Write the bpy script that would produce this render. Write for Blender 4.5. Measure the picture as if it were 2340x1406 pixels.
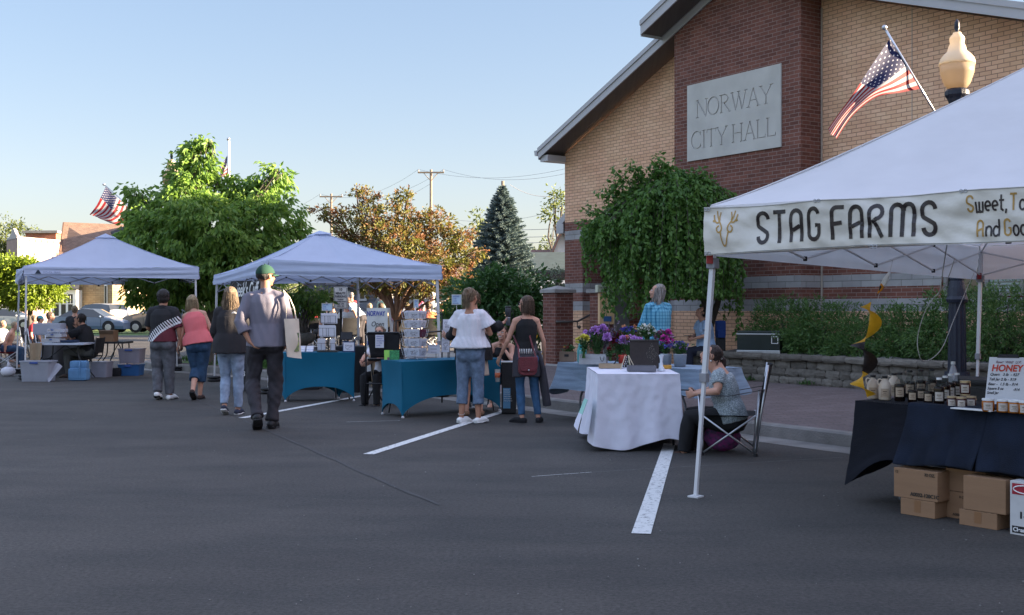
import bpy,bmesh,math,random
import numpy as np
from mathutils import Vector,Matrix,noise
R=math.radians
PI=math.pi
rnd=random.Random(7)
sc=bpy.context.scene
C=sc.collection
for o in list(bpy.data.objects):
 bpy.data.objects.remove(o)
 # camera, world, sun, exposure
F=2600.0
HZ=706.0
CH=1.45
cam_d=bpy.data.cameras.new('camera')
cam_d.sensor_width=36
cam_d.lens=36*F/2340
cam_d.shift_y=(HZ-703)/2340
cam_d.clip_start=.05
cam_d.clip_end=3000
cam=bpy.data.objects.new('camera',cam_d)
cam.location=(0,0,CH)
cam.rotation_euler=(R(90),0,0)
C.objects.link(cam)
sc.camera=cam
SUN_AZ=(1.0,-0.03)
SUN_EL=12.5
w=bpy.data.worlds.new("World")
sc.world=w
w.use_nodes=True
nt=w.node_tree
bg=nt.nodes['Background']
sky=nt.nodes.new('ShaderNodeTexSky')
sky.sky_type='NISHITA'
sky.sun_disc=False
sky.sun_elevation=R(SUN_EL)
sky.sun_rotation=math.atan2(SUN_AZ[0],SUN_AZ[1])
sky.air_density=1.0
sky.dust_density=1.1
sky.ozone_density=1.6
hs=nt.nodes.new('ShaderNodeHueSaturation');hs.inputs['Saturation'].default_value=1.28
gm_=nt.nodes.new('ShaderNodeGamma');gm_.inputs[1].default_value=.6
tint=nt.nodes.new('ShaderNodeMix');tint.data_type='RGBA';tint.blend_type='MULTIPLY';tint.inputs[0].default_value=1
tint.inputs['B'].default_value=(1.03,.965,1.05,1)
nt.links.new(sky.outputs[0],gm_.inputs[0]);nt.links.new(gm_.outputs[0],hs.inputs['Color']);nt.links.new(hs.outputs[0],tint.inputs['A'])
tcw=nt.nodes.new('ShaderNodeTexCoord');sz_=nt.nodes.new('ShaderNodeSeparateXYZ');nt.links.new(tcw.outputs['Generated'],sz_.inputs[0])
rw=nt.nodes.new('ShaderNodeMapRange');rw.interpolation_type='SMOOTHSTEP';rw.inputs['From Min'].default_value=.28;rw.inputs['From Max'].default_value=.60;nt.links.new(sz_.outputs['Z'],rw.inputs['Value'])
sky_boost=nt.nodes.new('ShaderNodeMix');sky_boost.data_type='RGBA';nt.links.new(rw.outputs[0],sky_boost.inputs[0]);sky_boost.inputs['A'].default_value=(1,1,1,1);sky_boost.inputs['B'].default_value=(3.35,2.72,2.42,1)  # brightness added to the sky above the view to lift the shade
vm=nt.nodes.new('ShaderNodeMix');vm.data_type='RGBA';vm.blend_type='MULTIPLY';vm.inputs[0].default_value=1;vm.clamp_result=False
nt.links.new(tint.outputs['Result'],vm.inputs['A']);nt.links.new(sky_boost.outputs['Result'],vm.inputs['B']);nt.links.new(vm.outputs['Result'],bg.inputs[0])
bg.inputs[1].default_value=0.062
sl=bpy.data.lights.new('sun','SUN')
sl.energy=5.0
sl.angle=R(.6)
sl.color=(1.0,.80,.56)
so=bpy.data.objects.new('sun',sl)
sv=Vector((SUN_AZ[0],SUN_AZ[1],0)).normalized()*math.cos(R(SUN_EL))+Vector((0,0,math.sin(R(SUN_EL))))
so.rotation_euler=sv.to_track_quat('Z','Y').to_euler()
so.location=sv*60
C.objects.link(so)
sc.view_settings.view_transform='Standard'
sc.view_settings.look='None'
sc.view_settings.exposure=2.80
sc.view_settings.gamma=1
# placing helpers
def W(px,py,Y):
 return Vector(((px-1170)*Y/F,Y,CH+(HZ-py)*Y/F))
def G(px,py,z=0.0):
 Y=(CH-z)*F/(py-HZ)
 return Vector(((px-1170)*Y/F,Y,z))
E=Vector((.547,-.837,0)).normalized()
N=Vector((E.y*-1,E.x,0))
N=Vector((.837,.547,0)).normalized()
O0=Vector((.49,16.5,0))
def U(u,v,z=0.0):
 p=O0+E*u+N*v
 return Vector((p.x,p.y,z))
 # mesh builder
class MB:
 def __init__(s):
  s.v=[];s.f=[];s.m=[]
 def add(s,vs,fs,mi=0):
  b=len(s.v)
  s.v.extend([tuple(p)for p in vs])
  for f in fs:
   s.f.append(tuple(i+b for i in f));s.m.append(mi)
  return s
 def obox(s,p,ex,ey,ez,mi=0):
  p=Vector(p);ex=Vector(ex);ey=Vector(ey);ez=Vector(ez)
  vs=[p,p+ex,p+ex+ey,p+ey,p+ez,p+ex+ez,p+ex+ey+ez,p+ey+ez]
  fs=[(0,3,2,1),(4,5,6,7),(0,1,5,4),(1,2,6,5),(2,3,7,6),(3,0,4,7)]
  if ex.cross(ey).dot(ez)<0:fs=[f[::-1]for f in fs]
  return s.add(vs,fs,mi)
 def box(s,c,size,rz=0,mi=0,mat=None):
  m=mat if mat is not None else Matrix.Rotation(rz,3,'Z')
  c=Vector(c)
  ex=m@Vector((size[0],0,0));ey=m@Vector((0,size[1],0));ez=m@Vector((0,0,size[2]))
  return s.obox(c-ex/2-ey/2-ez/2,ex,ey,ez,mi)
 def bbox(s,c,size,b=.01,rz=0,mi=0,mat=None):
  m=mat if mat is not None else Matrix.Rotation(rz,3,'Z')
  bm=bmesh.new();bmesh.ops.create_cube(bm,size=1)
  for v in bm.verts:v.co=Vector((v.co.x*size[0],v.co.y*size[1],v.co.z*size[2]))
  bmesh.ops.bevel(bm,geom=list(bm.edges),offset=b,segments=2,affect='EDGES',profile=.7)
  vs=[Vector(c)+m@v.co for v in bm.verts]
  bm.verts.index_update()
  fs=[[v.index for v in f.verts]for f in bm.faces]
  bm.free()
  return s.add(vs,fs,mi)
 def quad(s,a,b,c,d,mi=0):
  return s.add([a,b,c,d],[(0,1,2,3)],mi)
 def poly(s,pts,mi=0):
  return s.add(pts,[tuple(range(len(pts)))],mi)
 def prism(s,pts,d,mi=0):
  n=len(pts);d=Vector(d)
  vs=[Vector(p)for p in pts]+[Vector(p)+d for p in pts]
  nn=Vector((0,0,0))
  for i in range(n):
   a=vs[i];b=vs[(i+1)%n]
   nn+=a.cross(b)
  fs=[tuple(range(n))[::-1],tuple(range(n,2*n))]
  for i in range(n):
   j=(i+1)%n
   fs.append((i,j,n+j,n+i))
  if nn.dot(d)<0:fs=[f[::-1]for f in fs]
  return s.add(vs,fs,mi)
 def loft(s,pts,rad,seg=12,side=None,cap='round',mi=0,pw=2.0):
  pts=[Vector(p)for p in pts]
  rad=[(r,r)if not isinstance(r,(tuple,list))else r for r in rad]
  n=len(pts)
  if cap=='round':
   t0=(pts[0]-pts[1]).normalized();t1=(pts[-1]-pts[-2]).normalized()
   r0=min(rad[0]);r1=min(rad[-1])
   a=[(pts[0]+t0*r0*k,(rad[0][0]*q,rad[0][1]*q))for k,q in((.96,.28),(.75,.66),(.4,.92))]
   b=[(pts[-1]+t1*r1*k,(rad[-1][0]*q,rad[-1][1]*q))for k,q in((.4,.92),(.75,.66),(.96,.28))]
   pts=[p for p,_ in a]+pts+[p for p,_ in b]
   rad=[q for _,q in a]+rad+[q for _,q in b]
   n=len(pts)
  vs=[]
  prev=Vector(side)if side is not None else None
  for i in range(n):
   t=(pts[min(i+1,n-1)]-pts[max(i-1,0)])
   if t.length<1e-9:t=Vector((0,0,1))
   t.normalize()
   if prev is None:
    prev=Vector((1,0,0))if abs(t.x)<.9 else Vector((0,1,0))
   sd=prev-t*prev.dot(t)
   if sd.length<1e-6:sd=t.orthogonal()
   sd.normalize()
   if side is None:prev=sd
   up=t.cross(sd)
   for k in range(seg):
    a=2*PI*k/seg
    ca,sa=math.cos(a),math.sin(a)
    if pw!=2.0:
     ca=math.copysign(abs(ca)**(2/pw),ca);sa=math.copysign(abs(sa)**(2/pw),sa)
    vs.append(pts[i]+sd*ca*rad[i][0]+up*sa*rad[i][1])
  fs=[]
  for i in range(n-1):
   for k in range(seg):
    k2=(k+1)%seg
    fs.append((i*seg+k,i*seg+k2,(i+1)*seg+k2,(i+1)*seg+k))
  if cap:
   fs.append(tuple(range(seg))[::-1]);fs.append(tuple((n-1)*seg+k for k in range(seg)))
  return s.add(vs,fs,mi)
 def tube(s,pts,r,seg=8,mi=0):
  pts=[Vector(p)for p in pts]
  rr=r if isinstance(r,(list,tuple))else[r]*len(pts)
  return s.loft(pts,rr,seg,cap='flat',mi=mi)
 def ell(s,c,r,seg=14,rings=9,mi=0,mat=None):
  vs=[];c=Vector(c)
  r=(r,r,r)if not isinstance(r,(tuple,list))else r
  for i in range(rings+1):
   th=PI*i/rings
   for k in range(seg):
    a=2*PI*k/seg
    p=Vector((r[0]*math.sin(th)*math.cos(a),r[1]*math.sin(th)*math.sin(a),r[2]*math.cos(th)))
    if mat is not None:p=mat@p
    vs.append(c+p)
  fs=[]
  for i in range(rings):
   for k in range(seg):
    k2=(k+1)%seg
    fs.append((i*seg+k,(i+1)*seg+k,(i+1)*seg+k2,i*seg+k2))
  return s.add(vs,fs,mi)
 def lathe(s,c,prof,seg=20,mi=0,flute=0):
  c=Vector(c);vs=[]
  for r,z in prof:
   for k in range(seg):
    a=2*PI*k/seg
    q=r*(1-flute*(k%2))
    vs.append(c+Vector((q*math.cos(a),q*math.sin(a),z)))
  fs=[]
  n=len(prof)
  for i in range(n-1):
   for k in range(seg):
    k2=(k+1)%seg
    fs.append((i*seg+k,i*seg+k2,(i+1)*seg+k2,(i+1)*seg+k))
  fs.append(tuple(range(seg))[::-1]);fs.append(tuple((n-1)*seg+k for k in range(seg)))
  return s.add(vs,fs,mi)
 def grid(s,fn,nu,nv,mi=0,thick=0):
  vs=[fn(i/nu,j/nv)for j in range(nv+1)for i in range(nu+1)]
  fs=[(j*(nu+1)+i,j*(nu+1)+i+1,(j+1)*(nu+1)+i+1,(j+1)*(nu+1)+i)for j in range(nv)for i in range(nu)]
  return s.add(vs,fs,mi)
 def build(s,name,mats,parent=None,smooth=False,uv=False,weld=False,keep=False):
  me=bpy.data.meshes.new(name)
  off=Vector((0,0,0))
  if parent is not None:
   q=parent
   while q is not None:
    off+=q.location;q=q.parent
  vv=[(x-off.x,y-off.y,z-off.z)for x,y,z in s.v]
  me.from_pydata(vv,[],s.f)
  if not isinstance(mats,(list,tuple)):mats=[mats]
  for m in mats:me.materials.append(m)
  if len(mats)>1:me.polygons.foreach_set('material_index',s.m)
  if smooth:me.polygons.foreach_set('use_smooth',[True]*len(s.f))
  me.update()
  if uv:metric_uv(me)
  o=bpy.data.objects.new(name,me)
  C.objects.link(o)
  if parent is not None:o.parent=parent
  return o
def metric_uv(me):
 L=me.uv_layers.new(name='UVMap')
 for p in me.polygons:
  n=p.normal
  if abs(n.z)>.8:
   t=Vector((1,0,0));b=Vector((0,1,0))
  else:
   t=Vector((-n.y,n.x,0)).normalized();b=n.cross(t)if abs(n.z)>.1 else Vector((0,0,1))
  for li in p.loop_indices:
   co=me.vertices[me.loops[li].vertex_index].co
   L.data[li].uv=(co.dot(t),co.dot(b))
def tag(o,label=None,cat=None,group=None,kind=None):
 if label:o['label']=label
 if cat:o['category']=cat
 if group:o['group']=group
 if kind:o['kind']=kind
 return o
def thing(name,label,cat,loc=(0,0,0),rz=0,group=None):
 o=bpy.data.objects.new(name,None);C.objects.link(o)
 o.location=loc;o.rotation_euler=(0,0,rz)
 o.empty_display_size=.1
 return tag(o,label,cat,group)
def struct(o):
 o['kind']='structure';return o
def copy_tree(o,parent=None,loc=None,rz=None,label=None):
 c=o.copy();C.objects.link(c)
 if parent is not None:c.parent=parent
 if loc is not None:c.location=loc
 if rz is not None:c.rotation_euler=(0,0,rz)
 if label:c['label']=label
 for ch in o.children:copy_tree(ch,c)
 return c
 # materials
MATS={}
def nodes_of(m):
 m.use_nodes=True
 return m.node_tree.nodes,m.node_tree.links,m.node_tree.nodes['Principled BSDF']
def M(name,col,rough=.7,var=.12,scale=6,bump=0,bscale=40,metal=0,spec=.4,trans=0,stretch=None,coat=0,col2=None,sheen=0):
 if name in MATS:return MATS[name]
 m=bpy.data.materials.new(name);N_,L_,b=nodes_of(m)
 b.inputs['Roughness'].default_value=rough
 b.inputs['Metallic'].default_value=metal
 b.inputs['Specular IOR Level'].default_value=spec
 if coat:b.inputs['Coat Weight'].default_value=coat
 if sheen:b.inputs['Sheen Weight'].default_value=sheen
 tc=N_.new('ShaderNodeTexCoord');mp=N_.new('ShaderNodeMapping')
 L_.new(tc.outputs['Object'],mp.inputs[0])
 if stretch:mp.inputs['Scale'].default_value=stretch
 nz=N_.new('ShaderNodeTexNoise');nz.inputs['Scale'].default_value=scale;nz.inputs['Detail'].default_value=5
 L_.new(mp.outputs[0],nz.inputs[0])
 cr=N_.new('ShaderNodeValToRGB')
 c2=col2 if col2 else tuple(min(1,c*(1+var))for c in col)
 cr.color_ramp.elements[0].color=tuple(c*(1-var)for c in col)+(1,)
 cr.color_ramp.elements[1].color=c2+(1,)
 cr.color_ramp.elements[0].position=.3;cr.color_ramp.elements[1].position=.7
 L_.new(nz.outputs['Fac'],cr.inputs[0]);L_.new(cr.outputs[0],b.inputs['Base Color'])
 if bump:
  n2=N_.new('ShaderNodeTexNoise');n2.inputs['Scale'].default_value=bscale;n2.inputs['Detail'].default_value=4
  L_.new(mp.outputs[0],n2.inputs[0])
  bp=N_.new('ShaderNodeBump');bp.inputs['Strength'].default_value=bump;bp.inputs['Distance'].default_value=.02
  L_.new(n2.outputs['Fac'],bp.inputs['Height']);L_.new(bp.outputs[0],b.inputs['Normal'])
 if trans:
  out=N_['Material Output'];tr=N_.new('ShaderNodeBsdfTranslucent');mx=N_.new('ShaderNodeMixShader')
  L_.new(cr.outputs[0],tr.inputs[0]);mx.inputs[0].default_value=trans
  L_.new(b.outputs[0],mx.inputs[1]);L_.new(tr.outputs[0],mx.inputs[2]);L_.new(mx.outputs[0],out.inputs[0])
 MATS[name]=m
 return m
def brick(name,c1,c2,mortar,bw=.203,rh=.0677,ms=.006,bump=.5,rough=.85,noise_amt=.35,offset=.5):
 if name in MATS:return MATS[name]
 m=bpy.data.materials.new(name);N_,L_,b=nodes_of(m)
 uv=N_.new('ShaderNodeUVMap')
 bt=N_.new('ShaderNodeTexBrick')
 bt.inputs['Scale'].default_value=1;bt.inputs['Brick Width'].default_value=bw;bt.inputs['Row Height'].default_value=rh
 bt.inputs['Mortar Size'].default_value=ms;bt.inputs['Mortar Smooth'].default_value=.2
 bt.inputs['Color1'].default_value=c1+(1,);bt.inputs['Color2'].default_value=c2+(1,);bt.inputs['Mortar'].default_value=mortar+(1,)
 bt.inputs['Bias'].default_value=-.1
 bt.offset=offset
 L_.new(uv.outputs[0],bt.inputs[0])
 nz=N_.new('ShaderNodeTexNoise');nz.inputs['Scale'].default_value=1.3;nz.inputs['Detail'].default_value=8;nz.inputs['Roughness'].default_value=.7
 L_.new(uv.outputs[0],nz.inputs[0])
 mx=N_.new('ShaderNodeMix');mx.data_type='RGBA';mx.blend_type='OVERLAY';mx.inputs[0].default_value=noise_amt
 L_.new(bt.outputs['Color'],mx.inputs['A']);L_.new(nz.outputs['Fac'],mx.inputs['B']);L_.new(mx.outputs['Result'],b.inputs['Base Color'])
 n2=N_.new('ShaderNodeTexNoise');n2.inputs['Scale'].default_value=60
 L_.new(uv.outputs[0],n2.inputs[0])
 ad=N_.new('ShaderNodeMath');ad.operation='MULTIPLY_ADD';ad.inputs[1].default_value=-1.0
 L_.new(bt.outputs['Fac'],ad.inputs[0]);
 ml=N_.new('ShaderNodeMath');ml.operation='MULTIPLY';ml.inputs[1].default_value=.5
 L_.new(n2.outputs['Fac'],ml.inputs[0]);L_.new(ml.outputs[0],ad.inputs[2])
 bp=N_.new('ShaderNodeBump');bp.inputs['Strength'].default_value=bump;bp.inputs['Distance'].default_value=.008
 L_.new(ad.outputs[0],bp.inputs['Height']);L_.new(bp.outputs[0],b.inputs['Normal'])
 b.inputs['Roughness'].default_value=rough
 MATS[name]=m
 return m
def leafmat(name,c1,c2,c3=None,trans=.45,rough=.5,nscale=.9,c3pos=.62):
 if name in MATS:return MATS[name]
 m=bpy.data.materials.new(name);N_,L_,b=nodes_of(m)
 g=N_.new('ShaderNodeNewGeometry')
 cr=N_.new('ShaderNodeValToRGB')
 cr.color_ramp.elements[0].color=c1+(1,);cr.color_ramp.elements[1].color=c2+(1,)
 L_.new(g.outputs['Random Per Island'],cr.inputs[0])
 col=cr.outputs[0]
 if c3:
  tc=N_.new('ShaderNodeTexCoord');nz=N_.new('ShaderNodeTexNoise');nz.inputs['Scale'].default_value=nscale;nz.inputs['Detail'].default_value=6
  L_.new(tc.outputs['Object'],nz.inputs[0])
  r2=N_.new('ShaderNodeValToRGB');r2.color_ramp.elements[0].position=c3pos-.14;r2.color_ramp.elements[1].position=c3pos
  L_.new(nz.outputs['Fac'],r2.inputs[0])
  mx=N_.new('ShaderNodeMix');mx.data_type='RGBA'
  L_.new(r2.outputs[0],mx.inputs[0]);L_.new(col,mx.inputs['A']);mx.inputs['B'].default_value=c3+(1,)
  col=mx.outputs['Result']
 L_.new(col,b.inputs['Base Color']);b.inputs['Roughness'].default_value=rough
 tr=N_.new('ShaderNodeBsdfTranslucent');ms=N_.new('ShaderNodeMixShader');ms.inputs[0].default_value=trans
 L_.new(col,tr.inputs[0]);L_.new(b.outputs[0],ms.inputs[1]);L_.new(tr.outputs[0],ms.inputs[2])
 L_.new(ms.outputs[0],N_['Material Output'].inputs[0])
 MATS[name]=m
 return m
def glassmat(name,col=(.02,.025,.03),rough=.05,spec=.8):
 if name in MATS:return MATS[name]
 m=bpy.data.materials.new(name);N_,L_,b=nodes_of(m)
 b.inputs['Base Color'].default_value=col+(1,);b.inputs['Roughness'].default_value=rough;b.inputs['Specular IOR Level'].default_value=spec
 MATS[name]=m;return m
def clearmat(name,col=(1,1,1),rough=.02,ior=1.45,alpha=None):
 if name in MATS:return MATS[name]
 m=bpy.data.materials.new(name);N_,L_,b=nodes_of(m)
 b.inputs['Base Color'].default_value=col+(1,);b.inputs['Roughness'].default_value=rough
 if alpha is None:
  b.inputs['Transmission Weight'].default_value=1;b.inputs['IOR'].default_value=ior
 else:
  if alpha<.15:b.inputs['Base Color'].default_value=(.03,.03,.03,1)
  tr=N_.new('ShaderNodeBsdfTransparent');ms=N_.new('ShaderNodeMixShader');ms.inputs[0].default_value=alpha
  tr.inputs[0].default_value=col+(1,)
  L_.new(tr.outputs[0],ms.inputs[1]);L_.new(b.outputs[0],ms.inputs[2]);L_.new(ms.outputs[0],N_['Material Output'].inputs[0])
 MATS[name]=m;return m
 # lettering
def text(s,size,origin,xd,yd,mat,parent,name='lettering',align='LEFT',ext=.0008,shear=0,squash=1.0,bold=0):
 cu=bpy.data.curves.new('t','FONT');cu.body=s;cu.size=size;cu.align_x=align;cu.extrude=ext;cu.shear=shear
 cu.offset=bold
 ob=bpy.data.objects.new('t',cu);C.objects.link(ob)
 dg=bpy.context.evaluated_depsgraph_get();dg.update()
 me=bpy.data.meshes.new_from_object(ob.evaluated_get(dg))
 bpy.data.objects.remove(ob);bpy.data.curves.remove(cu)
 xd=Vector(xd).normalized();yd=Vector(yd).normalized();nd=xd.cross(yd)
 off=Vector((0,0,0));q=parent
 while q is not None:
  off+=q.location;q=q.parent
 o_=Vector(origin)-off
 for v in me.vertices:
  c=v.co.copy();v.co=o_+xd*c.x*squash+yd*c.y+nd*(c.z+.0025)
 me.materials.clear();me.materials.append(mat)
 o=bpy.data.objects.new(name,me);C.objects.link(o);o.parent=parent
 return o
def arc(cx,cy,rx,ry,a0,a1,n=10):
 return[(cx+rx*math.cos(R(a0+(a1-a0)*i/n)),cy+ry*math.sin(R(a0+(a1-a0)*i/n)))for i in range(n+1)]
def ribbon2d(pl,w):
 n=len(pl);out=[]
 P_=[Vector((x,y))for x,y in pl]
 ws=w if isinstance(w,(list,tuple))else[w]*n
 for i in range(n):
  a=P_[max(i-1,0)];b=P_[min(i+1,n-1)]
  t=(b-a);
  if t.length<1e-9:t=Vector((1,0))
  t.normalize();nn=Vector((-t.y,t.x));k=1
  if 0<i<n-1:
   t1=(P_[i]-a).normalized();c=abs(t1.dot(t));k=1/max(c,.55)
  out.append((P_[i]+nn*ws[i]*.5*k,P_[i]-nn*ws[i]*.5*k))
 return out
def strokes(mb,pls,w,fr,mi=0,lift=.003,step=.0004):
 for q,pl in enumerate(pls):
  ww=w
  if isinstance(pl,tuple)and len(pl)==2 and isinstance(pl[1],(int,float))and isinstance(pl[0],list):
   pl,ww=pl
  rb=ribbon2d(pl,ww)
  l=lift+step*(q%6)
  vs=[];fs=[]
  for a,b in rb:vs+=[fr(a.x,a.y,l),fr(b.x,b.y,l)]
  for i in range(len(rb)-1):fs.append((2*i,2*i+1,2*i+3,2*i+2))
  mb.add(vs,fs,mi)
  # materials of the setting
def asphalt():
 m=bpy.data.materials.new('asphalt');N_,L_,b=nodes_of(m)
 tc=N_.new('ShaderNodeTexCoord')
 n1=N_.new('ShaderNodeTexNoise');n1.inputs['Scale'].default_value=.35;n1.inputs['Detail'].default_value=6;n1.inputs['Roughness'].default_value=.6
 n2=N_.new('ShaderNodeTexNoise');n2.inputs['Scale'].default_value=38;n2.inputs['Detail'].default_value=8;n2.inputs['Roughness'].default_value=.8
 n3=N_.new('ShaderNodeTexVoronoi');n3.inputs['Scale'].default_value=120
 mp=N_.new('ShaderNodeMapping');mp.inputs['Rotation'].default_value=(0,0,R(33));mp.inputs['Scale'].default_value=(.55,1.5,1)
 n4=N_.new('ShaderNodeTexNoise');n4.inputs['Scale'].default_value=.9;n4.inputs['Detail'].default_value=9;n4.inputs['Roughness'].default_value=.68
 for n in(n1,n2,n3):L_.new(tc.outputs['Object'],n.inputs[0])
 L_.new(tc.outputs['Object'],mp.inputs[0]);L_.new(mp.outputs[0],n4.inputs[0])
 cr=N_.new('ShaderNodeValToRGB');cr.color_ramp.elements[0].position=.3;cr.color_ramp.elements[1].position=.72
 cr.color_ramp.elements[0].color=(.0455,.0425,.040,1);cr.color_ramp.elements[1].color=(.077,.0715,.066,1)
 L_.new(n1.outputs['Fac'],cr.inputs[0])
 c2=N_.new('ShaderNodeValToRGB');c2.color_ramp.elements[0].position=.3;c2.color_ramp.elements[1].position=.75
 c2.color_ramp.elements[0].color=(.30,.30,.30,1);c2.color_ramp.elements[1].color=(1.8,1.78,1.72,1)
 L_.new(n2.outputs['Fac'],c2.inputs[0])
 mx=N_.new('ShaderNodeMix');mx.data_type='RGBA';mx.blend_type='MULTIPLY';mx.inputs[0].default_value=1
 L_.new(cr.outputs[0],mx.inputs['A']);L_.new(c2.outputs[0],mx.inputs['B'])
 c4=N_.new('ShaderNodeValToRGB');c4.color_ramp.elements[0].position=.36;c4.color_ramp.elements[1].position=.56
 c4.color_ramp.elements[0].color=(.74,.76,.78,1);c4.color_ramp.elements[1].color=(1.07,1.05,1.04,1)
 L_.new(n4.outputs['Fac'],c4.inputs[0])
 m2=N_.new('ShaderNodeMix');m2.data_type='RGBA';m2.blend_type='MULTIPLY';m2.inputs[0].default_value=1
 L_.new(mx.outputs['Result'],m2.inputs['A']);L_.new(c4.outputs[0],m2.inputs['B'])
 c3=N_.new('ShaderNodeValToRGB');c3.color_ramp.elements[0].position=.0;c3.color_ramp.elements[1].position=.035
 c3.color_ramp.elements[0].color=(.16,.155,.15,1);c3.color_ramp.elements[1].color=(0,0,0,1)
 v5=N_.new('ShaderNodeTexVoronoi');v5.inputs['Scale'].default_value=26
 L_.new(tc.outputs['Object'],v5.inputs[0]);L_.new(v5.outputs['Distance'],c3.inputs[0])
 m3=N_.new('ShaderNodeMix');m3.data_type='RGBA';m3.blend_type='ADD';m3.inputs[0].default_value=.6
 L_.new(m2.outputs['Result'],m3.inputs['A']);L_.new(c3.outputs[0],m3.inputs['B'])
 L_.new(m3.outputs['Result'],b.inputs['Base Color'])
 b.inputs['Roughness'].default_value=.82;b.inputs['Specular IOR Level'].default_value=.3
 bp=N_.new('ShaderNodeBump');bp.inputs['Strength'].default_value=.55;bp.inputs['Distance'].default_value=.006
 ad=N_.new('ShaderNodeMath');ad.operation='ADD'
 L_.new(n2.outputs['Fac'],ad.inputs[0]);L_.new(n3.outputs['Distance'],ad.inputs[1]);L_.new(ad.outputs[0],bp.inputs['Height'])
 L_.new(bp.outputs[0],b.inputs['Normal'])
 return m
ASPH=asphalt()
def wornpaint():
 m=bpy.data.materials.new('worn_paint');N_,L_,b=nodes_of(m)
 tc=N_.new('ShaderNodeTexCoord');n1=N_.new('ShaderNodeTexNoise');n1.inputs['Scale'].default_value=22;n1.inputs['Detail'].default_value=8;n1.inputs['Roughness'].default_value=.75
 L_.new(tc.outputs['Object'],n1.inputs[0])
 cr=N_.new('ShaderNodeValToRGB');cr.color_ramp.elements[0].position=.37;cr.color_ramp.elements[1].position=.47
 cr.color_ramp.elements[0].color=(.10,.10,.10,1);cr.color_ramp.elements[1].color=(.62,.62,.6,1)
 L_.new(n1.outputs['Fac'],cr.inputs[0]);L_.new(cr.outputs[0],b.inputs['Base Color']);b.inputs['Roughness'].default_value=.7
 return m
PAINT=wornpaint()
CONC=M('concrete',(.30,.285,.265),.85,.2,3,.4,60)
CONCD=M('concrete_kerb',(.20,.19,.175),.85,.3,2.5,.5,50)
PAVER=brick('pavers',(.115,.085,.08),(.15,.115,.11),(.07,.06,.06),.2,.1,.006,.4,.85,.3)
GRASS=M('grass',(.07,.12,.03),.9,.4,12,.8,90)
SOIL=M('soil_mulch',(.12,.10,.085),.95,.5,14,1,60)
TAN=brick('tan_brick',(.68,.405,.245),(.80,.50,.32),(.33,.18,.115),ms=.0065)
TAND=TAN
RED=brick('red_brick',(.125,.042,.028),(.21,.078,.052),(.27,.19,.165),ms=.0055,noise_amt=.5)
REDO=brick('orange_brick',(.36,.10,.05),(.45,.15,.07),(.3,.22,.18),ms=.007)
STONE=brick('split_face_stone',(.30,.29,.285),(.36,.35,.34),(.2,.19,.18),.406,.203,.006,1.0,.9,.5)
FASCIA=M('grey_fascia',(.42,.41,.42),.45,.05,2)
SOFFIT=M('soffit',(.12,.105,.10),.7,.1,2,.3,8,stretch=(14,.3,1))
LIME=M('limestone',(.50,.48,.44),.8,.10,2.2,.15,120)
LIMED=M('limestone_cut',(.45,.43,.40),.85,.1,3)
SHING=brick('shingles',(.17,.105,.075),(.24,.15,.105),(.10,.065,.05),.3,.13,.008,.6,.95,.5)
SHINGD=brick('dark_shingles',(.05,.05,.055),(.075,.075,.08),(.03,.03,.03),.3,.13,.008,.6,.95,.5)
SHINGR=brick('red_brown_shingles',(.13,.07,.055),(.17,.09,.07),(.07,.04,.03),.3,.13,.008,.6,.95,.5)
WHITE=M('white_paint',(.75,.75,.74),.5,.04,3)
GLASS=glassmat('window_glass')
BLACK=M('black_paint',(.012,.013,.016),.4,.1,5)
BLACKP=M('black_plastic',(.015,.015,.017),.55,.2,8,.2)
GALV=M('galvanised_steel',(.5,.51,.53),.35,.12,9,metal=.9)
ALU=M('aluminium',(.6,.6,.62),.3,.05,9,metal=.9)
WOODP=M('weathered_pole',(.22,.17,.13),.9,.25,3,.5,20,stretch=(6,6,.5))
# ground
mb=MB();mb.quad((-1500,-300,-.06),(1500,-300,-.06),(1500,1500,-.06),(-1500,1500,-.06))
struct(mb.build('ground',GRASS))
mb=MB();mb.quad((-70,-14,0),(30,-14,0),(30,62,0),(-70,62,0))
struct(mb.build('road',ASPH))
KL=[(24,0),(2,0),(-3,0),(-7,-.32),(-11.2,-1.0),(-14.2,-1.75),(-15.3,-1.7),(-16.2,-1.1),(-16.8,0),(-17.5,4),(-20,18),(-24,40)]
KP=[U(a,b)for a,b in KL]
def offset_line(P_,d):
 out=[]
 for i,p in enumerate(P_):
  t=(P_[min(i+1,len(P_)-1)]-P_[max(i-1,0)]).normalized()
  nn=Vector((t.y,-t.x,0))
  out.append(p+nn*d)
 return out
sgn=1 if(offset_line(KP,1)[1]-KP[1]).dot(N)>0 else-1
def strip(P_,d0,d1,z0,z1,mat,name):
 a=offset_line(P_,d0*sgn);b=offset_line(P_,d1*sgn);m_=MB()
 for i in range(len(P_)-1):
  m_.quad(a[i]+Vector((0,0,z0)),a[i+1]+Vector((0,0,z0)),b[i+1]+Vector((0,0,z1)),b[i]+Vector((0,0,z1)))
 return struct(m_.build(name,mat,uv=True))
strip(KP,-.42,0,.004,.006,CONCD,'gutter')
m_=MB();prof=[(0,-.02),(.02,.13),(.045,.15),(.16,.152),(.16,-.02)]
for(d0,z0),(d1,z1)in zip(prof[:-1],prof[1:]):
 a=offset_line(KP,d0*sgn);b=offset_line(KP,d1*sgn)
 for i in range(len(KP)-1):
  m_.quad(a[i]+Vector((0,0,z0)),a[i+1]+Vector((0,0,z0)),b[i+1]+Vector((0,0,z1)),b[i]+Vector((0,0,z1)))
struct(m_.build('kerb',CONCD))
m_=MB()
a=offset_line(KP,.16*sgn)
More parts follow.
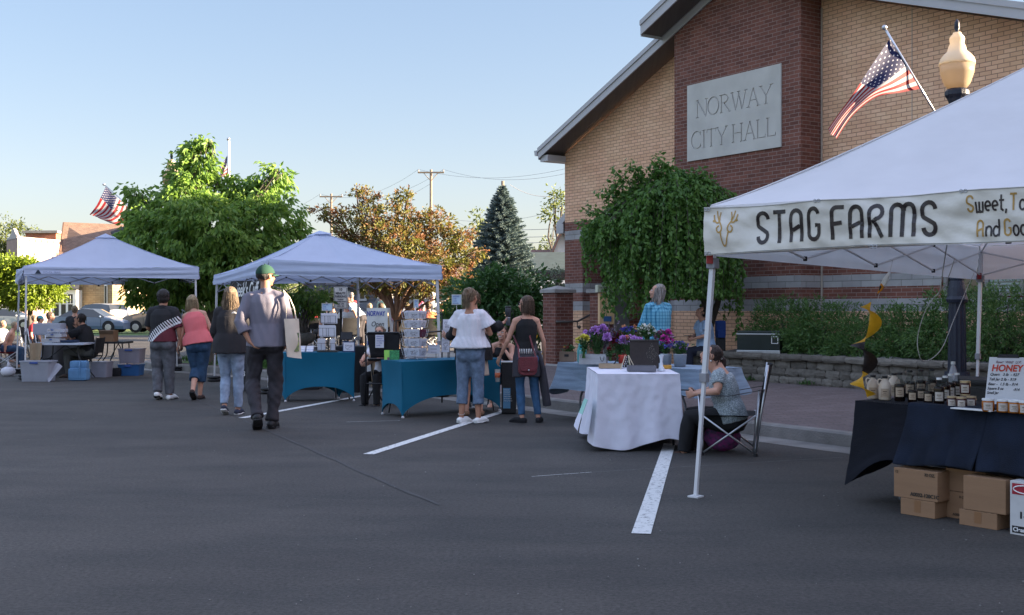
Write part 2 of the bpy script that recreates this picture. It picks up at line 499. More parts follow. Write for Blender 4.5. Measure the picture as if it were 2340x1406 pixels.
for i in range(9):
 c0=U(KL[i][0],3.9,.29);c1=U(KL[i+1][0],3.9,.29)
 m_.quad(a[i]+Vector((0,0,.15)),a[i+1]+Vector((0,0,.15)),c1,c0)
struct(m_.build('sidewalk',PAVER,uv=True))
m_=MB();m_.poly([U(24,3.9,.286),U(24,26,.286),U(-40,26,.286),U(-24,26,.286),U(-17.5,3.9,.286)])
m_.poly([U(-7.7,3.9,.29),U(-7.7,3.9,.29),U(-7.7,5,.29)])
struct(m_.build('plaza',CONC))
m_=MB();m_.prism([(-8.6,30.5,-.05),(8,30.5,-.05),(20,80,-.05),(-16,80,-.05)],(0,0,.345));struct(m_.build('parking_lot',M('old_asphalt',(.09,.088,.085),.9,.2,2,.3,50)))
m_=MB();m_.poly([U(-14.1,-1.35,.165),U(-11.2,-.7,.165),U(-8.6,-.3,.17),U(-8.6,1.3,.2),U(-14.4,.6,.2)])
struct(m_.build('grass_verge',GRASS))
def stripe(p0,p1,wd,z=.005,name='parking_stripe',mat=PAINT):
 p0=Vector(p0);p1=Vector(p1);t=(p1-p0).normalized();nn=Vector((-t.y,t.x,0))*wd/2;zz=Vector((0,0,z));m_=MB()
 n=12
 for i in range(n):
  a_=p0.lerp(p1,i/n);b_=p0.lerp(p1,(i+1)/n)
  m_.quad(a_-nn+zz,b_-nn+zz,b_+nn+zz,a_+nn+zz)
 return struct(m_.build(name,mat))
stripe(G(842,1039),G(1175,933),.115)
stripe(G(553,956),G(850,901),.115)
stripe(G(1465,1221),G(1530,1015),.125)
stripe(G(0,851),G(180,853),.1)
stripe(G(-60,843),G(150,842),.1)
stripe(G(1215,1090),G(1352,1080),.012,.004,'chalk_line')
stripe(G(1352,1080),G(1925,1046),.008,.004,'chalk_line',M('faint_chalk',(.14,.14,.14),.9,.4,8))
stripe(G(792,965),G(915,962),.012,.004,'chalk_line')
TAR=M('tar_seam',(.034,.034,.036),.6,.3,6,.3,60)
TAR2=M('rolled_seam',(.050,.048,.046),.8,.15,6,.3,90)
def wob(p0,p1,wd,mat,name,amp=.03,z=.004):
 m_=MB();n=60;a_=Vector(p0);b_=Vector(p1);t=(b_-a_).normalized();nn=Vector((-t.y,t.x,0));prev=None
 for i in range(n+1):
  q=a_.lerp(b_,i/n)+nn*amp*(noise.noise((i*.21,3,wd))*2);ww=wd*(.6+.8*abs(noise.noise((i*.5,9,1))))
  cur=(q-nn*ww/2+Vector((0,0,z)),q+nn*ww/2+Vector((0,0,z)))
  if prev:m_.quad(prev[0],cur[0],cur[1],prev[1])
  prev=cur
 return struct(m_.build(name,mat))
wob(G(430,905),G(1000,1155),.05,TAR2,'asphalt_seam',.02)
# city hall
BANDS=[(.2,1.41,0),(1.41,1.62,2),(1.62,1.82,1),(1.82,2.03,2),(2.03,3.03,1),(3.03,3.24,2),(3.24,3.44,1),(3.44,20,0)]
RU=-1.76;RS=.41;RZ=7.68
def roofz(u):return RZ-(RS if u<RU else.335)*abs(u-RU)
def wall_uv(mb,fr,a0,a1,top,bands,holes=()):
 brk=sorted(set([a0,a1]+[h[0]for h in holes]+[h[1]for h in holes]+([RU]if a0<RU<a1 else[])))
 for x0,x1 in zip(brk[:-1],brk[1:]):
  zs=[(z0,z1,m)for z0,z1,m in bands]
  for z0,z1,m in zs:
   segs=[(z0,z1)]
   for h in holes:
    if h[0]<=x0+1e-6 and h[1]>=x1-1e-6:
     ns=[]
     for s0,s1 in segs:
      if h[3]<=s0 or h[2]>=s1:ns.append((s0,s1));continue
      if s0<h[2]:ns.append((s0,h[2]))
      if s1>h[3]:ns.append((h[3],s1))
     segs=ns
   for s0,s1 in segs:
    t0=min(s1,top(x0));t1=min(s1,top(x1))
    if t0<=s0 and t1<=s0:continue
    mb.quad(fr(x0,s0),fr(x1,s0),fr(x1,max(t1,s0)),fr(x0,max(t0,s0)),m)
CHALL=thing('city_hall','tan and dark red brick city hall with grey gable roof and stone name plaque','building',U(-1.7,8,.3))
mb=MB();V0=5.95;top=lambda u:roofz(u)-.2
win=(2.3,4.4,1.62,3.0);porch=(-7.09,-4.3,.2,3.3)
wall_uv(mb,lambda a,z:U(a,V0,z),-7.77,4.4,top,BANDS,[win,porch])
mb2=mb
side_b=[(a,b,c)for a,b,c in BANDS]
wall_uv(mb,lambda a,z:U(4.4,a,z),V0,15,lambda a:5.38,side_b)
wall_uv(mb,lambda a,z:U(-7.77,15-(a-V0)*(15-V0)/(15-V0),z),V0,15,lambda a:4.85,side_b)
wall_uv(mb,lambda a,z:U(-a,15,z),-4.4,7.77,lambda a:roofz(-a)-.2,side_b)
wall_uv(mb,lambda a,z:U(-7.09,a,z),V0,6.5,lambda a:3.3,BANDS)
wall_uv(mb,lambda a,z:U(-7.75,6.5+a,z),0,.1,lambda a:3.3,BANDS)
wall_uv(mb,lambda a,z:U(a,8.4,z),-7.7,-4.3,lambda a:3.3,BANDS)
wall_uv(mb,lambda a,z:U(-4.3,a,z),V0,8.4,lambda a:3.3,BANDS)
mb.quad(U(-7.7,V0,3.3),U(-4.3,V0,3.3),U(-4.3,8.4,3.3),U(-7.7,8.4,3.3),1)
mb.build('wall',[TAN,RED,STONE],CHALL,uv=True)
mb=MB();RB=[(.2,1.41,0),(1.41,1.62,2),(1.62,1.82,1),(1.82,2.03,2),(2.03,20,1)]
pt=lambda a:roofz(a)-.02
wall_uv(mb,lambda a,z:U(a,5.434,z),-3.39,-.127,pt,RB)
wall_uv(mb,lambda a,z:U(-.127,a,z),5.434,V0-.002,lambda a:7.0,RB)
wall_uv(mb,lambda a,z:U(-3.39,V0-.002-(a-5.434),z),5.434,V0-.002,lambda a:6.9,RB)
mb.build('brick_pier',[TAN,RED,STONE],CHALL,uv=True)
mb=MB();mb.obox(U(-.115,V0-.03,.3),E*.02,N*.028,(0,0,6.4));mb.obox(U(1.75,V0-.006,3.3),E*.012,N*.004,(0,0,3.0))
mb.build('joint_strip',M('joint_sealant',(.42,.36,.30),.8),CHALL)
def gable_roof(v0,v1,u0,u1,dz,th,parent,name='roof'):
 mb=MB()
 for s,ua in((-1,u0),(1,u1)):
  z0=roofz(ua)+dz
  a=U(RU,v0,RZ+dz);b=U(ua,v0,z0);c=U(ua,v1,z0);d=U(RU,v1,RZ+dz)
  mb.prism([a,b,c,d],(0,0,-th),2)
  mb.prism([p+Vector((0,0,.012))for p in(a,b,c,d)],(0,0,.02),1)
  fd=-N*.03
  mb.prism([a+Vector((0,0,.03)),b+Vector((0,0,.03)),b-Vector((0,0,th+.03)),a-Vector((0,0,th+.03))],fd,0)
  mb.prism([a+Vector((0,0,.045)),b+Vector((0,0,.045)),b-Vector((0,0,.05)),a-Vector((0,0,.05))],fd*1.8,0)
  e_=E*s*.03
  mb.prism([b+Vector((0,0,.02)),c+Vector((0,0,.02)),c-Vector((0,0,th+.05)),b-Vector((0,0,th+.05))],e_,0)
 return mb.build(name,[FASCIA,SHINGD,SOFFIT],parent,uv=True)
gable_roof(5.42,15.3,-8.05,4.75,0,.17,CHALL)
gable_roof(4.86,5.40,-3.70,.2,.15,.2,CHALL,'pier_roof')
for a_,b_,z_ in((-8.03,.30,4.83),(4.42,.28,5.24)):mb=MB();mb.obox(U(a_,5.44,z_),E*b_,N*9.6,(0,0,.14));mb.build('boxed_eave',FASCIA,CHALL)
mb=MB();mb.prism([U(-8.09,5.38,5.10),U(-8.20,5.38,5.10),U(-8.17,5.38,4.98),U(-8.09,5.38,4.98)],N*9.8);mb.build('gutter',FASCIA,CHALL)
mb=MB()
a=U(-8.33,6.15,3.46);b=U(-7.75,6.15,3.84)
mb.prism([a,b,b+N*6,a+N*6],(0,0,-.12));mb.prism([a+Vector((0,0,.03)),b+Vector((0,0,.03)),b-Vector((0,0,.15)),a-Vector((0,0,.15))],-N*.03)
mb.obox(U(-8.32,6.17,3.22),E*.55,N*5.9,(0,0,.12));mb.obox(U(-8.34,6.13,3.22),E*.28,-N*.02,(0,0,.22))
mb.build('side_roof',[FASCIA],CHALL)
mb=MB();mb.obox(U(-7.90,6.25,.25),E*.14,N*5,(0,0,3));mb.build('side_wall',RED,CHALL,uv=True)
mb=MB();fr_=M('taupe_frame',(.22,.21,.20),.5)
def wframe(mb,u0,u1,z0,z1,v,t=.06,d=.07):
 for a0,a1,b0,b1 in((u0,u1,z0,z0+t),(u0,u1,z1-t,z1),(u0,u0+t,z0+t,z1-t),(u1-t,u1,z0+t,z1-t)):
  mb.obox(U(a0,v,b0),E*(a1-a0),N*d,(0,0,b1-b0))
for k,(u0,u1)in enumerate(((2.32,2.98),(3.04,3.68),(3.74,4.38))):
 mb=MB();wframe(mb,u0,u1,1.64,2.98,V0+.02);wf=mb.build('window',fr_,CHALL)
 mb=MB();mb.quad(U(u0+.05,V0+.06,1.69),U(u1-.05,V0+.06,1.69),U(u1-.05,V0+.06,2.93),U(u0+.05,V0+.06,2.93));mb.build('pane',GLASS if k==0 else glassmat('blind_glass',(.09,.12,.12),.15),wf)
 if k:
  mb=MB()
  for q in range(24):mb.obox(U(u0+.07,V0+.05,1.71+q*.05),E*(u1-u0-.14),N*.004,(0,0,.03))
  mb.build('blind',M('blind_slats',(.28,.33,.31),.6),wf)
mb=MB();mb.obox(U(2.2,V0-.04,1.55),E*2.25,N*.1,(0,0,.065));mb.build('window_sill',STONE,CHALL,uv=True)
SER={}
def vs_(x,w_=.10,y0=0,y1=1):return([(x,y0),(x,y1)],w_)
def sf(x,y,l=.22):return([(x-l/2,y+(.02 if y<.5 else-.02)),(x+l/2,y+(.02 if y<.5 else-.02))],.04)
SER['N']=(.78,[vs_(.06,.045),vs_(.70,.045),([(.06,1),(.70,.0)],.11),sf(.06,0),sf(.02,1,.16),sf(.70,1)])
SER['O']=(.86,[(arc(.42,.5,.38,.48,0,360,26),[.05+.06*abs(math.cos(R(360*i/26)))for i in range(27)])])
SER['R']=(.78,[vs_(.12),(arc(.30,.76,.27,.22,95,-90,12),.07),([(.12,.975),(.3,.975)],.045),([(.12,.54),(.3,.54)],.04),([(.32,.52),(.68,.03)],.09),sf(.12,0),sf(.04,1,.12),sf(.70,0,.16)])
SER['W']=(1.06,[([(.06,1),(.32,0)],.10),([(.32,0),(.53,.97)],.045),([(.49,1),(.74,0)],.10),([(.74,0),(.98,1)],.045),sf(.06,1),sf(.5,1),sf(.98,1)])
SER['A']=(.82,[([(.08,0),(.40,1)],.045),([(.40,1),(.74,0)],.10),([(.19,.36),(.6,.36)],.04),sf(.08,0),sf(.74,0)])
SER['Y']=(.80,[([(.06,1),(.40,.45)],.09),([(.74,1),(.40,.45)],.045),vs_(.40,.09,0,.47),sf(.40,0),sf(.06,1),sf(.74,1)])
SER['C']=(.80,[(arc(.42,.5,.38,.48,38,322,22),[.045+.06*abs(math.sin(PI*i/22))for i in range(23)]),([(.71,.72),(.71,.96)],.035),([(.71,.28),(.71,.06)],.035)])
SER['I']=(.34,[vs_(.16),sf(.16,0),sf(.16,1)])
SER['T']=(.72,[vs_(.36),([(.04,.965),(.68,.965)],.045),sf(.36,0),([(.04,.98),(.03,.8)],.035),([(.68,.98),(.69,.8)],.035)])
SER['H']=(.84,[vs_(.12),vs_(.68),([(.12,.5),(.68,.5)],.04),sf(.12,0),sf(.12,1),sf(.68,0),sf(.68,1)])
SER['L']=(.66,[vs_(.12),([(.12,.025),(.6,.025)],.045),([(.6,.0),(.62,.2)],.035),sf(.12,1)])
SER[' ']=(.30,[])
pl=MB();pl.obox(U(-2.988,5.405,4.29),E*2.427,N*.05,(0,0,1.462))
plo=pl.build('name_plaque',[LIME,LIMED],CHALL)
def serif_cutters(word,u0,z0,h,width):
 tot=sum(SER[c][0]for c in word)
 kx=width/tot;x=0;out=[]
 for c in word:
  for q,st in enumerate(SER[c][1]):
   pts,ww=st
   rb=ribbon2d([(px*kx/h*1.0,py)for px,py in pts],ww)
   L_,R_=[],[]
   for a,b in rb:
    L_.append((u0+x*kx+a.x*h,z0+a.y*h));R_.append((u0+x*kx+b.x*h,z0+b.y*h))
   out.append((L_,R_,q))
  x+=SER[c][0]
 return out
cut=MB()
for L_,R_,q in serif_cutters('NORWAY',-2.72,5.09,.34,1.96)+serif_cutters('CITY HALL',-2.87,4.50,.34,2.20):
 d=.016+.0007*q;n=len(L_);f0=5.39+.0005*q
 vs=[]
 for(ua,za),(ub,zb)in zip(L_,R_):vs+=[U(ua,f0,za),U(ub,f0,zb),U(ua,5.405+d,za),U(ub,5.405+d,zb)]
 fs=[]
 closed=(abs(L_[0][0]-L_[-1][0])<1e-4 and abs(L_[0][1]-L_[-1][1])<1e-4)
 for i in range(n-1):
  a=4*i;b=4*i+4
  fs+=[(a,a+1,b+1,b),(a+2,b+2,b+3,a+3),(a,b,b+2,a+2),(a+1,a+3,b+3,b+1)]
 if not closed:fs+=[(0,2,3,1),(4*n-4,4*n-3,4*n-1,4*n-2)]
 cut.add(vs,fs)
co=cut.build('cutter',LIMED)
bm=bmesh.new();bm.from_mesh(co.data);bmesh.ops.remove_doubles(bm,verts=bm.verts,dist=1e-5);bmesh.ops.recalc_face_normals(bm,faces=bm.faces);bm.to_mesh(co.data);bm.free()
bo=plo.modifiers.new('cut','BOOLEAN');bo.object=co;bo.operation='DIFFERENCE';bo.solver='EXACT';bo.use_self=True
dg=bpy.context.evaluated_depsgraph_get();dg.update()
nm=bpy.data.meshes.new_from_object(plo.evaluated_get(dg))
print('PLAQUE faces',len(nm.polygons))
if len(nm.polygons)>60:plo.modifiers.clear();plo.data=nm
else:plo.modifiers.clear()
if len(plo.data.materials)<2:plo.data.materials.append(LIMED)
for p in plo.data.polygons:
 c=plo.matrix_world@p.center
 q=(p.center+CHALL.location-O0)
 vv=q.dot(N)
 if 5.407<vv<5.44:p.material_index=1
bpy.data.objects.remove(co)
# gate pillars, steps, rails, drop box
def pillar(u,v,w_,h,label):
 p=U(u,v,.27)
 t=thing('brick_pillar',label,'pillar',p)
 mb=MB();mb.obox(p-E*w_/2-N*w_/2,E*w_,N*w_,(0,0,h));mb.build('shaft',RED,t,uv=True)
 c=p+Vector((0,0,h));o_=.05;mb=MB()
 a=[c-E*(w_/2+o_)-N*(w_/2+o_),c+E*(w_/2+o_)-N*(w_/2+o_),c+E*(w_/2+o_)+N*(w_/2+o_),c-E*(w_/2+o_)+N*(w_/2+o_)]
 mb.prism(a,(0,0,.07));ap=c+Vector((0,0,.16));b_=[x+Vector((0,0,.0705))for x in a]
 for i in range(4):mb.poly([b_[i],b_[(i+1)%4],ap])
 mb.build('cap',CONC,t)
 return t
PL=pillar(-6.26,4.68,.46,1.52,'square dark red brick gate pillar with grey stone cap beside the big green bush')
mb=MB();mb.bbox(U(-6.06-.0,4.66,.86),(.18,.012,.06),.004,rz=math.atan2(N.y,N.x));mb.build('plate',GALV,PL)
PW=thing('stair_wall','dark red brick stair wall with stone cap behind the flowers','wall',U(-4.5,5.0,.27))
mb=MB();mb.obox(U(-4.7,4.35,.27),E*.34,N*1.6,(0,0,1.5));mb.build('brickwork',RED,PW,uv=True)
mb=MB();mb.obox(U(-4.76,4.3,1.77),E*.46,N*1.7,(0,0,.07));mb.build('coping',CONC,PW)
STEPM=CONC
ST=thing('entrance_steps','concrete entrance steps between the brick pillars','steps',U(-5.4,5.4,.27))
mb=MB()
for k in range(4):mb.obox(U(-6.0,5.1+.3*k,.27+.0*k),E*1.28,N*(.3 if k<3 else 2),(0,0,.16*(k+1)))
mb.build('treads',STEPM,ST)
def rail(pts,label,u):
 t=thing('handrail',label,'handrail',pts[0]);mb=MB();mb.tube(pts,.022,10);mb.build('rail',M('rail_bronze',(.10,.09,.08),.45,metal=.3),t,smooth=True)
 mb=MB()
 for q in(pts[1]+Vector((0,0,-.02)),):mb.tube([q,q+Vector((0,0,-.1)),q+N*.06+Vector((0,0,-.1))],.012,8);mb.ell(q+N*.05+Vector((0,0,-.1)),.04,10,6)
 mb.build('bracket',MATS['rail_bronze'],t,smooth=True)
rail([U(-6.0,4.45,1.18),U(-6.0,5.0,1.18),U(-5.98,6.6,1.85)],'bronze handrail climbing from the capped brick pillar',0)
rail([U(-4.33,4.4,1.16),U(-4.33,4.95,1.16),U(-4.3,6.2,1.75)],'bronze handrail climbing beside the stair wall under the weeping tree',0)
q=W(1385,700,21.5)
DBX=thing('drop_box','beige payment drop box on a post beside the entrance steps','drop box',(q.x,q.y,.28))
bx=M('warm_glow_enamel',(.85,.55,.30),.35,.06,3,coat=.3);gry=M('grey_steel',(.16,.15,.15),.5,.1)  # box colour brightened to paint in a warm sky reflection
rzb=R(8)
mb=MB();mb.bbox((q.x,q.y,1.53),(.29,.14,.74),.012,rzb);mb.build('body',bx,DBX)
mb=MB();mb.bbox((q.x-.02,q.y-.03,1.83),(.34,.22,.14),.01,rzb);mb.build('hood',M('cream_hood',(.55,.55,.42),.5),DBX)
mb=MB();mb.bbox((q.x+.30,q.y+.10,1.45),(.26,.2,.85),.01,rzb);mb.bbox((q.x,q.y+.05,.85),(.10,.08,1.15),.01,rzb);mb.build('post',gry,DBX)
mb=MB();mb.bbox((q.x-.01,q.y-.085,1.72),(.19,.03,.03),.005,rzb);mb.build('slot',ALU,DBX)
mb=MB();mb.bbox((q.x+.02,q.y-.082,1.26),(.15,.012,.10),.004,rzb);mb.build('label',M('blue_label',(.05,.14,.34),.5),DBX)
xd=Vector((math.cos(rzb),math.sin(rzb),0))
text('PAYMENT',.05,Vector((q.x-.14,q.y-.16,1.83)),xd,(0,0,1),BLACK,DBX)
text('BOX',.05,Vector((q.x-.09,q.y-.157,1.775)),xd,(0,0,1),BLACK,DBX)
for zz in(1.4,1.53):text('t',.11,Vector((q.x-.10,q.y-.095,zz)),xd,(0,0,1),BLACK,DBX)
# retaining wall with planting bed
def wallstone():
 m=bpy.data.materials.new('tumbled_wall_stone');N_,L_,b=nodes_of(m)
 g=N_.new('ShaderNodeNewGeometry');cr=N_.new('ShaderNodeValToRGB')
 cr.color_ramp.elements[0].color=(.105,.092,.075,1);cr.color_ramp.elements[1].color=(.19,.17,.14,1)
 L_.new(g.outputs['Random Per Island'],cr.inputs[0])
 tc=N_.new('ShaderNodeTexCoord');nz=N_.new('ShaderNodeTexNoise');nz.inputs['Scale'].default_value=9;nz.inputs['Detail'].default_value=8;nz.inputs['Roughness'].default_value=.7
 L_.new(tc.outputs['Object'],nz.inputs[0])
 mx=N_.new('ShaderNodeMix');mx.data_type='RGBA';mx.blend_type='OVERLAY';mx.inputs[0].default_value=.7
 L_.new(cr.outputs[0],mx.inputs['A']);L_.new(nz.outputs['Fac'],mx.inputs['B']);L_.new(mx.outputs['Result'],b.inputs['Base Color'])
 b.inputs['Roughness'].default_value=.95
 bp=N_.new('ShaderNodeBump');bp.inputs['Strength'].default_value=1;bp.inputs['Distance'].default_value=.02
 n2=N_.new('ShaderNodeTexNoise');n2.inputs['Scale'].default_value=30;n2.inputs['Detail'].default_value=6
 L_.new(tc.outputs['Object'],n2.inputs[0]);L_.new(n2.outputs['Fac'],bp.inputs['Height']);L_.new(bp.outputs[0],b.inputs['Normal'])
 return m
WST=wallstone()
RW=thing('retaining_wall','low tumbled grey-brown block retaining wall below the city hall hedge','wall',U(4,3.84,.27))
mb=MB();mc=MB();rE=math.atan2(E.y,E.x)
def rough_block(mb,c,sz,rz):
 bm=bmesh.new();bmesh.ops.create_cube(bm,size=1)
 bmesh.ops.subdivide_edges(bm,edges=list(bm.edges),cuts=2,use_grid_fill=True)
 m3=Matrix.Rotation(rz,3,'Z')
 sd=rnd.random()*99
 for v in bm.verts:
  x,y,z=v.co
  k=1-.16*max(0,abs(x)+abs(z)-.55)
  p=Vector((x*sz[0]*min(1,k+.03),y*sz[1],z*sz[2]*k))
  p.y+=(.025 if y<-.2 else 0)*max(0,abs(x)+abs(z)-.4)*2
  p+=noise.noise_vector((x*2.2+sd,y*2.2,z*2.2))*.014
  v.co=Vector(c)+m3@p
 bm.verts.index_update();mb.add([v.co for v in bm.verts],[[v.index for v in f.verts]for f in bm.faces]);bm.free()
for row in range(3):
 u=-1.5+(.13 if row%2 else 0)
 while u<9.5:
  L_=rnd.choice((.2,.27,.33))
  rough_block(mb,U(u+L_/2,3.93+.02*row,.27+.065+.125*row),(L_-.008,.26,.128),rE)
  u+=L_
mb.build('block_course',WST,RW,smooth=False)
u=-1.55
while u<9.5:
 L_=.42;rough_block(mc,U(u+L_/2,3.93,.27+.375+.045),(L_-.006,.32,.09),rE);u+=L_
mc.build('coping',WST,RW)
mb=MB()
for k in range(8):rough_block(mb,U(-1.42,4.15+.28*k,.45),(.26,.26,.38),rE)
mb.build('return_course',WST,RW)
mb=MB();n=40
def bed(a,b):
 u=-1.3+a*12;v=4.05+b*1.9
 return U(u,v,.70+.05*noise.noise((u*3,v*3,0))+.03*b)
mb.grid(bed,60,12);struct(mb.build('planting_bed',M('pea_gravel',(.22,.21,.20),.9,.5,40,1,90)))
# brick blocks right of the frame, unseen, added to shade the market
def big_box(name,label,x0,x1,y0,y1,h,mat,cat='building'):
 t=thing(name,label,cat,((x0+x1)/2,(y0+y1)/2,0));mb=MB()
 mb.obox((x0,y0,-.02),(x1-x0,0,0),(0,y1-y0,0),(0,0,h));mb.build('wall',mat,t,uv=True)
 mb=MB();mb.obox((x0-.15,y0-.15,h),(x1-x0+.3,0,0),(0,y1-y0+.3,0),(0,0,.3));mb.build('cornice',CONC,t)
 k=0;y=y0+1.5
 while y<y1-1.5:
  for z in((1.2,)if h<6 else(1.2,5.0)):
   mb=MB();mb.obox((x0-.05,y,z),(.05,0,0),(0,1.1,0),(0,0,1.7));wf=mb.build('window',WHITE,t)
   mb=MB();mb.obox((x0-.055,y+.08,z+.08),(.004,0,0),(0,.94,0),(0,0,1.54));mb.build('pane',GLASS,wf)
  y+=2.6
 return t
big_box('shade_block','unseen red brick block added right of the honey stall to shade the market',13.5,22,-12,12.2,7.6,RED)
big_box('low_shade_block','unseen low brick block added beside the taller one to shade the gap',13.5,20,12.3,16.6,4.7,REDO)  # added low block; its height sets where sun passes the gap
# lamp posts
IRON=M('dark_painted_iron',(.012,.016,.03),.45,.15,20,.3,60)
def lamp_post(p,label,group=None,flagpole=None):
 t=thing('street_lamp',label,'street lamp',p,group=group);x,y,z0=p
 mb=MB()
 prof=[(.24,.0),(.24,.12),(.21,.16),(.19,.3),(.165,.42),(.15,.5)]
 mb.lathe((x,y,z0),prof,16)
 mb.lathe((x,y,z0),[(.115,.5),(.108,1.05),(.102,1.38)],24,flute=.10)
 mb.lathe((x,y,z0),[(.125,1.38),(.135,1.42),(.12,1.46),(.105,1.56),(.085,1.66),(.09,1.68),(.08,1.72)],16)
 mb.lathe((x,y,z0),[(.073,1.72),(.062,3.78)],20,flute=.08)
 mb.lathe((x,y,z0),[(.07,3.78),(.10,3.85),(.09,3.9),(.12,3.98),(.15,4.02),(.15,4.07),(.12,4.1)],16)
 mb.build('post',IRON,t,smooth=False)
 mb=MB();gm=M('amber_acrylic',(.62,.50,.35),.3,.04,3,trans=.55)
 mb.lathe((x,y,z0),[(.11,4.10),(.16,4.17),(.205,4.30),(.218,4.41)],24)
 mb.build('globe',gm,t,smooth=True)
 mb=MB();mb.lathe((x,y,z0),[(.222,4.41),(.222,4.44),(.205,4.49),(.155,4.55),(.12,4.58),(.105,4.64),(.085,4.68),(.095,4.73),(.09,4.76),(.055,4.80),(.05,4.82)],24)
 mb.build('globe_lid',M('cream_acrylic',(.82,.70,.52),.35,.04,3,trans=.4),t,smooth=True)
 mb=MB();mb.lathe((x,y,z0),[(.05,4.82),(.02,4.84),(.035,4.88),(.03,4.95),(.008,4.99)],10)
 mb.build('finial',IRON,t,smooth=True)
 return t
LP=W(2187,706,14.5)
lamp_post((LP.x,LP.y,.15),'dark fluted lamp post with amber acorn globe behind the honey stall')
# flags
def flagmat():
 m=bpy.data.materials.new('flag_cloth');N_,L_,b=nodes_of(m)
 uv=N_.new('ShaderNodeUVMap');sp=N_.new('ShaderNodeSeparateXYZ');L_.new(uv.outputs[0],sp.inputs[0])
 def mth(op,a,bb=None,c=None):
  n=N_.new('ShaderNodeMath');n.operation=op
  for i,v in enumerate((a,bb,c)):
   if v is None:continue
   if isinstance(v,(int,float)):n.inputs[i].default_value=v
   else:L_.new(v,n.inputs[i])
  return n.outputs[0]
 st=mth('LESS_THAN',mth('FRACT',mth('MULTIPLY',sp.outputs[1],6.5)),.5)
 mx=N_.new('ShaderNodeMix');mx.data_type='RGBA';L_.new(st,mx.inputs[0])
 mx.inputs['A'].default_value=(.44,.42,.42,1);mx.inputs['B'].default_value=(.27,.010,.018,1)  # white stripes greyed: shade put into the cloth colour
 can=mth('MULTIPLY',mth('LESS_THAN',sp.outputs[0],.4),mth('GREATER_THAN',sp.outputs[1],6/13))
 def dist(ox,oy):
  fx=mth('SUBTRACT',mth('FRACT',mth('ADD',mth('MULTIPLY',sp.outputs[0],15),ox)),.5)
  fy=mth('SUBTRACT',mth('FRACT',mth('ADD',mth('MULTIPLY',sp.outputs[1],9.3),oy)),.5)
  return mth('SQRT',mth('ADD',mth('MULTIPLY',fx,fx),mth('MULTIPLY',fy,fy)))
 star=mth('LESS_THAN',mth('MINIMUM',dist(0,0),dist(.5,.5)),.115)
 m2=N_.new('ShaderNodeMix');m2.data_type='RGBA';L_.new(star,m2.inputs[0]);m2.inputs['A'].default_value=(.010,.014,.075,1);m2.inputs['B'].default_value=(.7,.68,.7,1)
 m3=N_.new('ShaderNodeMix');m3.data_type='RGBA';L_.new(can,m3.inputs[0]);L_.new(mx.outputs['Result'],m3.inputs['A']);L_.new(m2.outputs['Result'],m3.inputs['B'])
 L_.new(m3.outputs['Result'],b.inputs['Base Color']);b.inputs['Roughness'].default_value=.7
 tr=N_.new('ShaderNodeBsdfTranslucent');ms=N_.new('ShaderNodeMixShader');ms.inputs[0].default_value=.4
 L_.new(m3.outputs['Result'],tr.inputs[0]);L_.new(b.outputs[0],ms.inputs[1]);L_.new(tr.outputs[0],ms.inputs[2]);L_.new(ms.outputs[0],N_['Material Output'].inputs[0])
 return m
FLAGM=flagmat()
def spline(pts,t):
 n=len(pts)-1;x=t*n;i=min(int(x),n-1);f=x-i
 p0=pts[max(i-1,0)];p1=pts[i];p2=pts[i+1];p3=pts[min(i+2,n)]
 return.5*((2*p1)+(p2-p0)*f+(2*p0-5*p1+4*p2-p3)*f*f+(3*p1-p0-3*p2+p3)*f*f*f)
def flag(topc,botc,label,base,tip,amp=.05,name='flag_on_pole',nu=60,nv=40,freq=2.6,group=None):
 t=thing(name,label,'flag',base,group=group)
 mb=MB()
 def fn(a,b):
  p=spline(botc,a).lerp(spline(topc,a),b)
  d=amp*(.25+a)*(math.sin(b*PI*freq+a*3.2)*.8+.35*math.sin(b*9+a*5+1))
  return p+Vector((.15*d,d,0))
 mb.grid(fn,nu,nv)
 o=mb.build('flag_cloth',FLAGM,t,smooth=True)
 L_=o.data.uv_layers.new(name='UVMap')
 for p in o.data.polygons:
  for li in p.loop_indices:
   vi=o.data.loops[li].vertex_index
   L_.data[li].uv=((vi%(nu+1))/nu,(vi//(nu+1))/nv)
 mb=MB();mb.tube([base,tip],.014,10);mb.build('pole',ALU,t,smooth=True)
 mb=MB();d=(Vector(tip)-Vector(base)).normalized();mb.ell(Vector(tip)+d*.03,.033,12,8);mb.build('pole_ball',GALV,t,smooth=True)
 return t
def WP(lst):return[W(*q)for q in lst]
flag(WP([(2034,88,14.1),(1990,152,14.0),(1950,214,14.0),(1915,262,14.1),(1891,296,14.1)]),WP([(2103,203,14.3),(2062,210,14.15),(2005,220,14.0),(1950,262,14.0),(1911,318,14.1)]),'large stars and stripes flag drooping from the lamp post before the city hall',W(2183,335,14.44),W(2024,68,14.07),.10)
flag(WP([(241,427,27.6),(232,448,27.5),(222,470,27.5),(207,491,27.5)]),WP([(292,474,27.7),(282,500,27.6),(262,512,27.5),(236,503,27.5)]),'smaller stars and stripes flag drooping left of the tall green tree',W(385,548,26.9),W(239,423,27.5),.08)
q=W(392,706,26.9);lamp_post((q.x,q.y,.16),'dark lamp post half hidden inside the green tree, carrying the left flag')
FPX=W(523,706,44)
t=thing('flagpole','tall white flagpole with a flag rising behind the green tree','flagpole',(FPX.x,FPX.y,.1))
mb=MB();mb.tube([(FPX.x,FPX.y,.1),(FPX.x,FPX.y,W(523,322,44).z)],[.09,.04],10);mb.build('pole',WHITE,t,smooth=True)
mb=MB();mb.ell(W(522,318,44),.07,10,8);mb.build('pole_ball',GALV,t,smooth=True)
mb=MB();a=[W(519,354,44),W(512,368,43.9),W(507,385,43.9),W(504,398,43.9)];b=[W(521,402,44),W(516,404,43.9),W(510,404,43.9),W(503,404,43.9)]
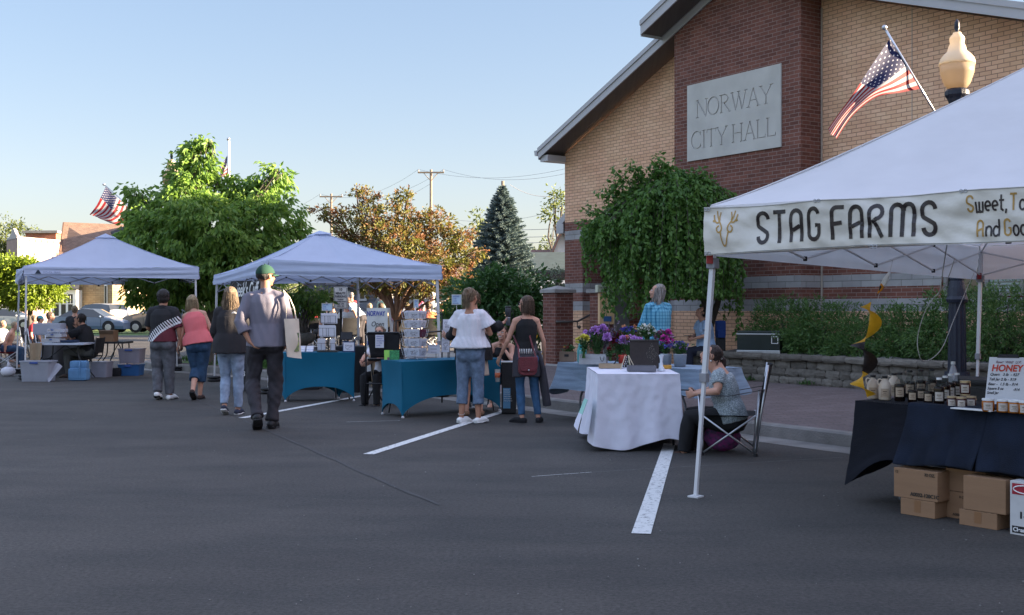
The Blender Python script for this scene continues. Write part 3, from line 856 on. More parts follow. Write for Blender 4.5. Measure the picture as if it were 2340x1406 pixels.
def fn(s,r_):
 p=spline(b,s).lerp(spline(a,s),r_);return p+Vector((0,.06*math.sin(r_*8+s*4),0))
mb.grid(fn,30,30);o=mb.build('flag_cloth',FLAGM,t,smooth=True)
L_=o.data.uv_layers.new(name='UVMap')
for p in o.data.polygons:
 for li in p.loop_indices:
  vi=o.data.loops[li].vertex_index;L_.data[li].uv=((vi%31)/30,(vi//31)/30)
mb=MB();gr_=random.Random(5)
for i in range(140):
 p=G(gr_.uniform(0,2340),gr_.uniform(930,1400));r_=gr_.uniform(.002,.007);mb.ell((p.x,p.y,r_*.5),(r_,r_*gr_.uniform(.6,1),r_*.7),6,4)
tag(mb.build('road_grit',M('pale_grit',(.20,.19,.18),.9,.3,3)),'scattered pale grit and tiny stones on the asphalt','grit',kind='stuff')
# trees and plants
RS_=np.random.RandomState(11)
def unit(v):
 return v/np.maximum(np.linalg.norm(v,axis=1,keepdims=True),1e-9)
def leafmesh(name,Cn,D,L,Wd,mat,parent,fold=.25,smooth=False,stuff=False):
 n=len(Cn)
 D=unit(D);rn=unit(RS_.normal(size=(n,3)));S=unit(np.cross(D,rn));Up=np.cross(S,D)
 L=np.asarray(L).reshape(-1,1)*np.ones((n,1));Wd=np.asarray(Wd).reshape(-1,1)*np.ones((n,1))
 v=np.empty((n,4,3))
 v[:,0]=Cn;v[:,2]=Cn+D*L-Up*L*.12
 v[:,1]=Cn+D*L*.45+S*Wd/2+Up*Wd*fold;v[:,3]=Cn+D*L*.45-S*Wd/2+Up*Wd*fold
 off=np.zeros(3);q=parent
 while q is not None:
  off+=np.array(q.location);q=q.parent
 v=(v-off).reshape(-1,3)
 b=(np.arange(n)*4).reshape(-1,1)
 f=np.concatenate([b+[0,1,2],b+[0,2,3]],axis=1).reshape(-1)
 me=bpy.data.meshes.new(name)
 me.vertices.add(len(v));me.vertices.foreach_set('co',v.ravel())
 me.loops.add(len(f));me.loops.foreach_set('vertex_index',f.astype(np.int32))
 nf=len(f)//3
 me.polygons.add(nf);me.polygons.foreach_set('loop_start',np.arange(nf,dtype=np.int32)*3);me.polygons.foreach_set('loop_total',np.full(nf,3,dtype=np.int32))
 me.materials.append(mat);me.update();me.validate()
 o=bpy.data.objects.new(name,me);C.objects.link(o)
 if parent is not None:o.parent=parent
 return o
def lobe_leaves(lobes,per_m2,rc,per,size,droop=.6,inner=.15):
 """lobes: (centre, (rx, ry, rz)); clusters of leaves on and in each lobe"""
 Cs,Ds,Ls=[],[],[]
 for c,r in lobes:
  c=np.array(c);r=np.array(r)
  area=4*PI*((r[0]*r[1]+r[0]*r[2]+r[1]*r[2])/3)
  n=max(4,int(area*per_m2))
  d=unit(RS_.normal(size=(n,3)))
  rad=np.where(RS_.rand(n)<inner,RS_.uniform(.3,.75,n),RS_.uniform(.78,1.12,n))[:,None]
  cc=c+d*r*rad*(1+.22*np.sin(d@np.array([3.1,2.3,4.7])+c[0]*7)[:,None])
  rcs=rc*RS_.uniform(.6,1.35,(n,1))
  m=per
  pc=np.repeat(cc,m,axis=0);dd=np.repeat(d,m,axis=0);rr=np.repeat(rcs,m,axis=0)
  g=RS_.normal(size=(n*m,3))*.5
  pos=pc+g*rr*np.array([1,1,.75])
  dr=dd*.8+unit(g)*.6+RS_.normal(size=(n*m,3))*.45+np.array([0,0,-droop])
  Cs.append(pos);Ds.append(dr);Ls.append(size*RS_.uniform(.6,1.25,n*m))
 return np.concatenate(Cs),np.concatenate(Ds),np.concatenate(Ls)
BARK=M('bark',(.10,.085,.07),.95,.35,5,.9,30,stretch=(4,4,1))
BARKR=M('crabapple_bark',(.20,.115,.075),.9,.3,5,.8,30,stretch=(4,4,1))
def limb(mb,a,b,r0,r1,bend=.12,seg=8,n=6):
 a=Vector(a);b=Vector(b);L_=(b-a).length;sd=rnd.random()*50;pts=[]
 for i in range(n+1):
  t=i/n;w_=math.sin(t*PI)*L_*bend
  pts.append(a.lerp(b,t)+Vector((noise.noise((sd,t*2,0))*w_,noise.noise((sd,5,t*2))*w_,w_*.4)))
 mb.loft(pts,[r0+(r1-r0)*i/n for i in range(n+1)],seg,cap='flat')
 return pts
def tree(name,label,base,fork,lobes,lm,bark=BARK,per_m2=9,rc=.28,per=26,size=.13,wr=.5,tr=.12,droop=.6,cat='tree',group=None,inner=.15,twigs=True,tr1=.6):
 t=thing(name,label,cat,base,group=group)
 mb=MB();fork=Vector(fork)
 mb.loft([Vector(base)-Vector((0,0,.1)),Vector(base)+Vector((0,0,.15)),Vector(base).lerp(fork,.5),fork],[tr*1.5,tr*1.1,tr*.95,tr*.8],10,cap='flat')
 for c,r in lobes:
  c=Vector(c);pts=limb(mb,fork,c,tr*tr1,tr*.16)
  if twigs:
   for k in range(5):
    d=Vector((rnd.gauss(0,1),rnd.gauss(0,1),rnd.gauss(.3,1))).normalized()
    limb(mb,pts[rnd.randint(3,5)],c+Vector((d.x*r[0],d.y*r[1],d.z*r[2]))*.72,tr*.16,.006,seg=5,n=4)
 mb.build('trunk',bark,t,smooth=True)
 Cn,D,L_=lobe_leaves(lobes,per_m2,rc,per,size,droop,inner)
 leafmesh('crown',Cn,D,L_,L_*wr,lm,t)
 return t
def px_lobes(lst,Y,dy=.8):
 out=[]
 for q in lst:
  x,y,rx,ry=q[:4];o_=q[4]if len(q)>4 else 0
  k=Y/F
  out.append((tuple(W(x,y,Y+o_)),(rx*k,rx*k*dy,ry*k)))
 return out
MAPLE=leafmat('maple_leaf',(.12,.24,.05),(.24,.37,.06),trans=.5)
q=W(480,706,26.5)
tree('green_tree','tall full green tree with sunlit upper lobes behind the market tents',(q.x,q.y,.15),(q.x,q.y,1.9),px_lobes([(452,345,30,26),(458,392,38,36),(440,338,14,14),(478,324,11,10),(404,402,28,32),(318,440,26,22),(432,450,60,45,-.3),(330,490,42,40),(365,545,85,62,-.4),(470,520,95,70,-.9),(560,455,58,48,.3),(612,420,42,38,.4),(640,392,16,14),(600,505,78,62,-.2),(655,540,36,34),(545,585,105,60,-.6),(335,622,62,48),(425,640,95,50,-.5),(520,650,95,44),(300,570,26,40),(325,672,36,18),(395,690,50,20)],26.5,.75),MAPLE,per_m2=22,rc=.15,per=20,size=.155,wr=.46,tr=.13,droop=1.3)
YG=leafmat('young_maple_leaf',(.16,.24,.02),(.26,.34,.03),trans=.5)
q=W(69,706,37)
tree('green_tree','small sunlit yellow-green street tree beyond the left tent',(q.x,q.y,.05),(q.x,q.y,1.5),px_lobes([(20,620,50,28),(90,645,55,32),(20,665,55,30),(65,680,60,22),(125,655,26,22),(-30,640,40,50),(60,612,30,18)],37,.9),YG,per_m2=26,rc=.2,per=24,size=.13,tr=.10,droop=.4)
q=W(710,706,24.5)
CRAB=leafmat('crabapple_leaf',(.11,.13,.025),(.20,.19,.035),(.24,.11,.05),trans=.45,nscale=2.6,c3pos=.60)
q=W(905,706,33)
tree('crabapple_tree','spreading bronze and green crabapple tree behind the middle tent',(q.x,q.y,.3),W(905,735,33),px_lobes([(735,484,24,12),(768,492,32,20),(815,436,20,8),(838,455,22,18),(850,500,55,42),(805,540,55,30),(918,462,18,26),(935,505,50,34),(900,555,80,46,-.5),(990,510,46,28),(1010,555,56,38),(1050,545,34,24),(1075,590,26,26),(1100,572,14,10),(960,600,84,46,-.6),(1040,625,46,46),(850,600,70,36),(780,560,40,24),(935,440,8,12),(850,655,50,22),(950,655,60,26),(1035,672,30,24)],33,.85),CRAB,BARKR,per_m2=17,rc=.13,per=20,size=.105,wr=.45,tr=.09,droop=.2,inner=.4,tr1=.6)
FARL=leafmat('distant_leaf',(.09,.13,.03),(.17,.20,.05),trans=.4)
def far_tree(label,px,Y,lst,lm=FARL,size=.28,tr=.2,per_m2=2.6,**kw):
 q=W(px,706,Y)
 tree('broadleaf_tree',label,(q.x,q.y,0),(q.x,q.y,2.5),px_lobes(lst,Y),lm,per_m2=per_m2,rc=.5,per=18,size=size,tr=tr,droop=.2,group='trees beyond the far houses',**kw)
far_tree('tall sunlit tree rising behind the pink walled building',10,118,[(12,540,34,34),(-10,575,30,40),(40,520,14,16),(66,560,20,18),(75,528,7,10),(5,600,40,30)])
far_tree('loose pale tree left of the spruce',1100,75,[(1098,498,14,20),(1108,530,22,22),(1090,560,20,20)])
far_tree('thin pale tree just left of the city hall roof',1262,80,[(1272,450,14,22),(1262,490,16,20),(1285,470,14,24)])
far_tree('low rounded tree beyond the dark green roof',1255,95,[(1240,585,28,14),(1262,560,22,18),(1275,590,18,16),(1215,592,22,10)])
far_tree('low sunlit tree in front of the beige house',730,60,[(740,680,26,14),(715,690,20,12),(770,690,20,14)],per_m2=4)
far_tree('far green tree row between the utility poles',700,130,[(1040,640,60,30),(1200,610,30,16),(680,660,40,16),(1100,620,40,20)])
SPR=leafmat('spruce_needle',(.075,.115,.11),(.14,.20,.20),trans=.15,rough=.7)
def spruce(label,px,Y,topy,basey,wpx):
 k=Y/F;base=W(px,basey,Y);top=W(px,topy,Y);Hh=(top-base).length
 t=thing('spruce_tree',label,'tree',(base.x,base.y,0))
 mb=MB();mb.loft([(base.x,base.y,0),(base.x,base.y,base.z),tuple(top)],[.16,.14,.015],8,cap='flat')
 Cs,Ds,Ls=[],[],[]
 lev=42
 for i in range(lev):
  f=i/lev;z=base.z+Hh*(f**.9);R_=wpx*k/2*(1-f)**.82*(1 if i>2 else.9)+.06
  nb=int(15-7*f)
  for j in range(nb):
   a=2*PI*(j+rnd.random())/nb;L_=R_*rnd.uniform(.72,1.1)
   n=max(6,int(L_*30));tt=np.linspace(.12,1,n)
   dx,dy=math.cos(a),math.sin(a)
   br=np.stack([base.x+dx*L_*tt,base.y+dy*L_*tt,z-.35*L_*tt+.28*L_*tt**2.2],1)
   mb.loft([tuple(br[0]),tuple(br[n//2]),tuple(br[-1])],[.018,.012,.004],4,cap=None)
   rep=14;P_=np.repeat(br,rep,axis=0)
   side=np.array([-dy,dx,0])*RS_.uniform(-1,1,(len(P_),1))*.16*np.repeat((1.15-tt),rep)[:,None]*min(L_,1.2)*1.4
   P_=P_+side+RS_.normal(size=P_.shape)*.018
   D_=np.array([dx,dy,-.15])*.8+side*3+RS_.normal(size=P_.shape)*.45
   Cs.append(P_);Ds.append(D_);Ls.append(RS_.uniform(.05,.13,len(P_)))
 mb.build('trunk',BARK,t)
 L_=np.concatenate(Ls)
 leafmesh('crown',np.concatenate(Cs),np.concatenate(Ds),L_,L_*.26,SPR,t,fold=.1)
spruce('tall blue-grey spruce beside the city hall eave',1148,52,422,650,175)
BUSHL=leafmat('bush_leaf',(.03,.09,.022),(.07,.16,.035),trans=.3)
BUSHG=leafmat('grey_bush_leaf',(.11,.15,.09),(.20,.25,.16),trans=.3)
def bush(label,base,lobes,lm=BUSHL,size=.09,per_m2=22,rc=.13,per=18,wr=.5,group=None,droop=.2,name='shrub',extra=None):
 t=thing(name,label,'shrub' if name=='shrub' else 'plant',base,group=group)
 mb=MB()
 for c,r in lobes:
  for k in range(4):
   limb(mb,Vector(base)+Vector((rnd.uniform(-.1,.1),rnd.uniform(-.1,.1),0)),Vector(c)+Vector((rnd.uniform(-.5,.5)*r[0],rnd.uniform(-.5,.5)*r[1],rnd.uniform(0,.6)*r[2])),.02,.006,seg=5,n=4)
 mb.build('stems',BARK,t)
 Cn,D,L_=lobe_leaves(lobes,per_m2,rc,per,size,droop,.12)
 if extra:Cn=np.concatenate([Cn,np.array(extra[0])]);D=np.concatenate([D,np.array(extra[1])]);L_=np.concatenate([L_,RS_.uniform(.035,.07,len(extra[0]))])
 leafmesh('foliage',Cn,D,L_,L_*wr,lm,t)
 return t
q=W(1150,706,27.5)
bush('big dark green rounded bush left of the brick gate pillar',(q.x,q.y,.28),px_lobes([(1140,690,85,60),(1075,725,60,60),(1200,700,60,60),(1120,650,55,34),(1180,660,50,34),(1060,680,36,30),(1230,735,40,60),(1130,750,90,60)],27.5),size=.14,per_m2=13,rc=.2,per=20)
q=W(1268,706,28.5)
bush('pale grey-green bush at the city hall corner',(q.x,q.y,.28),px_lobes([(1262,650,26,30),(1280,630,16,20),(1250,690,22,40)],28.5),BUSHG,size=.08,per_m2=20)
q=W(1045,706,30)
bush('sunlit leafy bush right of the crabapple trunk',(q.x,q.y,.28),px_lobes([(1045,695,26,26),(1030,730,30,40),(1065,655,20,22)],30),YG,size=.11,per_m2=12)
HED=leafmat('spirea_leaf',(.05,.12,.03),(.12,.22,.05),trans=.3)
for k,(u,hh,lab)in enumerate(((.02,.80,'rounded dark shrub beside the metal cooler, first of the hedge'),(.85,.72,'dark shrub in the hedge behind the wind spinner'),(1.7,.50,'dark shrub in the hedge left of the lamp post'),(2.5,.66,'dark shrub in the hedge just behind the lamp post'),(3.3,.92,'taller dark shrub under the city hall window'),(4.2,.98,'dark shrub behind the honey price sign'),(5.2,.95,'last dark shrub of the hedge at the right edge'))):
 c=U(u,4.95,.72+hh*.5)
 lob=[(tuple(c),(.55,.52,hh*.62)),(tuple(c+E*.3+Vector((0,0,-.1))),(.35,.4,hh*.45)),(tuple(c-E*.32-N*.15+Vector((0,0,-.12))),(.34,.34,hh*.42)),(tuple(c-N*.3-Vector((0,0,.2))),(.5,.3,.26))]
 Cs=[];Ds=[]
 for s in range(46):
  a=rnd.uniform(0,6.28);r_=rnd.uniform(.1,.5);p0=c+Vector((math.cos(a)*r_,math.sin(a)*r_,hh*.30));d=Vector((math.cos(a)*.5,math.sin(a)*.5,1.2)).normalized()
  for j in range(16):
   Cs.append(p0+d*(j*.017));Ds.append(d+Vector((rnd.gauss(0,.8),rnd.gauss(0,.8),.1)))
 bush(lab,U(u,4.95,.68),lob,HED,size=.062,per_m2=55,rc=.085,per=16,wr=.32,group='hedge shrubs in the planting bed',extra=(Cs,Ds))
MUL=leafmat('mulberry_leaf',(.06,.15,.028),(.14,.27,.05),trans=.4)
def weeping():
 base=U(-1.55,4.55,.62);t=thing('weeping_tree','weeping green tree with a curtain of hanging branches against the city hall pier','tree',base)
 ppm=F/19.9
 hub=W(1535,440,19.9);mb=MB()
 mb.loft([base,base+Vector((.05,0,.8)),base+Vector((-.15,0,1.8)),hub],[.13,.10,.09,.07],10,cap='flat')
 limb(mb,base+Vector((.02,.02,.2)),base+Vector((.5,-.2,1.7)),.07,.03)
 Cs,Ds,Ls=[],[],[]
 S_=400
 for s in range(S_):
  a=rnd.uniform(0,2*PI);r_=math.sqrt(rnd.random())
  ex=math.cos(a);ey=math.sin(a)
  rx=(1.52 if ex<0 else 1.05)*r_*rnd.uniform(.85,1.08);ry=1.15*r_
  tip=hub+Vector((ex*rx,ey*ry,0))
  ztop=hub.z+.30*(1-r_**2)-(.62*r_*abs(ex)+.1*r_ if ex<0 else.25*r_)+rnd.uniform(-.12,.15)
  xp=1170+tip.x*F/tip.y
  zb=rnd.uniform(.95,1.5)if xp>1480 else(rnd.uniform(1.3,2.2)if xp>1400 else rnd.uniform(1.9,2.9))
  if rnd.random()<.35:zb+=rnd.uniform(.2,1.6)
  if 1515<xp<1665 and(tip-O0).dot(N)<4.75:zb=max(zb,1.68)
  if zb>ztop-.25:zb=ztop-.3
  pts=[hub.lerp(Vector((tip.x,tip.y,ztop)),f)+Vector((0,0,.22*math.sin(f*PI)*r_))for f in(.25,.5,.75,1)]
  sx=rnd.gauss(0,.07);sy=rnd.gauss(0,.07);drop=ztop-zb
  for f in(.12,.3,.5,.75,1):pts.append(Vector((tip.x+ex*.12*math.sin(f*2)+sx*f,tip.y+ey*.12*math.sin(f*2)+sy*f,ztop-drop*f)))
  if s%2==0:mb.loft(pts,[.014,.012,.01,.008,.007,.006,.005,.004,.003],4,cap=None)
  L_=drop+r_*1.2;n=int(L_/.021)
  for i in range(n):
   f=(i+rnd.random())/n
   if f<.22:continue
   p=spline(pts,f);q2=spline(pts,min(1,f+.02));d=(q2-p)
   if d.length<1e-6:continue
   d.normalize()
   Cs.append(p+Vector((rnd.gauss(0,.03),rnd.gauss(0,.03),rnd.gauss(0,.02))));Ds.append(d*.7+Vector((rnd.gauss(0,.6),rnd.gauss(0,.6),rnd.gauss(-.5,.4))))
 for px,py,x2,y2 in((1470,420,1440,375),(1480,420,1500,360),(1450,430,1410,395),(1500,410,1510,372),(1430,440,1385,432),(1420,470,1370,440),(1560,400,1600,395),(1440,450,1400,415),(1400,480,1345,480),(1390,500,1330,515),(1460,420,1455,385),(1490,410,1530,372),(1580,410,1615,420),(1600,430,1612,400)):
  a_=W(px,py+15,19.6);b_=W(x2,y2,19.4);limb(mb,a_,b_,.014,.004,seg=5)
  for i in range(95):
   f=rnd.uniform(.0,1.08);p=a_.lerp(b_,f)
   Cs.append(p+Vector((rnd.gauss(0,.06),rnd.gauss(0,.06),rnd.gauss(0,.05))));Ds.append(Vector((rnd.gauss(0,.8),rnd.gauss(0,.8),rnd.gauss(-.2,.5))))
 L_=RS_.uniform(.055,.12,len(Cs))
 mb.build('trunk',BARK,t)
 leafmesh('crown',np.array(Cs),np.array(Ds),L_,L_*.6,MUL,t)
weeping()
def tufts(label,pts,mat,n,hgt,name='grass_tuft'):
 Cs=[];Ds=[]
 for i in range(n):
  c,r=pts[rnd.randrange(len(pts))]
  Cs.append(Vector(c)+Vector((rnd.gauss(0,r),rnd.gauss(0,r),0)));Ds.append(Vector((rnd.gauss(0,.35),rnd.gauss(0,.35),1)))
 L_=RS_.uniform(.4,1,n)*hgt
 o=leafmesh(name,np.array(Cs),np.array(Ds),L_,np.full(n,.02),mat,None)
 tag(o,label,'ground cover',kind='stuff')
GR=leafmat('verge_leaf',(.03,.09,.015),(.07,.16,.03),trans=.3)
tufts('unmown grass and weeds on the verge behind the tents',[(U(-14+.4*i,-.6+.04*i+.3*(i%3),.17),.22)for i in range(14)],GR,5000,.18,'verge_grass')
tufts('leafy plants at the foot of the green bush',[(U(-7.5-.2*i,4.2,.28),.15)for i in range(5)],GR,1600,.5,'border_plants')
tufts('weeds in the joints of the retaining wall',[(U(.3,3.78,.3),.08),(U(1.55,3.78,.3),.07),(U(3.0,3.78,.3),.05)],GR,160,.10,'weeds')
def petals(mb,c,r,n,mi,k=7):
 c=Vector(c)
 for i in range(n):
  d=Vector((rnd.gauss(0,1),rnd.gauss(-.2,1),rnd.gauss(.5,.8))).normalized();s=d.orthogonal().normalized();u_=d.cross(s)
  a=rnd.uniform(0,6.3);s,u_=s*math.cos(a)+u_*math.sin(a),u_*math.cos(a)-s*math.sin(a)
  b=c+d*r*.25;w_=r*.42
  mb.add([b,b+d*r*.5+s*w_,b+d*r*.95,b+d*r*.5-s*w_],[(0,1,2),(0,2,3)],mi)
YEL=M('yellow_petal',(.75,.42,.02),.6,.1)
mb=MB()
for p in(W(1247,812,25.5),W(1243,808,25.3),W(1254,815,25.6),W(1225,770,26)):petals(mb,p,.05,16,0)
tag(mb.build('yellow_daylily',YEL),'yellow flowers at the foot of the brick gate pillar','flowers')
mb=MB()
for i in range(9):petals(mb,U(-13.2+.4*i+rnd.uniform(-.1,.1),-.7+rnd.uniform(0,.6),.28),.05,12,0)
tag(mb.build('verge_flower',YEL),'small yellow flowers dotted in the verge behind the walkers','flowers')
# far buildings
def wallq(mb,a,b,z0,z1,mi=0):mb.quad((a[0],a[1],z0),(b[0],b[1],z0),(b[0],b[1],z1),(a[0],a[1],z1),mi)
FIELD=brick('field_stone',(.27,.185,.105),(.37,.27,.16),(.17,.11,.06),.42,.16,.012,.9,.9,.6)
def far_house():
 Y=82;k=W(257,706,Y);t=thing('stone_house','tan stone house with brown shingle roof and white bay window, behind the left tent','house',(k.x-3,k.y+3,0))
 L_=W(118,706,Y+1.5);Rr=W(335,706,Y+4)
 a=(L_.x,L_.y);b=(k.x,k.y);c=(Rr.x,Rr.y)
 he=W(0,585,Y).z
 mb=MB();wallq(mb,a,b,0,he);wallq(mb,b,c,0,he)
 ap=W(300,520,Y+2)
 mb.poly([(b[0],b[1],he),(c[0],c[1],he),tuple(ap)]);
 mb.quad((a[0],a[1],0),(a[0],a[1]+9,0),(a[0],a[1]+9,he),(a[0],a[1],he));mb.quad((a[0],a[1]+9,0),(c[0],c[1]+6,0),(c[0],c[1]+6,he),(a[0],a[1]+9,he))
 mb.build('wall',FIELD,t,uv=True)
 mb=MB()
 e0=W(132,590,Y+.6);r0=W(147,508,Y+5);r1=W(302,514,Y+6.5);e1=W(276,590,Y-.6)
 mb.prism([e0,e1,r1,r0],(0,0,-.15));
 mb.prism([e1+Vector((.2,.1,.02)),ap+Vector((.1,-.5,.25)),r1,ap+Vector((-1.3,-.6,-.35))],(0,0,-.12),1)
 mb.prism([ap+Vector((.1,-.5,.27)),Vector((c[0]+.3,c[1]-.2,he-.05)),Vector((c[0]+.3,c[1]+5,he)),r1],(0,0,-.12),1)
 mb.prism([W(138,575,Y+1),W(147,508,Y+5),W(152,508,Y+5.5),W(150,560,Y+4)],(-.12,0,0),2)
 mb.build('roof',[SHING,SHINGD,M('brown_gable',(.16,.09,.06),.9)],t,uv=True)
 ch=MB();
 p0=W(120,706,Y-.4);p1=W(174,706,Y-.4);z0=W(0,742,Y).z;z1=W(0,668,Y).z
 mb=MB();mb.obox((p0.x,p0.y,0),(p1.x-p0.x,0,0),(0,2.6,0),(0,0,z1+.15));bw=mb.build('bay_window',WHITE,t)
 mb=MB();n=3
 for i in range(n):
  x0=p0.x+.12+(p1.x-p0.x-.2)*i/n;x1=x0+(p1.x-p0.x-.2)/n-.16
  zz=.95
  mb.quad((x0,p0.y-.01,zz),(x1,p0.y-.01,zz),(x1,p0.y-.01,z1-.15),(x0,p0.y-.01,z1-.15))
 mb.build('pane',GLASS,bw)
 mb=MB()
 for i in range(n):
  x0=p0.x+.12+(p1.x-p0.x-.2)*i/n;x1=x0+(p1.x-p0.x-.2)/n-.16
  mb.obox((x0,p0.y-.03,(z1+.95)/2-.02),(x1-x0,0,0),(0,.015,0),(0,0,.05));mb.obox(((x0+x1)/2-.02,p0.y-.032,(z1+.95)/2),(.03,0,0),(0,.015,0),(0,0,.6))
 mb.build('muntin',WHITE,bw)
 mb=MB();mb.prism([(p0.x-.3,p0.y-.3,z1+.15),(p1.x+.3,p0.y-.3,z1+.15),(p1.x-.2,p0.y+1.2,z1+.95),(p0.x+.2,p0.y+1.2,z1+.95)],(0,0,.08));mb.build('bay_roof',SHINGD,bw,uv=True)
 def win_on(A,B,f0,f1,z0,z1,name='window',mi=GLASS):
  A=Vector((A[0],A[1],0));B=Vector((B[0],B[1],0));d=(B-A);nn=Vector((d.y,-d.x,0)).normalized()
  p=A+d*f0;e_=d*(f1-f0)
  mb=MB();mb.obox(p+Vector((0,0,z0)),e_,nn*.06,(0,0,z1-z0));wf=mb.build(name,WHITE,t)
  mb=MB();q=p+nn*.065+e_*.12;mb.quad(q+Vector((0,0,z0+.08)),q+e_*.76+Vector((0,0,z0+.08)),q+e_*.76+Vector((0,0,z1-.08)),q+Vector((0,0,z1-.08)));mb.build('pane',mi,wf)
 win_on(a,b,.875,.92,1.5,3.2)
 win_on(b,c,.42,.72,.3,2.4,mi=M('tan_blind',(.33,.24,.17),.7));win_on(b,c,.42,.72,2.6,4.0)
 return t
far_house()
PINK=M('pink_stucco',(.36,.24,.21),.9,.08,1.5,.4,25)
def pink():
 Y=96;k=W(40,706,Y);zt=W(0,544,Y).z
 t=thing('pink_building','pale pink stucco building with a curved parapet behind the small street tree','building',(k.x,k.y+4,0))
 l=W(15,706,Y+3);r=W(150,706,Y+6)
 mb=MB();mb.prism([(k.x,k.y,0),(r.x,r.y,0),(r.x,r.y+6,0),(l.x,l.y+6,0),(l.x,l.y,0)],(0,0,zt));mb.build('wall',PINK,t)
 mb=MB();n=10;pts=[]
 for i in range(n+1):
  f=i/n;p=Vector((l.x,l.y,0)).lerp(Vector((k.x,k.y,0)),f);pts.append(Vector((p.x,p.y,zt+(.15+.75*math.exp(-((f-.6)/.22)**2)))))
 mb.prism([Vector((l.x,l.y,zt-.1))]+pts+[Vector((k.x,k.y,zt-.1))],(.1,.35,0));mb.build('parapet',M('grey_stucco',(.42,.38,.38),.9),t)
 mb=MB()
 for i in range(1,8):p=Vector((k.x,k.y,zt)).lerp(Vector((r.x,r.y,zt)),i/8);mb.box(p+Vector((0,-.05,-.05)),(.12,.2,.3))
 mb.obox((k.x,k.y-.1,zt),(r.x-k.x,r.y-k.y,0),(0,.3,0),(0,0,.12));mb.build('coping',M('pale_coping',(.6,.5,.46),.8),t)
 mb=MB();p0=W(15,706,Y+2.8);
 for i in range(3):mb.obox((l.x+.4+i*.9,l.y-.1-i*1.0,.4),(.55,-.5,0),(.05,.06,0),(0,0,2.6))
 mb.build('shop_window',GLASS,t)
 p=W(58,706,Y+16);q2=W(128,706,Y+16);z=W(0,533,Y+16).z
 t2=thing('brick_building','orange brick building top just visible behind the pink building','building',((p.x+q2.x)/2,p.y+2,0))
 mb=MB();mb.obox((p.x,p.y,0),(q2.x-p.x,0,0),(0,6,0),(0,0,z));mb.build('wall',REDO,t2,uv=True)
 mb=MB();mb.obox((p.x-.2,p.y-.2,z),(q2.x-p.x+.4,0,0),(0,6.4,0),(0,0,.25));mb.build('coping',CONC,t2)
pink()
SIDING=brick('beige_siding',(.36,.28,.21),(.40,.31,.24),(.23,.18,.14),12,.16,.012,.7,.7,.2)
SIDG=brick('grey_siding',(.22,.23,.26),(.25,.26,.29),(.12,.12,.14),12,.16,.012,.7,.7,.2)
def house(label,x0,x1,Y,ridge_y,eave_y,mat,roofm,depth=8,wins=(),name='house',gable=False):
 a=W(x0,706,Y);b=W(x1,706,Y);ze=W(0,eave_y,Y).z;zr=W(0,ridge_y,Y+depth/2).z
 t=thing(name,label,'house',((a.x+b.x)/2,Y+depth/2,0))
 mb=MB()
 mb.obox((a.x,Y,0),(b.x-a.x,0,0),(0,depth,0),(0,0,ze))
 if gable:mb.prism([(a.x,Y,ze),(b.x,Y,ze),((a.x+b.x)/2,Y,zr)],(0,depth,0))
 else:
  mb.prism([(a.x,Y,ze),(a.x,Y+depth,ze),(a.x,Y+depth/2,zr)],(b.x-a.x,0,0))
 mb.build('wall',mat,t,uv=True)
 mb=MB();o_=.45
 if gable:
  m_=(a.x+b.x)/2;s=(zr-ze)/(m_-a.x)
  mb.prism([(a.x-o_,Y-o_,ze-o_*s+.03),(m_,Y-o_,zr+.03),(m_,Y+depth,zr+.03),(a.x-o_,Y+depth,ze-o_*s+.03)],(0,0,.18));mb.prism([(m_,Y-o_,zr+.03),(b.x+o_,Y-o_,ze-o_*s+.03),(b.x+o_,Y+depth,ze-o_*s+.03),(m_,Y+depth,zr+.03)],(0,0,.18))
 else:
  s=(zr-ze)/(depth/2)
  mb.prism([(a.x-o_,Y-o_,ze-o_*s+.03),(b.x+o_,Y-o_,ze-o_*s+.03),(b.x+o_,Y+depth/2,zr+.03),(a.x-o_,Y+depth/2,zr+.03)],(0,0,.18));mb.prism([(a.x-o_,Y+depth/2,zr+.03),(b.x+o_,Y+depth/2,zr+.03),(b.x+o_,Y+depth+o_,ze-o_*s+.03),(a.x-o_,Y+depth+o_,ze-o_*s+.03)],(0,0,.18))
 mb.build('roof',roofm,t,uv=True)
 for wx0,wx1,wy0,wy1 in wins:
  p=W(wx0,wy1,Y);q2=W(wx1,wy0,Y)
  mb=MB();mb.obox((p.x,Y-.08,p.z),(q2.x-p.x,0,0),(0,.08,0),(0,0,q2.z-p.z));wf=mb.build('window',WHITE,t)
  mb=MB();g=.12;mb.quad((p.x+g,Y-.09,p.z+g),(q2.x-g,Y-.09,p.z+g),(q2.x-g,Y-.09,q2.z-g),(p.x+g,Y-.09,q2.z-g));mb.build('pane',GLASS,wf)
 return t
house('long beige sided garage behind the crabapple tree',862,1052,58,612,652,SIDING,SHINGR,wins=((1010,1022,655,690),))
house('grey sided house with a white door behind the parking sign',765,862,62,615,655,SIDG,SHINGD,wins=((818,838,668,688),(790,800,665,690)))
house('low dark gabled house left of the parking sign',690,762,64,632,668,SIDG,SHINGR,wins=((735,756,672,690),),gable=True)
house('house with a dark green hipped roof just left of the city hall',1195,1330,60,585,622,M('dark_green_wall',(.03,.05,.045),.7),M('green_black_shingle',(.035,.055,.055),.9,.2,3),wins=())
house('house with a red-brown roof behind the spruce',1120,1246,74,578,615,SIDING,SHINGR,wins=())
house('white house with steep roof and brick chimney behind the city hall corner',1250,1320,70,540,610,WHITE,SHINGR,gable=True)
mb=MB();a=W(1222,632,58);b=W(1290,632,58)
t=thing('porch_canopy','dark canopy with white trim at the green roofed house','canopy',(a.x,a.y,0))
mb.obox((a.x,a.y,a.z-.1),(b.x-a.x,0,0),(0,1.9,0),(0,0,.32));mb.build('awning',BLACK,t)
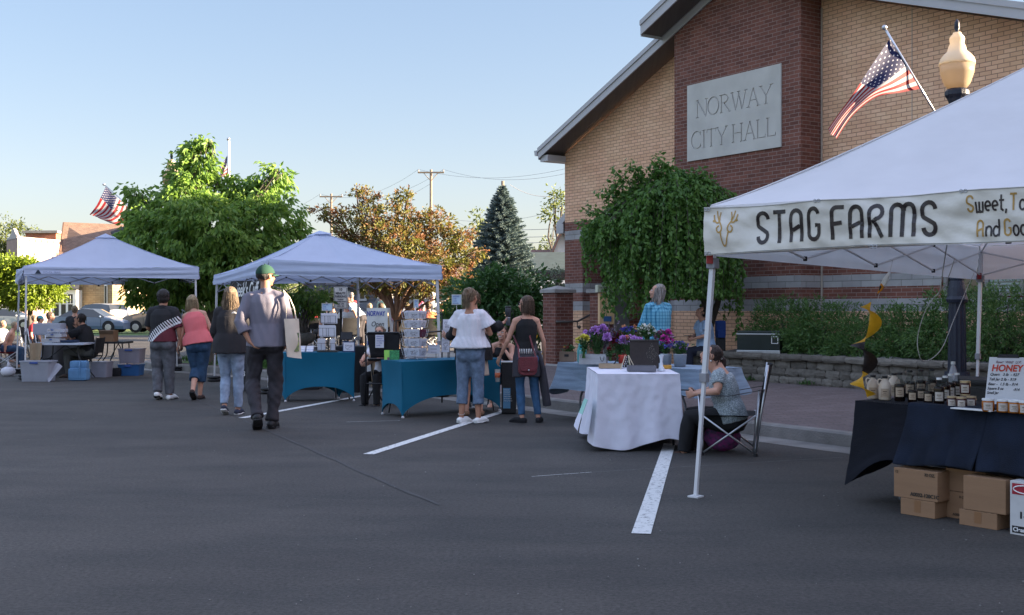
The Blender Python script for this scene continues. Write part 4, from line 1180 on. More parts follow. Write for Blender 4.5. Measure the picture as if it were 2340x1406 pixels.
mb=MB();mb.obox((a.x+.2,a.y-.05,a.z-.4),(b.x-a.x,0,0),(0,.08,0),(0,0,.2));mb.obox((a.x+.2,a.y-.05,0),(.2,0,0),(0,.1,0),(0,0,a.z-.3));mb.build('trim',WHITE,t)
def upole(px,Y,topy,armw,label,arm=True,r=.14):
 p=W(px,topy,Y);t=thing('utility_pole',label,'utility pole',(p.x,p.y,0),group=None)
 mb=MB();mb.tube([(p.x,p.y,0),(p.x,p.y,p.z)],[r*1.25,r*.8],10);mb.build('pole',WOODP,t,smooth=True)
 k=Y/F;hw=armw*k/2;z=p.z-7*k
 if arm:
  mb=MB();mb.box((p.x,p.y-.15,z),(2*hw,.12,.13));mb.build('crossarm',WOODP,t)
  mb=MB();
  for s in(-1,1):mb.tube([(p.x+s*hw*.55,p.y-.18,z-.05),(p.x,p.y-.18,z-.75)],.03,6)
  mb.build('brace',WOODP,t)
  for s in(-.95,.95):
   mb=MB();mb.lathe((p.x+s*hw,p.y-.15,z+.06),[(.03,0),(.07,.04),(.05,.1),(.07,.15),(.04,.22)],8);mb.build('insulator',M('grey_insulator',(.3,.3,.32),.3),t)
  return[Vector((p.x+s*hw,p.y-.15,z+.28))for s in(-.95,.95)]+[Vector((p.x,p.y,p.z-1.2))]+[Vector((p.x,p.y,p.z-4))]
 return[p]
w1=upole(757,118,443,52,'utility pole with crossarm standing left of the crabapple top')
w2=upole(985,100,388,60,'tallest utility pole with crossarm above the crabapple tree')
upole(1149,66,414,0,'bare grey pole tip rising just behind the spruce',arm=False,r=.12)
WIRE=M('wire',(.28,.28,.30),.6)
def wire(a,b,sag,label,r=.012):
 a=Vector(a);b=Vector(b);mb=MB();n=24
 mb.tube([a.lerp(b,i/n)-Vector((0,0,sag*4*(i/n)*(1-i/n)))for i in range(n+1)],r,4)
 tag(mb.build('power_line',WIRE),label,'power line','power lines')
lab='thin power line strung between the utility poles, with others like it'
e0=W(300,520,150)
for i in range(2):
 wire(w1[i],w2[i],1.2,lab);wire(w2[i],W(1330+8*i,376+9*i,88),.9,lab);wire(W(560,500+i*8,140),w1[i],.8,lab)
wire(w1[2],w2[2],1.1,lab);wire(w1[3],w2[3],1.0,lab);wire(w2[3],W(1330,461,88),1.0,lab)
wire(W(1165,422,66),W(1262,448,66),.25,lab,.014);wire(W(990,468,100),W(1075,522,80),.2,lab)
for yy in(520,537,550):wire(W(1040,yy,90),W(1330,yy-1,84),.2,lab,.02)
# canopy tents
def fabric(name,col,trans=.35,bump=.25):
 return M(name,col,.75,.04,2.5,bump,7,trans=trans,spec=.2)
TF1=fabric('white_canopy_cloth',(.62,.64,.72));TF2=fabric('bright_canopy_cloth',(.74,.74,.76),.3)
TF1=fabric('pale_canopy_cloth',(.58,.64,.80))
STEELW=M('white_powder_coat',(.62,.62,.63),.4,.05,5)
RUB=M('black_weight',(.014,.014,.016),.6,.2,8,.3)
def tent(label,cs,zc,zv,peak,cloth,foots,sag=.10,weights=True,name='canopy_tent',apexpow=1.25,valsag=.05,clampz=None,inset=.03):
 """cs: four corners (x, y) in order; zc: height of each corner top; zv: valance bottom per corner; peak (x, y, z)"""
 cen=Vector((sum(c[0]for c in cs)/4,sum(c[1]for c in cs)/4,0))
 t=thing(name,label,'canopy tent',cen)
 pk=Vector(peak);mb=MB()
 nu,nv=28,22
 for k in range(4):
  a=Vector((cs[k][0],cs[k][1],zc[k]));b=Vector((cs[(k+1)%4][0],cs[(k+1)%4][1],zc[(k+1)%4]))
  nn=((a+b)/2-cen);nn.z=0;nn.normalize()
  def fn(s,r_):
   e_=a.lerp(b,s)+Vector((0,0,-valsag*.5*math.sin(PI*s)))
   p=e_.lerp(Vector((pk.x,pk.y,e_.z)),r_)
   hip=min(s,1-s)*2
   z=e_.z+(pk.z-e_.z)*(r_**apexpow if True else r_)
   z-=sag*math.sin(PI*min(1,r_))*hip*(1-r_)*1.2
   z+=(.014*noise.noise((s*5+k*9,r_*3,1.3))+.010*noise.noise((s*22+k*9,r_*5,7.3))+.016*math.sin((s-.5)*26)*max(0,r_-.45)*noise.noise((k,s*4,2)))*(1-r_*.6)
   return Vector((p.x,p.y,z))
  mb.grid(fn,nu,nv)
 can=mb.build('canopy',cloth,t,smooth=True)
 mb=MB()
 for k in range(4):
  a=Vector((cs[k][0],cs[k][1],zc[k]));mb.tube([Vector((pk.x,pk.y,0)).lerp(Vector((a.x,a.y,0)),1-f)*1+Vector((0,0,a.z+(pk.z-a.z)*f**apexpow+.004))for f in[i/14 for i in range(15)]],.006,5)
 mb.build('seam',cloth,can)
 mb=MB()
 for k in range(4):
  a=Vector((cs[k][0],cs[k][1],0));b=Vector((cs[(k+1)%4][0],cs[(k+1)%4][1],0));c0=Vector((pk.x,pk.y,0))
  p1=c0.lerp(a,.12);p2=c0.lerp(b,.12)
  z_=pk.z-(pk.z-zc[k])*.118
  mb.poly([(p1.x,p1.y,z_+.012),(p2.x,p2.y,z_+.012),(pk.x,pk.y,pk.z+.02)])
 mb.build('vent_cap',cloth,can,smooth=False)
 for k in range(4):
  k2=(k+1)%4
  a=Vector((cs[k][0],cs[k][1],0));b=Vector((cs[k2][0],cs[k2][1],0));nn=((a+b)/2-Vector((cen.x,cen.y,0))).normalized()
  mb=MB()
  def fv(s,r_):
   zt=zc[k]+(zc[k2]-zc[k])*s-valsag*.5*math.sin(PI*s);zb=zv[k]+(zv[k2]-zv[k])*s
   p=a.lerp(b,s);d=.014*noise.noise((s*3,r_*7,k*3.1))+.010*math.sin(r_*11+s*3+k)*(1-abs(2*s-1)**4)
   q=p+nn*(.012+d*1.5+.02*r_);return Vector((q.x,q.y,zt+(zb-zt)*r_))
  mb.grid(fv,40,12);mb.build('valance',cloth,t,smooth=True)
 for k in range(4):
  f=Vector(foots[k]);top=Vector((cs[k][0],cs[k][1],0)).lerp(Vector((cen.x,cen.y,0)),inset);top.z=zc[k]-.05
  mb=MB();mid=f.lerp(top,.42);w_=.034
  d=Vector((cs[(k+1)%4][0]-cs[k][0],cs[(k+1)%4][1]-cs[k][1],0)).normalized()
  mb.loft([f+Vector((0,0,.015)),mid],[(w_*.56,w_*.56)]*2,4,side=(d+Vector((-d.y,d.x,0))),cap='flat');mb.loft([mid,top],[(w_*.74,w_*.74)]*2,4,side=(d+Vector((-d.y,d.x,0))),cap='flat')
  lg=mb.build('leg',STEELW,t)
  mb=MB();mb.bbox(mid,(.06,.055,.07),.006,math.atan2(d.y,d.x));mb.build('height_lock',M('grey_plastic',(.25,.25,.27),.5),lg)
  mb=MB();mb.box(f+Vector((0,0,.008)),(.09,.09,.012),math.atan2(d.y,d.x));mb.build('foot_plate',STEELW,lg)
  if clampz:
   mb=MB();c=f.lerp(top,(clampz-f.z)/(top.z-f.z));mb.bbox(c,(.075,.075,.08),.01,math.atan2(d.y,d.x));mb.build('slider',M('grey_plastic',(.25,.25,.27),.5),lg)
   mb=MB();mb.bbox(c+Vector((-.03,-.04,.03)),(.05,.02,.07),.006);mb.build('slider_button',M('red_plastic',(.35,.03,.03),.5),lg)
  if weights:
   for q in range(2):
    mb=MB();mb.lathe((f.x,f.y,f.z+.004+.055*q),[(.06,0),(.125,.005),(.14,.027),(.125,.048),(.05,.052)],20);mb.build('weight',RUB,lg,smooth=True)
 tm=STEELW if clampz else M('grey_truss',(.30,.30,.33),.4)
 for k in range(4):
  k2=(k+1)%4;a=Vector((cs[k][0],cs[k][1],0)).lerp(cen,inset);b=Vector((cs[k2][0],cs[k2][1],0)).lerp(cen,inset)
  za=zc[k]-.07;zb_=zc[k2]-.07;h=.27
  mb=MB();n=4
  for i in range(n):
   p=a.lerp(b,i/n);q=a.lerp(b,(i+1)/n);z0=za+(zb_-za)*i/n;z1=za+(zb_-za)*(i+1)/n
   mb.tube([(p.x,p.y,z0),(q.x,q.y,z1-h)],.010,6);mb.tube([(p.x,p.y,z0-h),(q.x,q.y,z1)],.010,6)
  mb.build('truss',tm,t)
  mb=MB()
  for i in range(1,n):p=a.lerp(b,i/n);z0=za+(zb_-za)*i/n;mb.bbox((p.x,p.y,z0-h),(.03,.03,.04),.004);mb.bbox((p.x,p.y,z0),(.03,.03,.03),.004)
  mb.build('truss_joint',BLACKP,t)
  m2=MB();c0=Vector((pk.x,pk.y,pk.z-.12));aa=Vector((a.x,a.y,za));m2.tube([aa,aa.lerp(c0,.5)-Vector((0,0,.10)),c0],.011,6);m2.build('roof_strut',tm,t)
 return t
FLc=(-10.0,23.3);FRc=(-6.7,24.3);BLc=(-11.1,25.5);BRc=(-7.8,26.5)
T1=tent('pale blue-white canopy tent over the vendor tables at the far left',[FLc,FRc,BRc,BLc],[2.32,2.34,2.32,2.32],[2.12,2.09,2.0,2.0],(-8.9,24.9,3.08),TF1,[(-9.97,23.3,0),(-6.73,24.3,0),(-7.8,26.5,0),(-11.1,25.5,0)],sag=.12)
LOGO=M('dark_logo',(.02,.03,.05),.6)
def local_frame(a,b,off=0.0):
 a=Vector(a);b=Vector(b);t=(b-a).normalized();n=Vector((t.y,-t.x,0)).normalized()
 return lambda x,y,o_:a+t*x+Vector((0,0,y))+n*(o_+off)
nD=Vector((FRc[0]-FLc[0],FRc[1]-FLc[1],0)).normalized()
fr=local_frame((FLc[0],FLc[1],2.2),(FRc[0],FRc[1],2.2),.055)
mb=MB();mb.poly([fr(.22,-.03,0),fr(.34,-.03,0),fr(.29,.05,0),fr(.27,.05,0)])
mb.build('logo',LOGO,T1)
text('OZARK TRAIL',.055,fr(.37,-.02,0),nD,(0,0,1),M('logo_blue',(.20,.24,.38),.6),T1)
c0=[(-4.15,19.4),(-1.17,18.72),(-2.96,22.0),(-5.94,22.7)]
T2=tent('pale blue-white canopy tent over the turquoise tables in the middle',c0,[2.30,2.16,2.15,2.12],[2.03,1.93,1.96,1.93],(-3.52,20.8,2.86),TF1,[(-4.15,19.4,0),(-1.17,18.72,0),(-2.96,22.0,0),(-5.94,22.7,0)],sag=.10)
BAN=M('black_banner',(.012,.012,.016),.6,.2,3)
a=Vector((c0[3][0]+.55,c0[3][1]-.9,0));b=Vector((c0[0][0]-.0,c0[0][1]+.05,0))
t=thing('hanging_banner','black banner with white script lettering under the middle tent edge','banner',a.lerp(b,.5))
mb=MB();tt=(b-a).normalized();nn=Vector((tt.y,-tt.x,0))
def fb(s,r_):
 p=a.lerp(b,s)+nn*.02*math.sin(s*9);return Vector((p.x,p.y,2.0-.42*r_-.04*math.sin(s*PI)))
mb.grid(fb,24,6);mb.build('cloth',BAN,t,smooth=True)
WHT=M('white_ink',(.75,.75,.74),.6,.02)
frb=lambda x,y,o_:a+tt*x+Vector((0,0,1.60+y))+nn*(.03+o_)
L0=(b-a).length
text("ieek's Cuff",.36,frb(L0*.22,.08,0),tt,(0,0,1),WHT,t,shear=.35,squash=.95 if L0>2 else.6,bold=.006)
Nn=Vector((1.50,8.75,0));Fd=Vector((.756,-.655,0)).normalized();Sd=Vector((.655,.756,0)).normalized()
c1=Nn+Fd*4.4;c2=c1+Sd*6.1;c3=Nn+Sd*6.1
c3=Vector((5.47,13.30,0));c2=c1+(c3-Nn)
pk=(Nn+c2)/2
T3=tent('large white canopy tent with a farm banner over the honey stall at the right',[(Nn.x+.03,Nn.y),(c1.x,c1.y),(c2.x,c2.y),(c3.x,c3.y)],[2.24,2.22,2.22,2.18],[1.86,1.9,1.80,1.79],(pk.x-.35,pk.y-.2,3.72),TF2,[(1.413,8.75,0),(c1.x,c1.y,0),(c2.x,c2.y,0),(5.42,13.3,0)],sag=.16,weights=False,clampz=1.80,apexpow=1.12,valsag=.03,inset=.012)
BNM=M('vinyl_banner',(.66,.62,.55),.38,.09,1.6,.6,6,spec=.5)
BT=thing('farm_banner','cream vinyl banner reading STAG FARMS tied along the right tent eave','banner',Nn+Fd*1.5+Vector((0,0,1.9)))
nF=Vector((Fd.y,-Fd.x,0))
if nF.y>0:nF=-nF
def bfr(x,y,o_=0):
 s=x/4.3
 top=2.235 if x>0 else 2.235
 sagt=-.012*math.sin(PI*min(1,x/.93))-.02*math.sin(PI*max(0,min(1,(x-.93)/1.02)))*.6
 zt=2.225+sagt+(.0 if x<1.95 else-.01*(x-1.95));zb=1.855+.012*math.sin(PI*x/1.95)*(1 if x<1.95 else 0)+(.018 if x>1.2 else.015*x/1.2)
 cr=.015*math.sin(x*5.2+y*2.6)+.016*noise.noise((x*3.2,y*2.1,4))+.016*noise.noise((x*8+y*3,y*3-x*2,8))
 return Vector((Nn.x+.02,Nn.y,0))+Fd*x+nF*(.075+cr+o_)+Vector((0,0,zb+(zt-zb)*y))
mb=MB();mb.grid(lambda s,r_:bfr(s*4.2,r_),170,22);mb.build('vinyl',BNM,BT,smooth=True)
mb=MB()
mb.tube([bfr(4.2*i/80,.985,.004)for i in range(81)],.0022,4);mb.tube([bfr(4.2*i/80,.02,.004)for i in range(81)],.0022,4)
mb.build('stitching',M('grey_thread',(.3,.3,.3),.7),BT)
INK=M('brown_black_ink',(.035,.026,.026),.35,.5,4);GOLD=M('gold_ink',(.42,.25,.07),.4,.15,6)
def dens(pl,n=6):
 out=[pl[0]]
 for p,q in zip(pl[:-1],pl[1:]):
  L_=math.hypot(q[0]-p[0],q[1]-p[1]);k=max(1,int(L_/.12))
  for i in range(1,k+1):out.append((p[0]+(q[0]-p[0])*i/k,p[1]+(q[1]-p[1])*i/k))
 return out
def rr(x0,y0,x1,y1,r,c0_,n=5):return arc(x0,y0,x1,y1,r,c0_,n)
ST_={'S':(.50,[arc(.24,.76,.20,.20,0,180,8)+[(.04,.70)]+arc(.20,.62,.16,.12,190,240,3)+[(.32,.40)]+arc(.26,.24,.18,.20,30,-180,10)]),'T':(.48,[[(.0,.96),(.46,.96)],[(.23,.90),(.23,0)]]),'A':(.50,[[(.04,0),(.04,.72)]+arc(.24,.74,.20,.22,180,0,10)+[(.44,.72),(.44,0)],[(.1,.36),(.38,.48)]]),'G':(.52,[arc(.25,.76,.20,.20,10,180,8)+[(.05,.25)]+arc(.25,.24,.20,.20,180,360,8)+[(.45,.46),(.30,.46)]]),'F':(.46,[[(.04,0),(.04,.80)]+arc(.20,.78,.16,.18,180,90,5)+[(.46,.96)],[(.1,.47),(.38,.50)]]),'R':(.52,[[(.04,0),(.04,.74)]+arc(.24,.76,.20,.20,180,-80,12)+[(.12,.46)],[(.22,.44),(.46,0)]]),'M':(.78,[[(.04,0),(.04,.74)]+arc(.21,.78,.17,.18,180,0,8)+[(.38,.0)],[(.43,.74)]+arc(.56,.78,.17,.18,180,0,8)+[(.73,0)]]),' ':(.22,[])}
mb=MB()
def monotext(mb,s,x0,y0,h,wd,kx,hm=.37):
 x=x0
 for ch in s:
  wl,pls=ST_[ch]
  fr=lambda px,py,o_,x=x:bfr(x+px*h*kx,(y0+py*h)/hm,o_)
  for q,pl in enumerate(pls):
   strokes(mb,[dens(pl)],wd,fr,lift=.003+.0006*q)
  x+=(wl+.16)*h*kx
 return x
xe=monotext(mb,'STAG',.440,.062,.255,.125,.81)
xe=monotext(mb,'FARMS',1.03,.062,.255,.125,.86)
mb.build('lettering',INK,BT)
def small(pls,x0,y0,h,mat,w_=.12):
 mb=MB();fr=lambda px,py,o_:bfr(x0+px*h*.8,(y0+py*h)/.37,o_);strokes(mb,[dens(p)for p in pls],w_,fr,lift=.003);mb.build('lettering',mat,BT)
lc={'w':[[(0,.6),(.05,.0),(.22,.0),(.25,.6)],[(.27,.1),(.3,.0),(.46,.0),(.5,.6)]],'e':[[(.04,.3),(.38,.34)]+arc(.21,.33,.18,.27,0,300,12)],'t':[[(.14,.95),(.14,.1),(.3,.0)],[(0,.62),(.34,.62)]],',':[[(.08,.1),(.02,-.16)]],'n':[[(.04,.6),(.04,0)],[(.06,.4)]+arc(.22,.4,.17,.2,160,0,6)+[(.39,0)]],'d':[arc(.2,.3,.18,.29,40,320,12),[(.4,1),(.4,0)]],'o':[arc(.2,.3,.18,.29,0,359,14)],'a':[arc(.2,.3,.18,.29,40,320,12),[(.4,.6),(.4,0)]]}
def word(spec,x,y,h):
 for ch,m_,adv in spec:
  small(ST_[ch][1]if ch.isupper()else lc[ch],x,y,h,m_);x+=adv*h*.8
word([('S',GOLD,.62),('w',INK,.62),('e',INK,.5),('e',INK,.5),('t',INK,.42),(',',INK,.3),('T',GOLD,.6),('a',INK,.5),('n',INK,.5),('e',INK,.5)],1.97,.215,.115)
word([('A',GOLD,.62),('n',INK,.5),('d',INK,.72),('G',GOLD,.62),('o',INK,.5),('o',INK,.5),('d',INK,.5)],2.03,.045,.115)
mb=MB();fr=lambda px,py,o_:bfr(.080+px*.215,(.055+py*.29)/.37,o_)
head=[[(.14,.98),(.17,.84),(.27,.70),(.36,.60),(.40,.50),(.36,.42),(.28,.40),(.22,.46),(.22,.54),(.30,.58)],[(.86,.98),(.83,.84),(.73,.70),(.64,.60),(.60,.50),(.64,.42),(.72,.40),(.78,.46),(.78,.54),(.70,.58)],[(.36,.43),(.40,.20),(.44,.08),(.50,.03),(.56,.08),(.60,.20),(.64,.43)],[(.03,.88),(.08,.74),(.20,.66),(.27,.69)],[(.97,.88),(.92,.74),(.80,.66),(.73,.69)],[(.02,.72),(.10,.70)],[(.98,.72),(.9,.70)],[(.28,.95),(.25,.82),(.28,.72)],[(.72,.95),(.75,.82),(.72,.72)]]
strokes(mb,[[tuple(spline([Vector((x,y,0))for x,y in p],i/14))[:2]for i in range(15)]for p in head],.045,fr);mb.build('stag_emblem',GOLD,BT)
mb=MB()
for x,y in((.03,.95),(.03,.05),(.93,.98),(1.95,.98),(1.35,-.02)):
 p=bfr(x,y,.006)
 for d in(-.014,.014):
  c=p+Fd*d;mb.tube([c+Fd*.011*math.cos(a_)+Vector((0,0,.011*math.sin(a_)))for a_ in[2*PI*i/10 for i in range(11)]],.003,5)
mb.build('grommet',GALV,BT,smooth=True)
CORD=M('white_cord',(.5,.48,.45),.8)
def fine(pts,n=24):return[spline([Vector(p)for p in pts],i/n)for i in range(n+1)]
t=thing('hanging_rope','looped white rope hanging from the honey tent frame','rope',W(2100,700,10));mb=MB()
mb.tube(fine([W(2182,590,9.6),W(2160,650,9.7),W(2120,700,9.9),W(2099,760,10),W(2098,800,10),W(2112,826,10.1),W(2150,800,10.6),W(2180,730,11.4),W(2205,670,12.3),W(2226,624,13.1)],50),.0042,5)
mb.tube(fine([W(2164,560,9.3),W(2156,610,9.5),W(2148,665,9.6),W(2134,680,9.7)],16),.005,5)
mb.build('rope',CORD,t,smooth=True)
SP=W(1975,800,8.6);t=thing('wind_spinner','yellow and black spiral fabric wind spinner with a bird top hanging from the honey tent','wind spinner',SP)
YM=M('yellow_nylon',(.80,.42,.02),.5,.08,20,.2,60,trans=.3);BM=M('black_nylon',(.025,.018,.018),.5,.2,20,.2,60)
mb=MB();mb.tube([W(2040,595,8.55),W(2033,625,8.6),W(2010,668,8.6),W(2005,688,8.6)],.0015,4);mb.build('string',CORD,t)
mb=MB();mb.loft([W(2032,624,8.6),W(2026,636,8.6),W(2019,650,8.6),W(2016,655,8.6)],[(.010,.012),(.020,.02),(.022,.022),(.015,.015)],10);mb.build('bird_body',M('white_cloth',(.75,.74,.72),.8),t,smooth=True)
mb=MB();mb.loft([W(2017,652,8.6),W(2012,662,8.6),W(2006,670,8.6)],[(.02,.018),(.014,.012),(.004,.004)],10);mb.build('bird_tail',M('orange_cloth',(.65,.25,.02),.8),t,smooth=True)
mb=MB();mb.loft([W(2012,655,8.59),W(2009,664,8.59)],[.008,.004],8);mb.build('bird_mark',BM,t,smooth=True)
def helix(z0,z1,ph0,ph1,wd,cxp,mat,nm,n=40):
 m_=MB()
 def fn(s,r_):
  ph=ph0+(ph1-ph0)*s;cx=W(cxp[0]+(cxp[1]-cxp[0])*s,700,8.6).x;w2=wd[0]+(wd[1]-wd[0])*s if s<.92 else(wd[0]+(wd[1]-wd[0])*s)
  w2*=min(1,s*6+.1)if nm=='ribbon_top' else 1
  r=w2*r_*.9+.004;return Vector((cx+math.cos(ph)*r,8.6+math.sin(ph)*r,z0+(z1-z0)*s-.35*r*math.sin(ph)))
 m_.grid(fn,n,8);m_.build('ribbon',mat,t,smooth=True)
zf=lambda y:W(0,y,8.6).z
helix(zf(690),zf(780),2.4,2.4+2*PI,(.09,.115),(1992,1978),YM,'ribbon_top')
helix(zf(780),zf(848),2.4+2*PI,2.4+2*PI*1.75,(.115,.115),(1978,1970),BM,'b')
helix(zf(848),zf(908),2.4+2*PI*1.75,2.4+2*PI*2.45,(.115,.10),(1970,1980),YM,'c')
# tables
TEAL=M('teal_spandex',(.006,.115,.20),.7,.06,2,.08,12,spec=.2)
def spandex_table(label,c,z=.755,arch=.26,legs=True):
 """c: near left, near right, far right, far left (x, y)"""
 cen=Vector((sum(p[0]for p in c)/4,sum(p[1]for p in c)/4,0));t=thing('folding_table',label,'table',cen)
 mb=MB();P_=[Vector((p[0],p[1],0))for p in c]
 mb.prism([p.lerp(cen,.12)+Vector((0,0,z-.04))for p in P_],(0,0,.03));mb.build('tabletop',M('grey_board',(.4,.4,.42),.6),t)
 for p in P_:
  mb=MB();q=p.lerp(cen,.26);mb.tube([q+Vector((0,0,z-.04)),p.lerp(cen,.13)+Vector((0,0,.02))],.012,8);mb.build('leg',GALV,t,smooth=True)
 ct=thing('stretch_tablecover',label.replace('table','stretch cover of the table'),'tablecloth',cen)
 mb=MB()
 tp=[p+Vector((0,0,z))for p in P_]
 mb.grid(lambda s,r_:tp[0].lerp(tp[1],s).lerp(tp[3].lerp(tp[2],s),r_)+Vector((0,0,.002*math.sin(s*7)*math.sin(r_*5))),10,6)
 for k in range(4):
  a=P_[k];b=P_[(k+1)%4];L_=(b-a).length;nn=((a+b)/2-cen).normalized()
  ar=arch*min(1,L_/1.2)+.04
  def fn(s,r_):
   x=abs(2*s-1);zb=.012+ar*(1-x**2.6)**.8 if x<1 else.012
   zz=z-(z-zb)*r_
   pinch=.05*L_*math.sin(PI*r_*.9)*0
   sh=.022*math.sin(PI*min(1,r_*1.05))*(1 if True else 0)
   p=a.lerp(b,s*(1-2*.0)+0)
   q=p-nn*(sh*.7+.018*(1-x**2)*math.sin(PI*r_*.9))
   c_=(a if s<.5 else b);q=q.lerp(Vector((c_.x,c_.y,0)).lerp(cen,.035),(x**12)*min(1,r_*1.5)*.6)
   return Vector((q.x,q.y,zz))
  mb.grid(fn,36,16)
 mb.build('cover',TEAL,ct,smooth=True)
 for p in P_:
  mb=MB();q=p.lerp(cen,.03);mb.lathe((q.x,q.y,0),[(.02,0),(.022,.012),(.012,.03)],10);mb.build('foot_cup',M('clear_grey',(.5,.5,.52),.3),ct,smooth=True)
 return t
spandex_table('turquoise covered table with the card racks, left of the two',[(-3.54,17.72),(-2.46,17.85),(-2.78,18.35),(-3.86,18.1)],.765,.20)
spandex_table('turquoise covered table with the spinning card rack, right of the two',[(-1.46,15.05),(-.15,16.15),(-.55,16.65),(-1.80,15.62)],.75,.22)
def folding_table(label,A,B,depth,z,legm,top=M('off_white_plastic',(.62,.62,.64),.5),bow=True,th=.045):
 A=Vector((A[0],A[1],0));B=Vector((B[0],B[1],0));t_=(B-A).normalized();n_=Vector((-t_.y,t_.x,0))
 if n_.y<0:n_=-n_
 cen=(A+B)/2+n_*depth/2;t=thing('folding_table',label,'table',cen);L_=(B-A).length
 mb=MB();mb.bbox(cen+Vector((0,0,z-th/2)),(L_,depth,th),.012,math.atan2(t_.y,t_.x));mb.build('tabletop',top,t)
 for s in(.16,.84):
  for d in(.14,.86):
   p=A+t_*L_*s+n_*depth*d;o_=-1 if s<.5 else 1
   mb=MB();mb.tube(fine([p+Vector((0,0,z-th)),p+t_*o_*.02+Vector((0,0,z*.62)),p+t_*o_*.10+n_*(-.02 if d<.5 else.02)+Vector((0,0,z*.42)),p+t_*o_*.14+Vector((0,0,.03))],12),.0145,8)
   mb.build('leg',legm,t,smooth=True)
  p=A+t_*L_*s+n_*depth*.14;q=A+t_*L_*s+n_*depth*.86
  mb=MB();mb.tube([p+Vector((0,0,z*.55)),q+Vector((0,0,z*.55))],.011,6);mb.tube([(p+q)/2+Vector((0,0,z*.55)),cen+Vector((0,0,z-th-.01))],.010,6);mb.build('leg_brace',legm,t)
 return t,t_,n_,cen
LEGG=M('grey_leg_enamel',(.17,.18,.19),.4,.1,8)
# white clothed table
def cloth_fn(corners,z,drop,cen,amp=.03,seed=0,flare=.10,nfold=5):
 P_=[Vector((p[0],p[1],0))for p in corners]
 def side(k):
  a=P_[k];b=P_[(k+1)%4];nn=((a+b)/2-cen);nn.z=0;nn.normalize();tt=(b-a).normalized()
  def fn(s,r_):
   p=a.lerp(b,s);x=abs(2*s-1)
   dz=(drop[k]if not callable(drop[k])else drop[k](s))*r_
   fo=amp*r_*(math.sin(s*PI*nfold+seed+k)+.6*noise.noise((s*4+seed,r_*1.3,k*2.0)))
   q=p+nn*(.01+flare*r_**1.6+fo+.008*noise.noise((s*14,r_*9,seed)))
   ca=x**5*r_*.6*flare
   q+=tt*(ca if s>.5 else-ca)
   rr_=.012
   return Vector((q.x,q.y,z-dz-.0*r_))
  return fn
 return side
WCLOTH=M('white_tablecloth',(.66,.65,.74),.8,.04,4,.6,5,sheen=.2)
wc=[(.88,11.62),(1.71,11.62),(1.74,13.0),(.86,13.0)]
wcen=Vector((1.3,12.3,0))
t,t_,n_,c_=folding_table('small folding table under the white cloth',(.93,11.66),(1.66,11.66),1.28,.775,BLACK)
def draped(label,corners,z,drops,mat,cen,amp,seed,flare,nfold,name='tablecloth',cat='tablecloth',nu=56,nv=26,solid=.004):
 mb=MB();P_=[Vector((p[0],p[1],z))for p in corners]
 mb.grid(lambda s,r_:P_[0].lerp(P_[1],s).lerp(P_[3].lerp(P_[2],s),r_)+Vector((0,0,.004*noise.noise((s*5,r_*5,seed)))),30,30)
 f=cloth_fn(corners,z,drops,cen,amp,seed,flare,nfold)
 fns=[f(k)for k in range(4)]
 for k in range(4):
  fk=fns[k];fp=fns[(k-1)%4];fx=fns[(k+1)%4]
  def g(s,r_):
   p=fk(s,r_)
   if s>.85:w_=(s-.85)/.15;q=(fk(1,r_)+fx(0,r_))/2;return p.lerp(q,w_*w_)
   if s<.15:w_=(.15-s)/.15;q=(fk(0,r_)+fp(1,r_))/2;return p.lerp(q,w_*w_)
   return p
  mb.grid(g,nu,nv)
 bm=bmesh.new()
 o=mb.build(name,mat,None,smooth=True)
 bm.from_mesh(o.data);bmesh.ops.remove_doubles(bm,verts=bm.verts,dist=.002);bmesh.ops.recalc_face_normals(bm,faces=bm.faces);bm.to_mesh(o.data);bm.free()
 c=Vector((cen.x,cen.y,0))
 for v in o.data.vertices:v.co-=c
 o.location=c
 md=o.modifiers.new('b','BEVEL');md.width=.010;md.segments=2;md.limit_method='ANGLE';md.angle_limit=R(50)
 tag(o,label,cat)
 return o
draped('long white tablecloth hanging nearly to the ground in front of the seated woman',wc,.785,[lambda s:.735+.045*math.sin(s*5.5)-(.04*s),.73,.72,lambda s:.70+.03*math.sin(s*7)],WCLOTH,wcen,.026,2.1,.065,5.5)
mb=MB();p0=Vector((.80,11.75,.42));nW=Vector((-1,0,0))
tw=thing('hand_towel','small white and mint hand towel clipped to the side of the white tablecloth','towel',p0)
mb=MB()
mb.grid(lambda s,r_:Vector((.762-.055*r_+.012*math.sin(s*8),11.52+.50*s,.52-.15*r_)),14,8);mb.build('band',M('mint_cloth',(.33,.60,.52),.85),tw,smooth=True)
mb=MB();mb.grid(lambda s,r_:Vector((.705-.05*r_+.012*math.sin(s*8),11.52+.50*s,.372-.17*r_*(.6+.5*(1-s)))),14,8);mb.build('hem',WCLOTH,tw,smooth=True)
# flower table with blue check cloth
bt,t_,n_,cB=folding_table('long flower table behind the white one',(.66,15.05),(2.17,13.25),.74,.735,LEGG)
BLUEC=M('blue_grey_tablecloth',(.21,.28,.36),.85,.22,1,.3,30,stretch=(2,2,26))
a=Vector((.64,15.05));b=Vector((2.17,13.25));d=(b-a).normalized();nn2=Vector((-d.y,d.x));
if nn2.y<0:nn2=-nn2
cb=[tuple(a-d*.02-nn2*.02),tuple(b+d*.02-nn2*.02),tuple(b+d*.02+nn2*.76),tuple(a-d*.02+nn2*.76)]
draped('blue and grey striped tablecloth on the flower table',cb,.745,[lambda s:.30+.05*math.sin(s*7),.33,.25,lambda s:.30+.16*(s)],BLUEC,cB,.03,.7,.10,6)
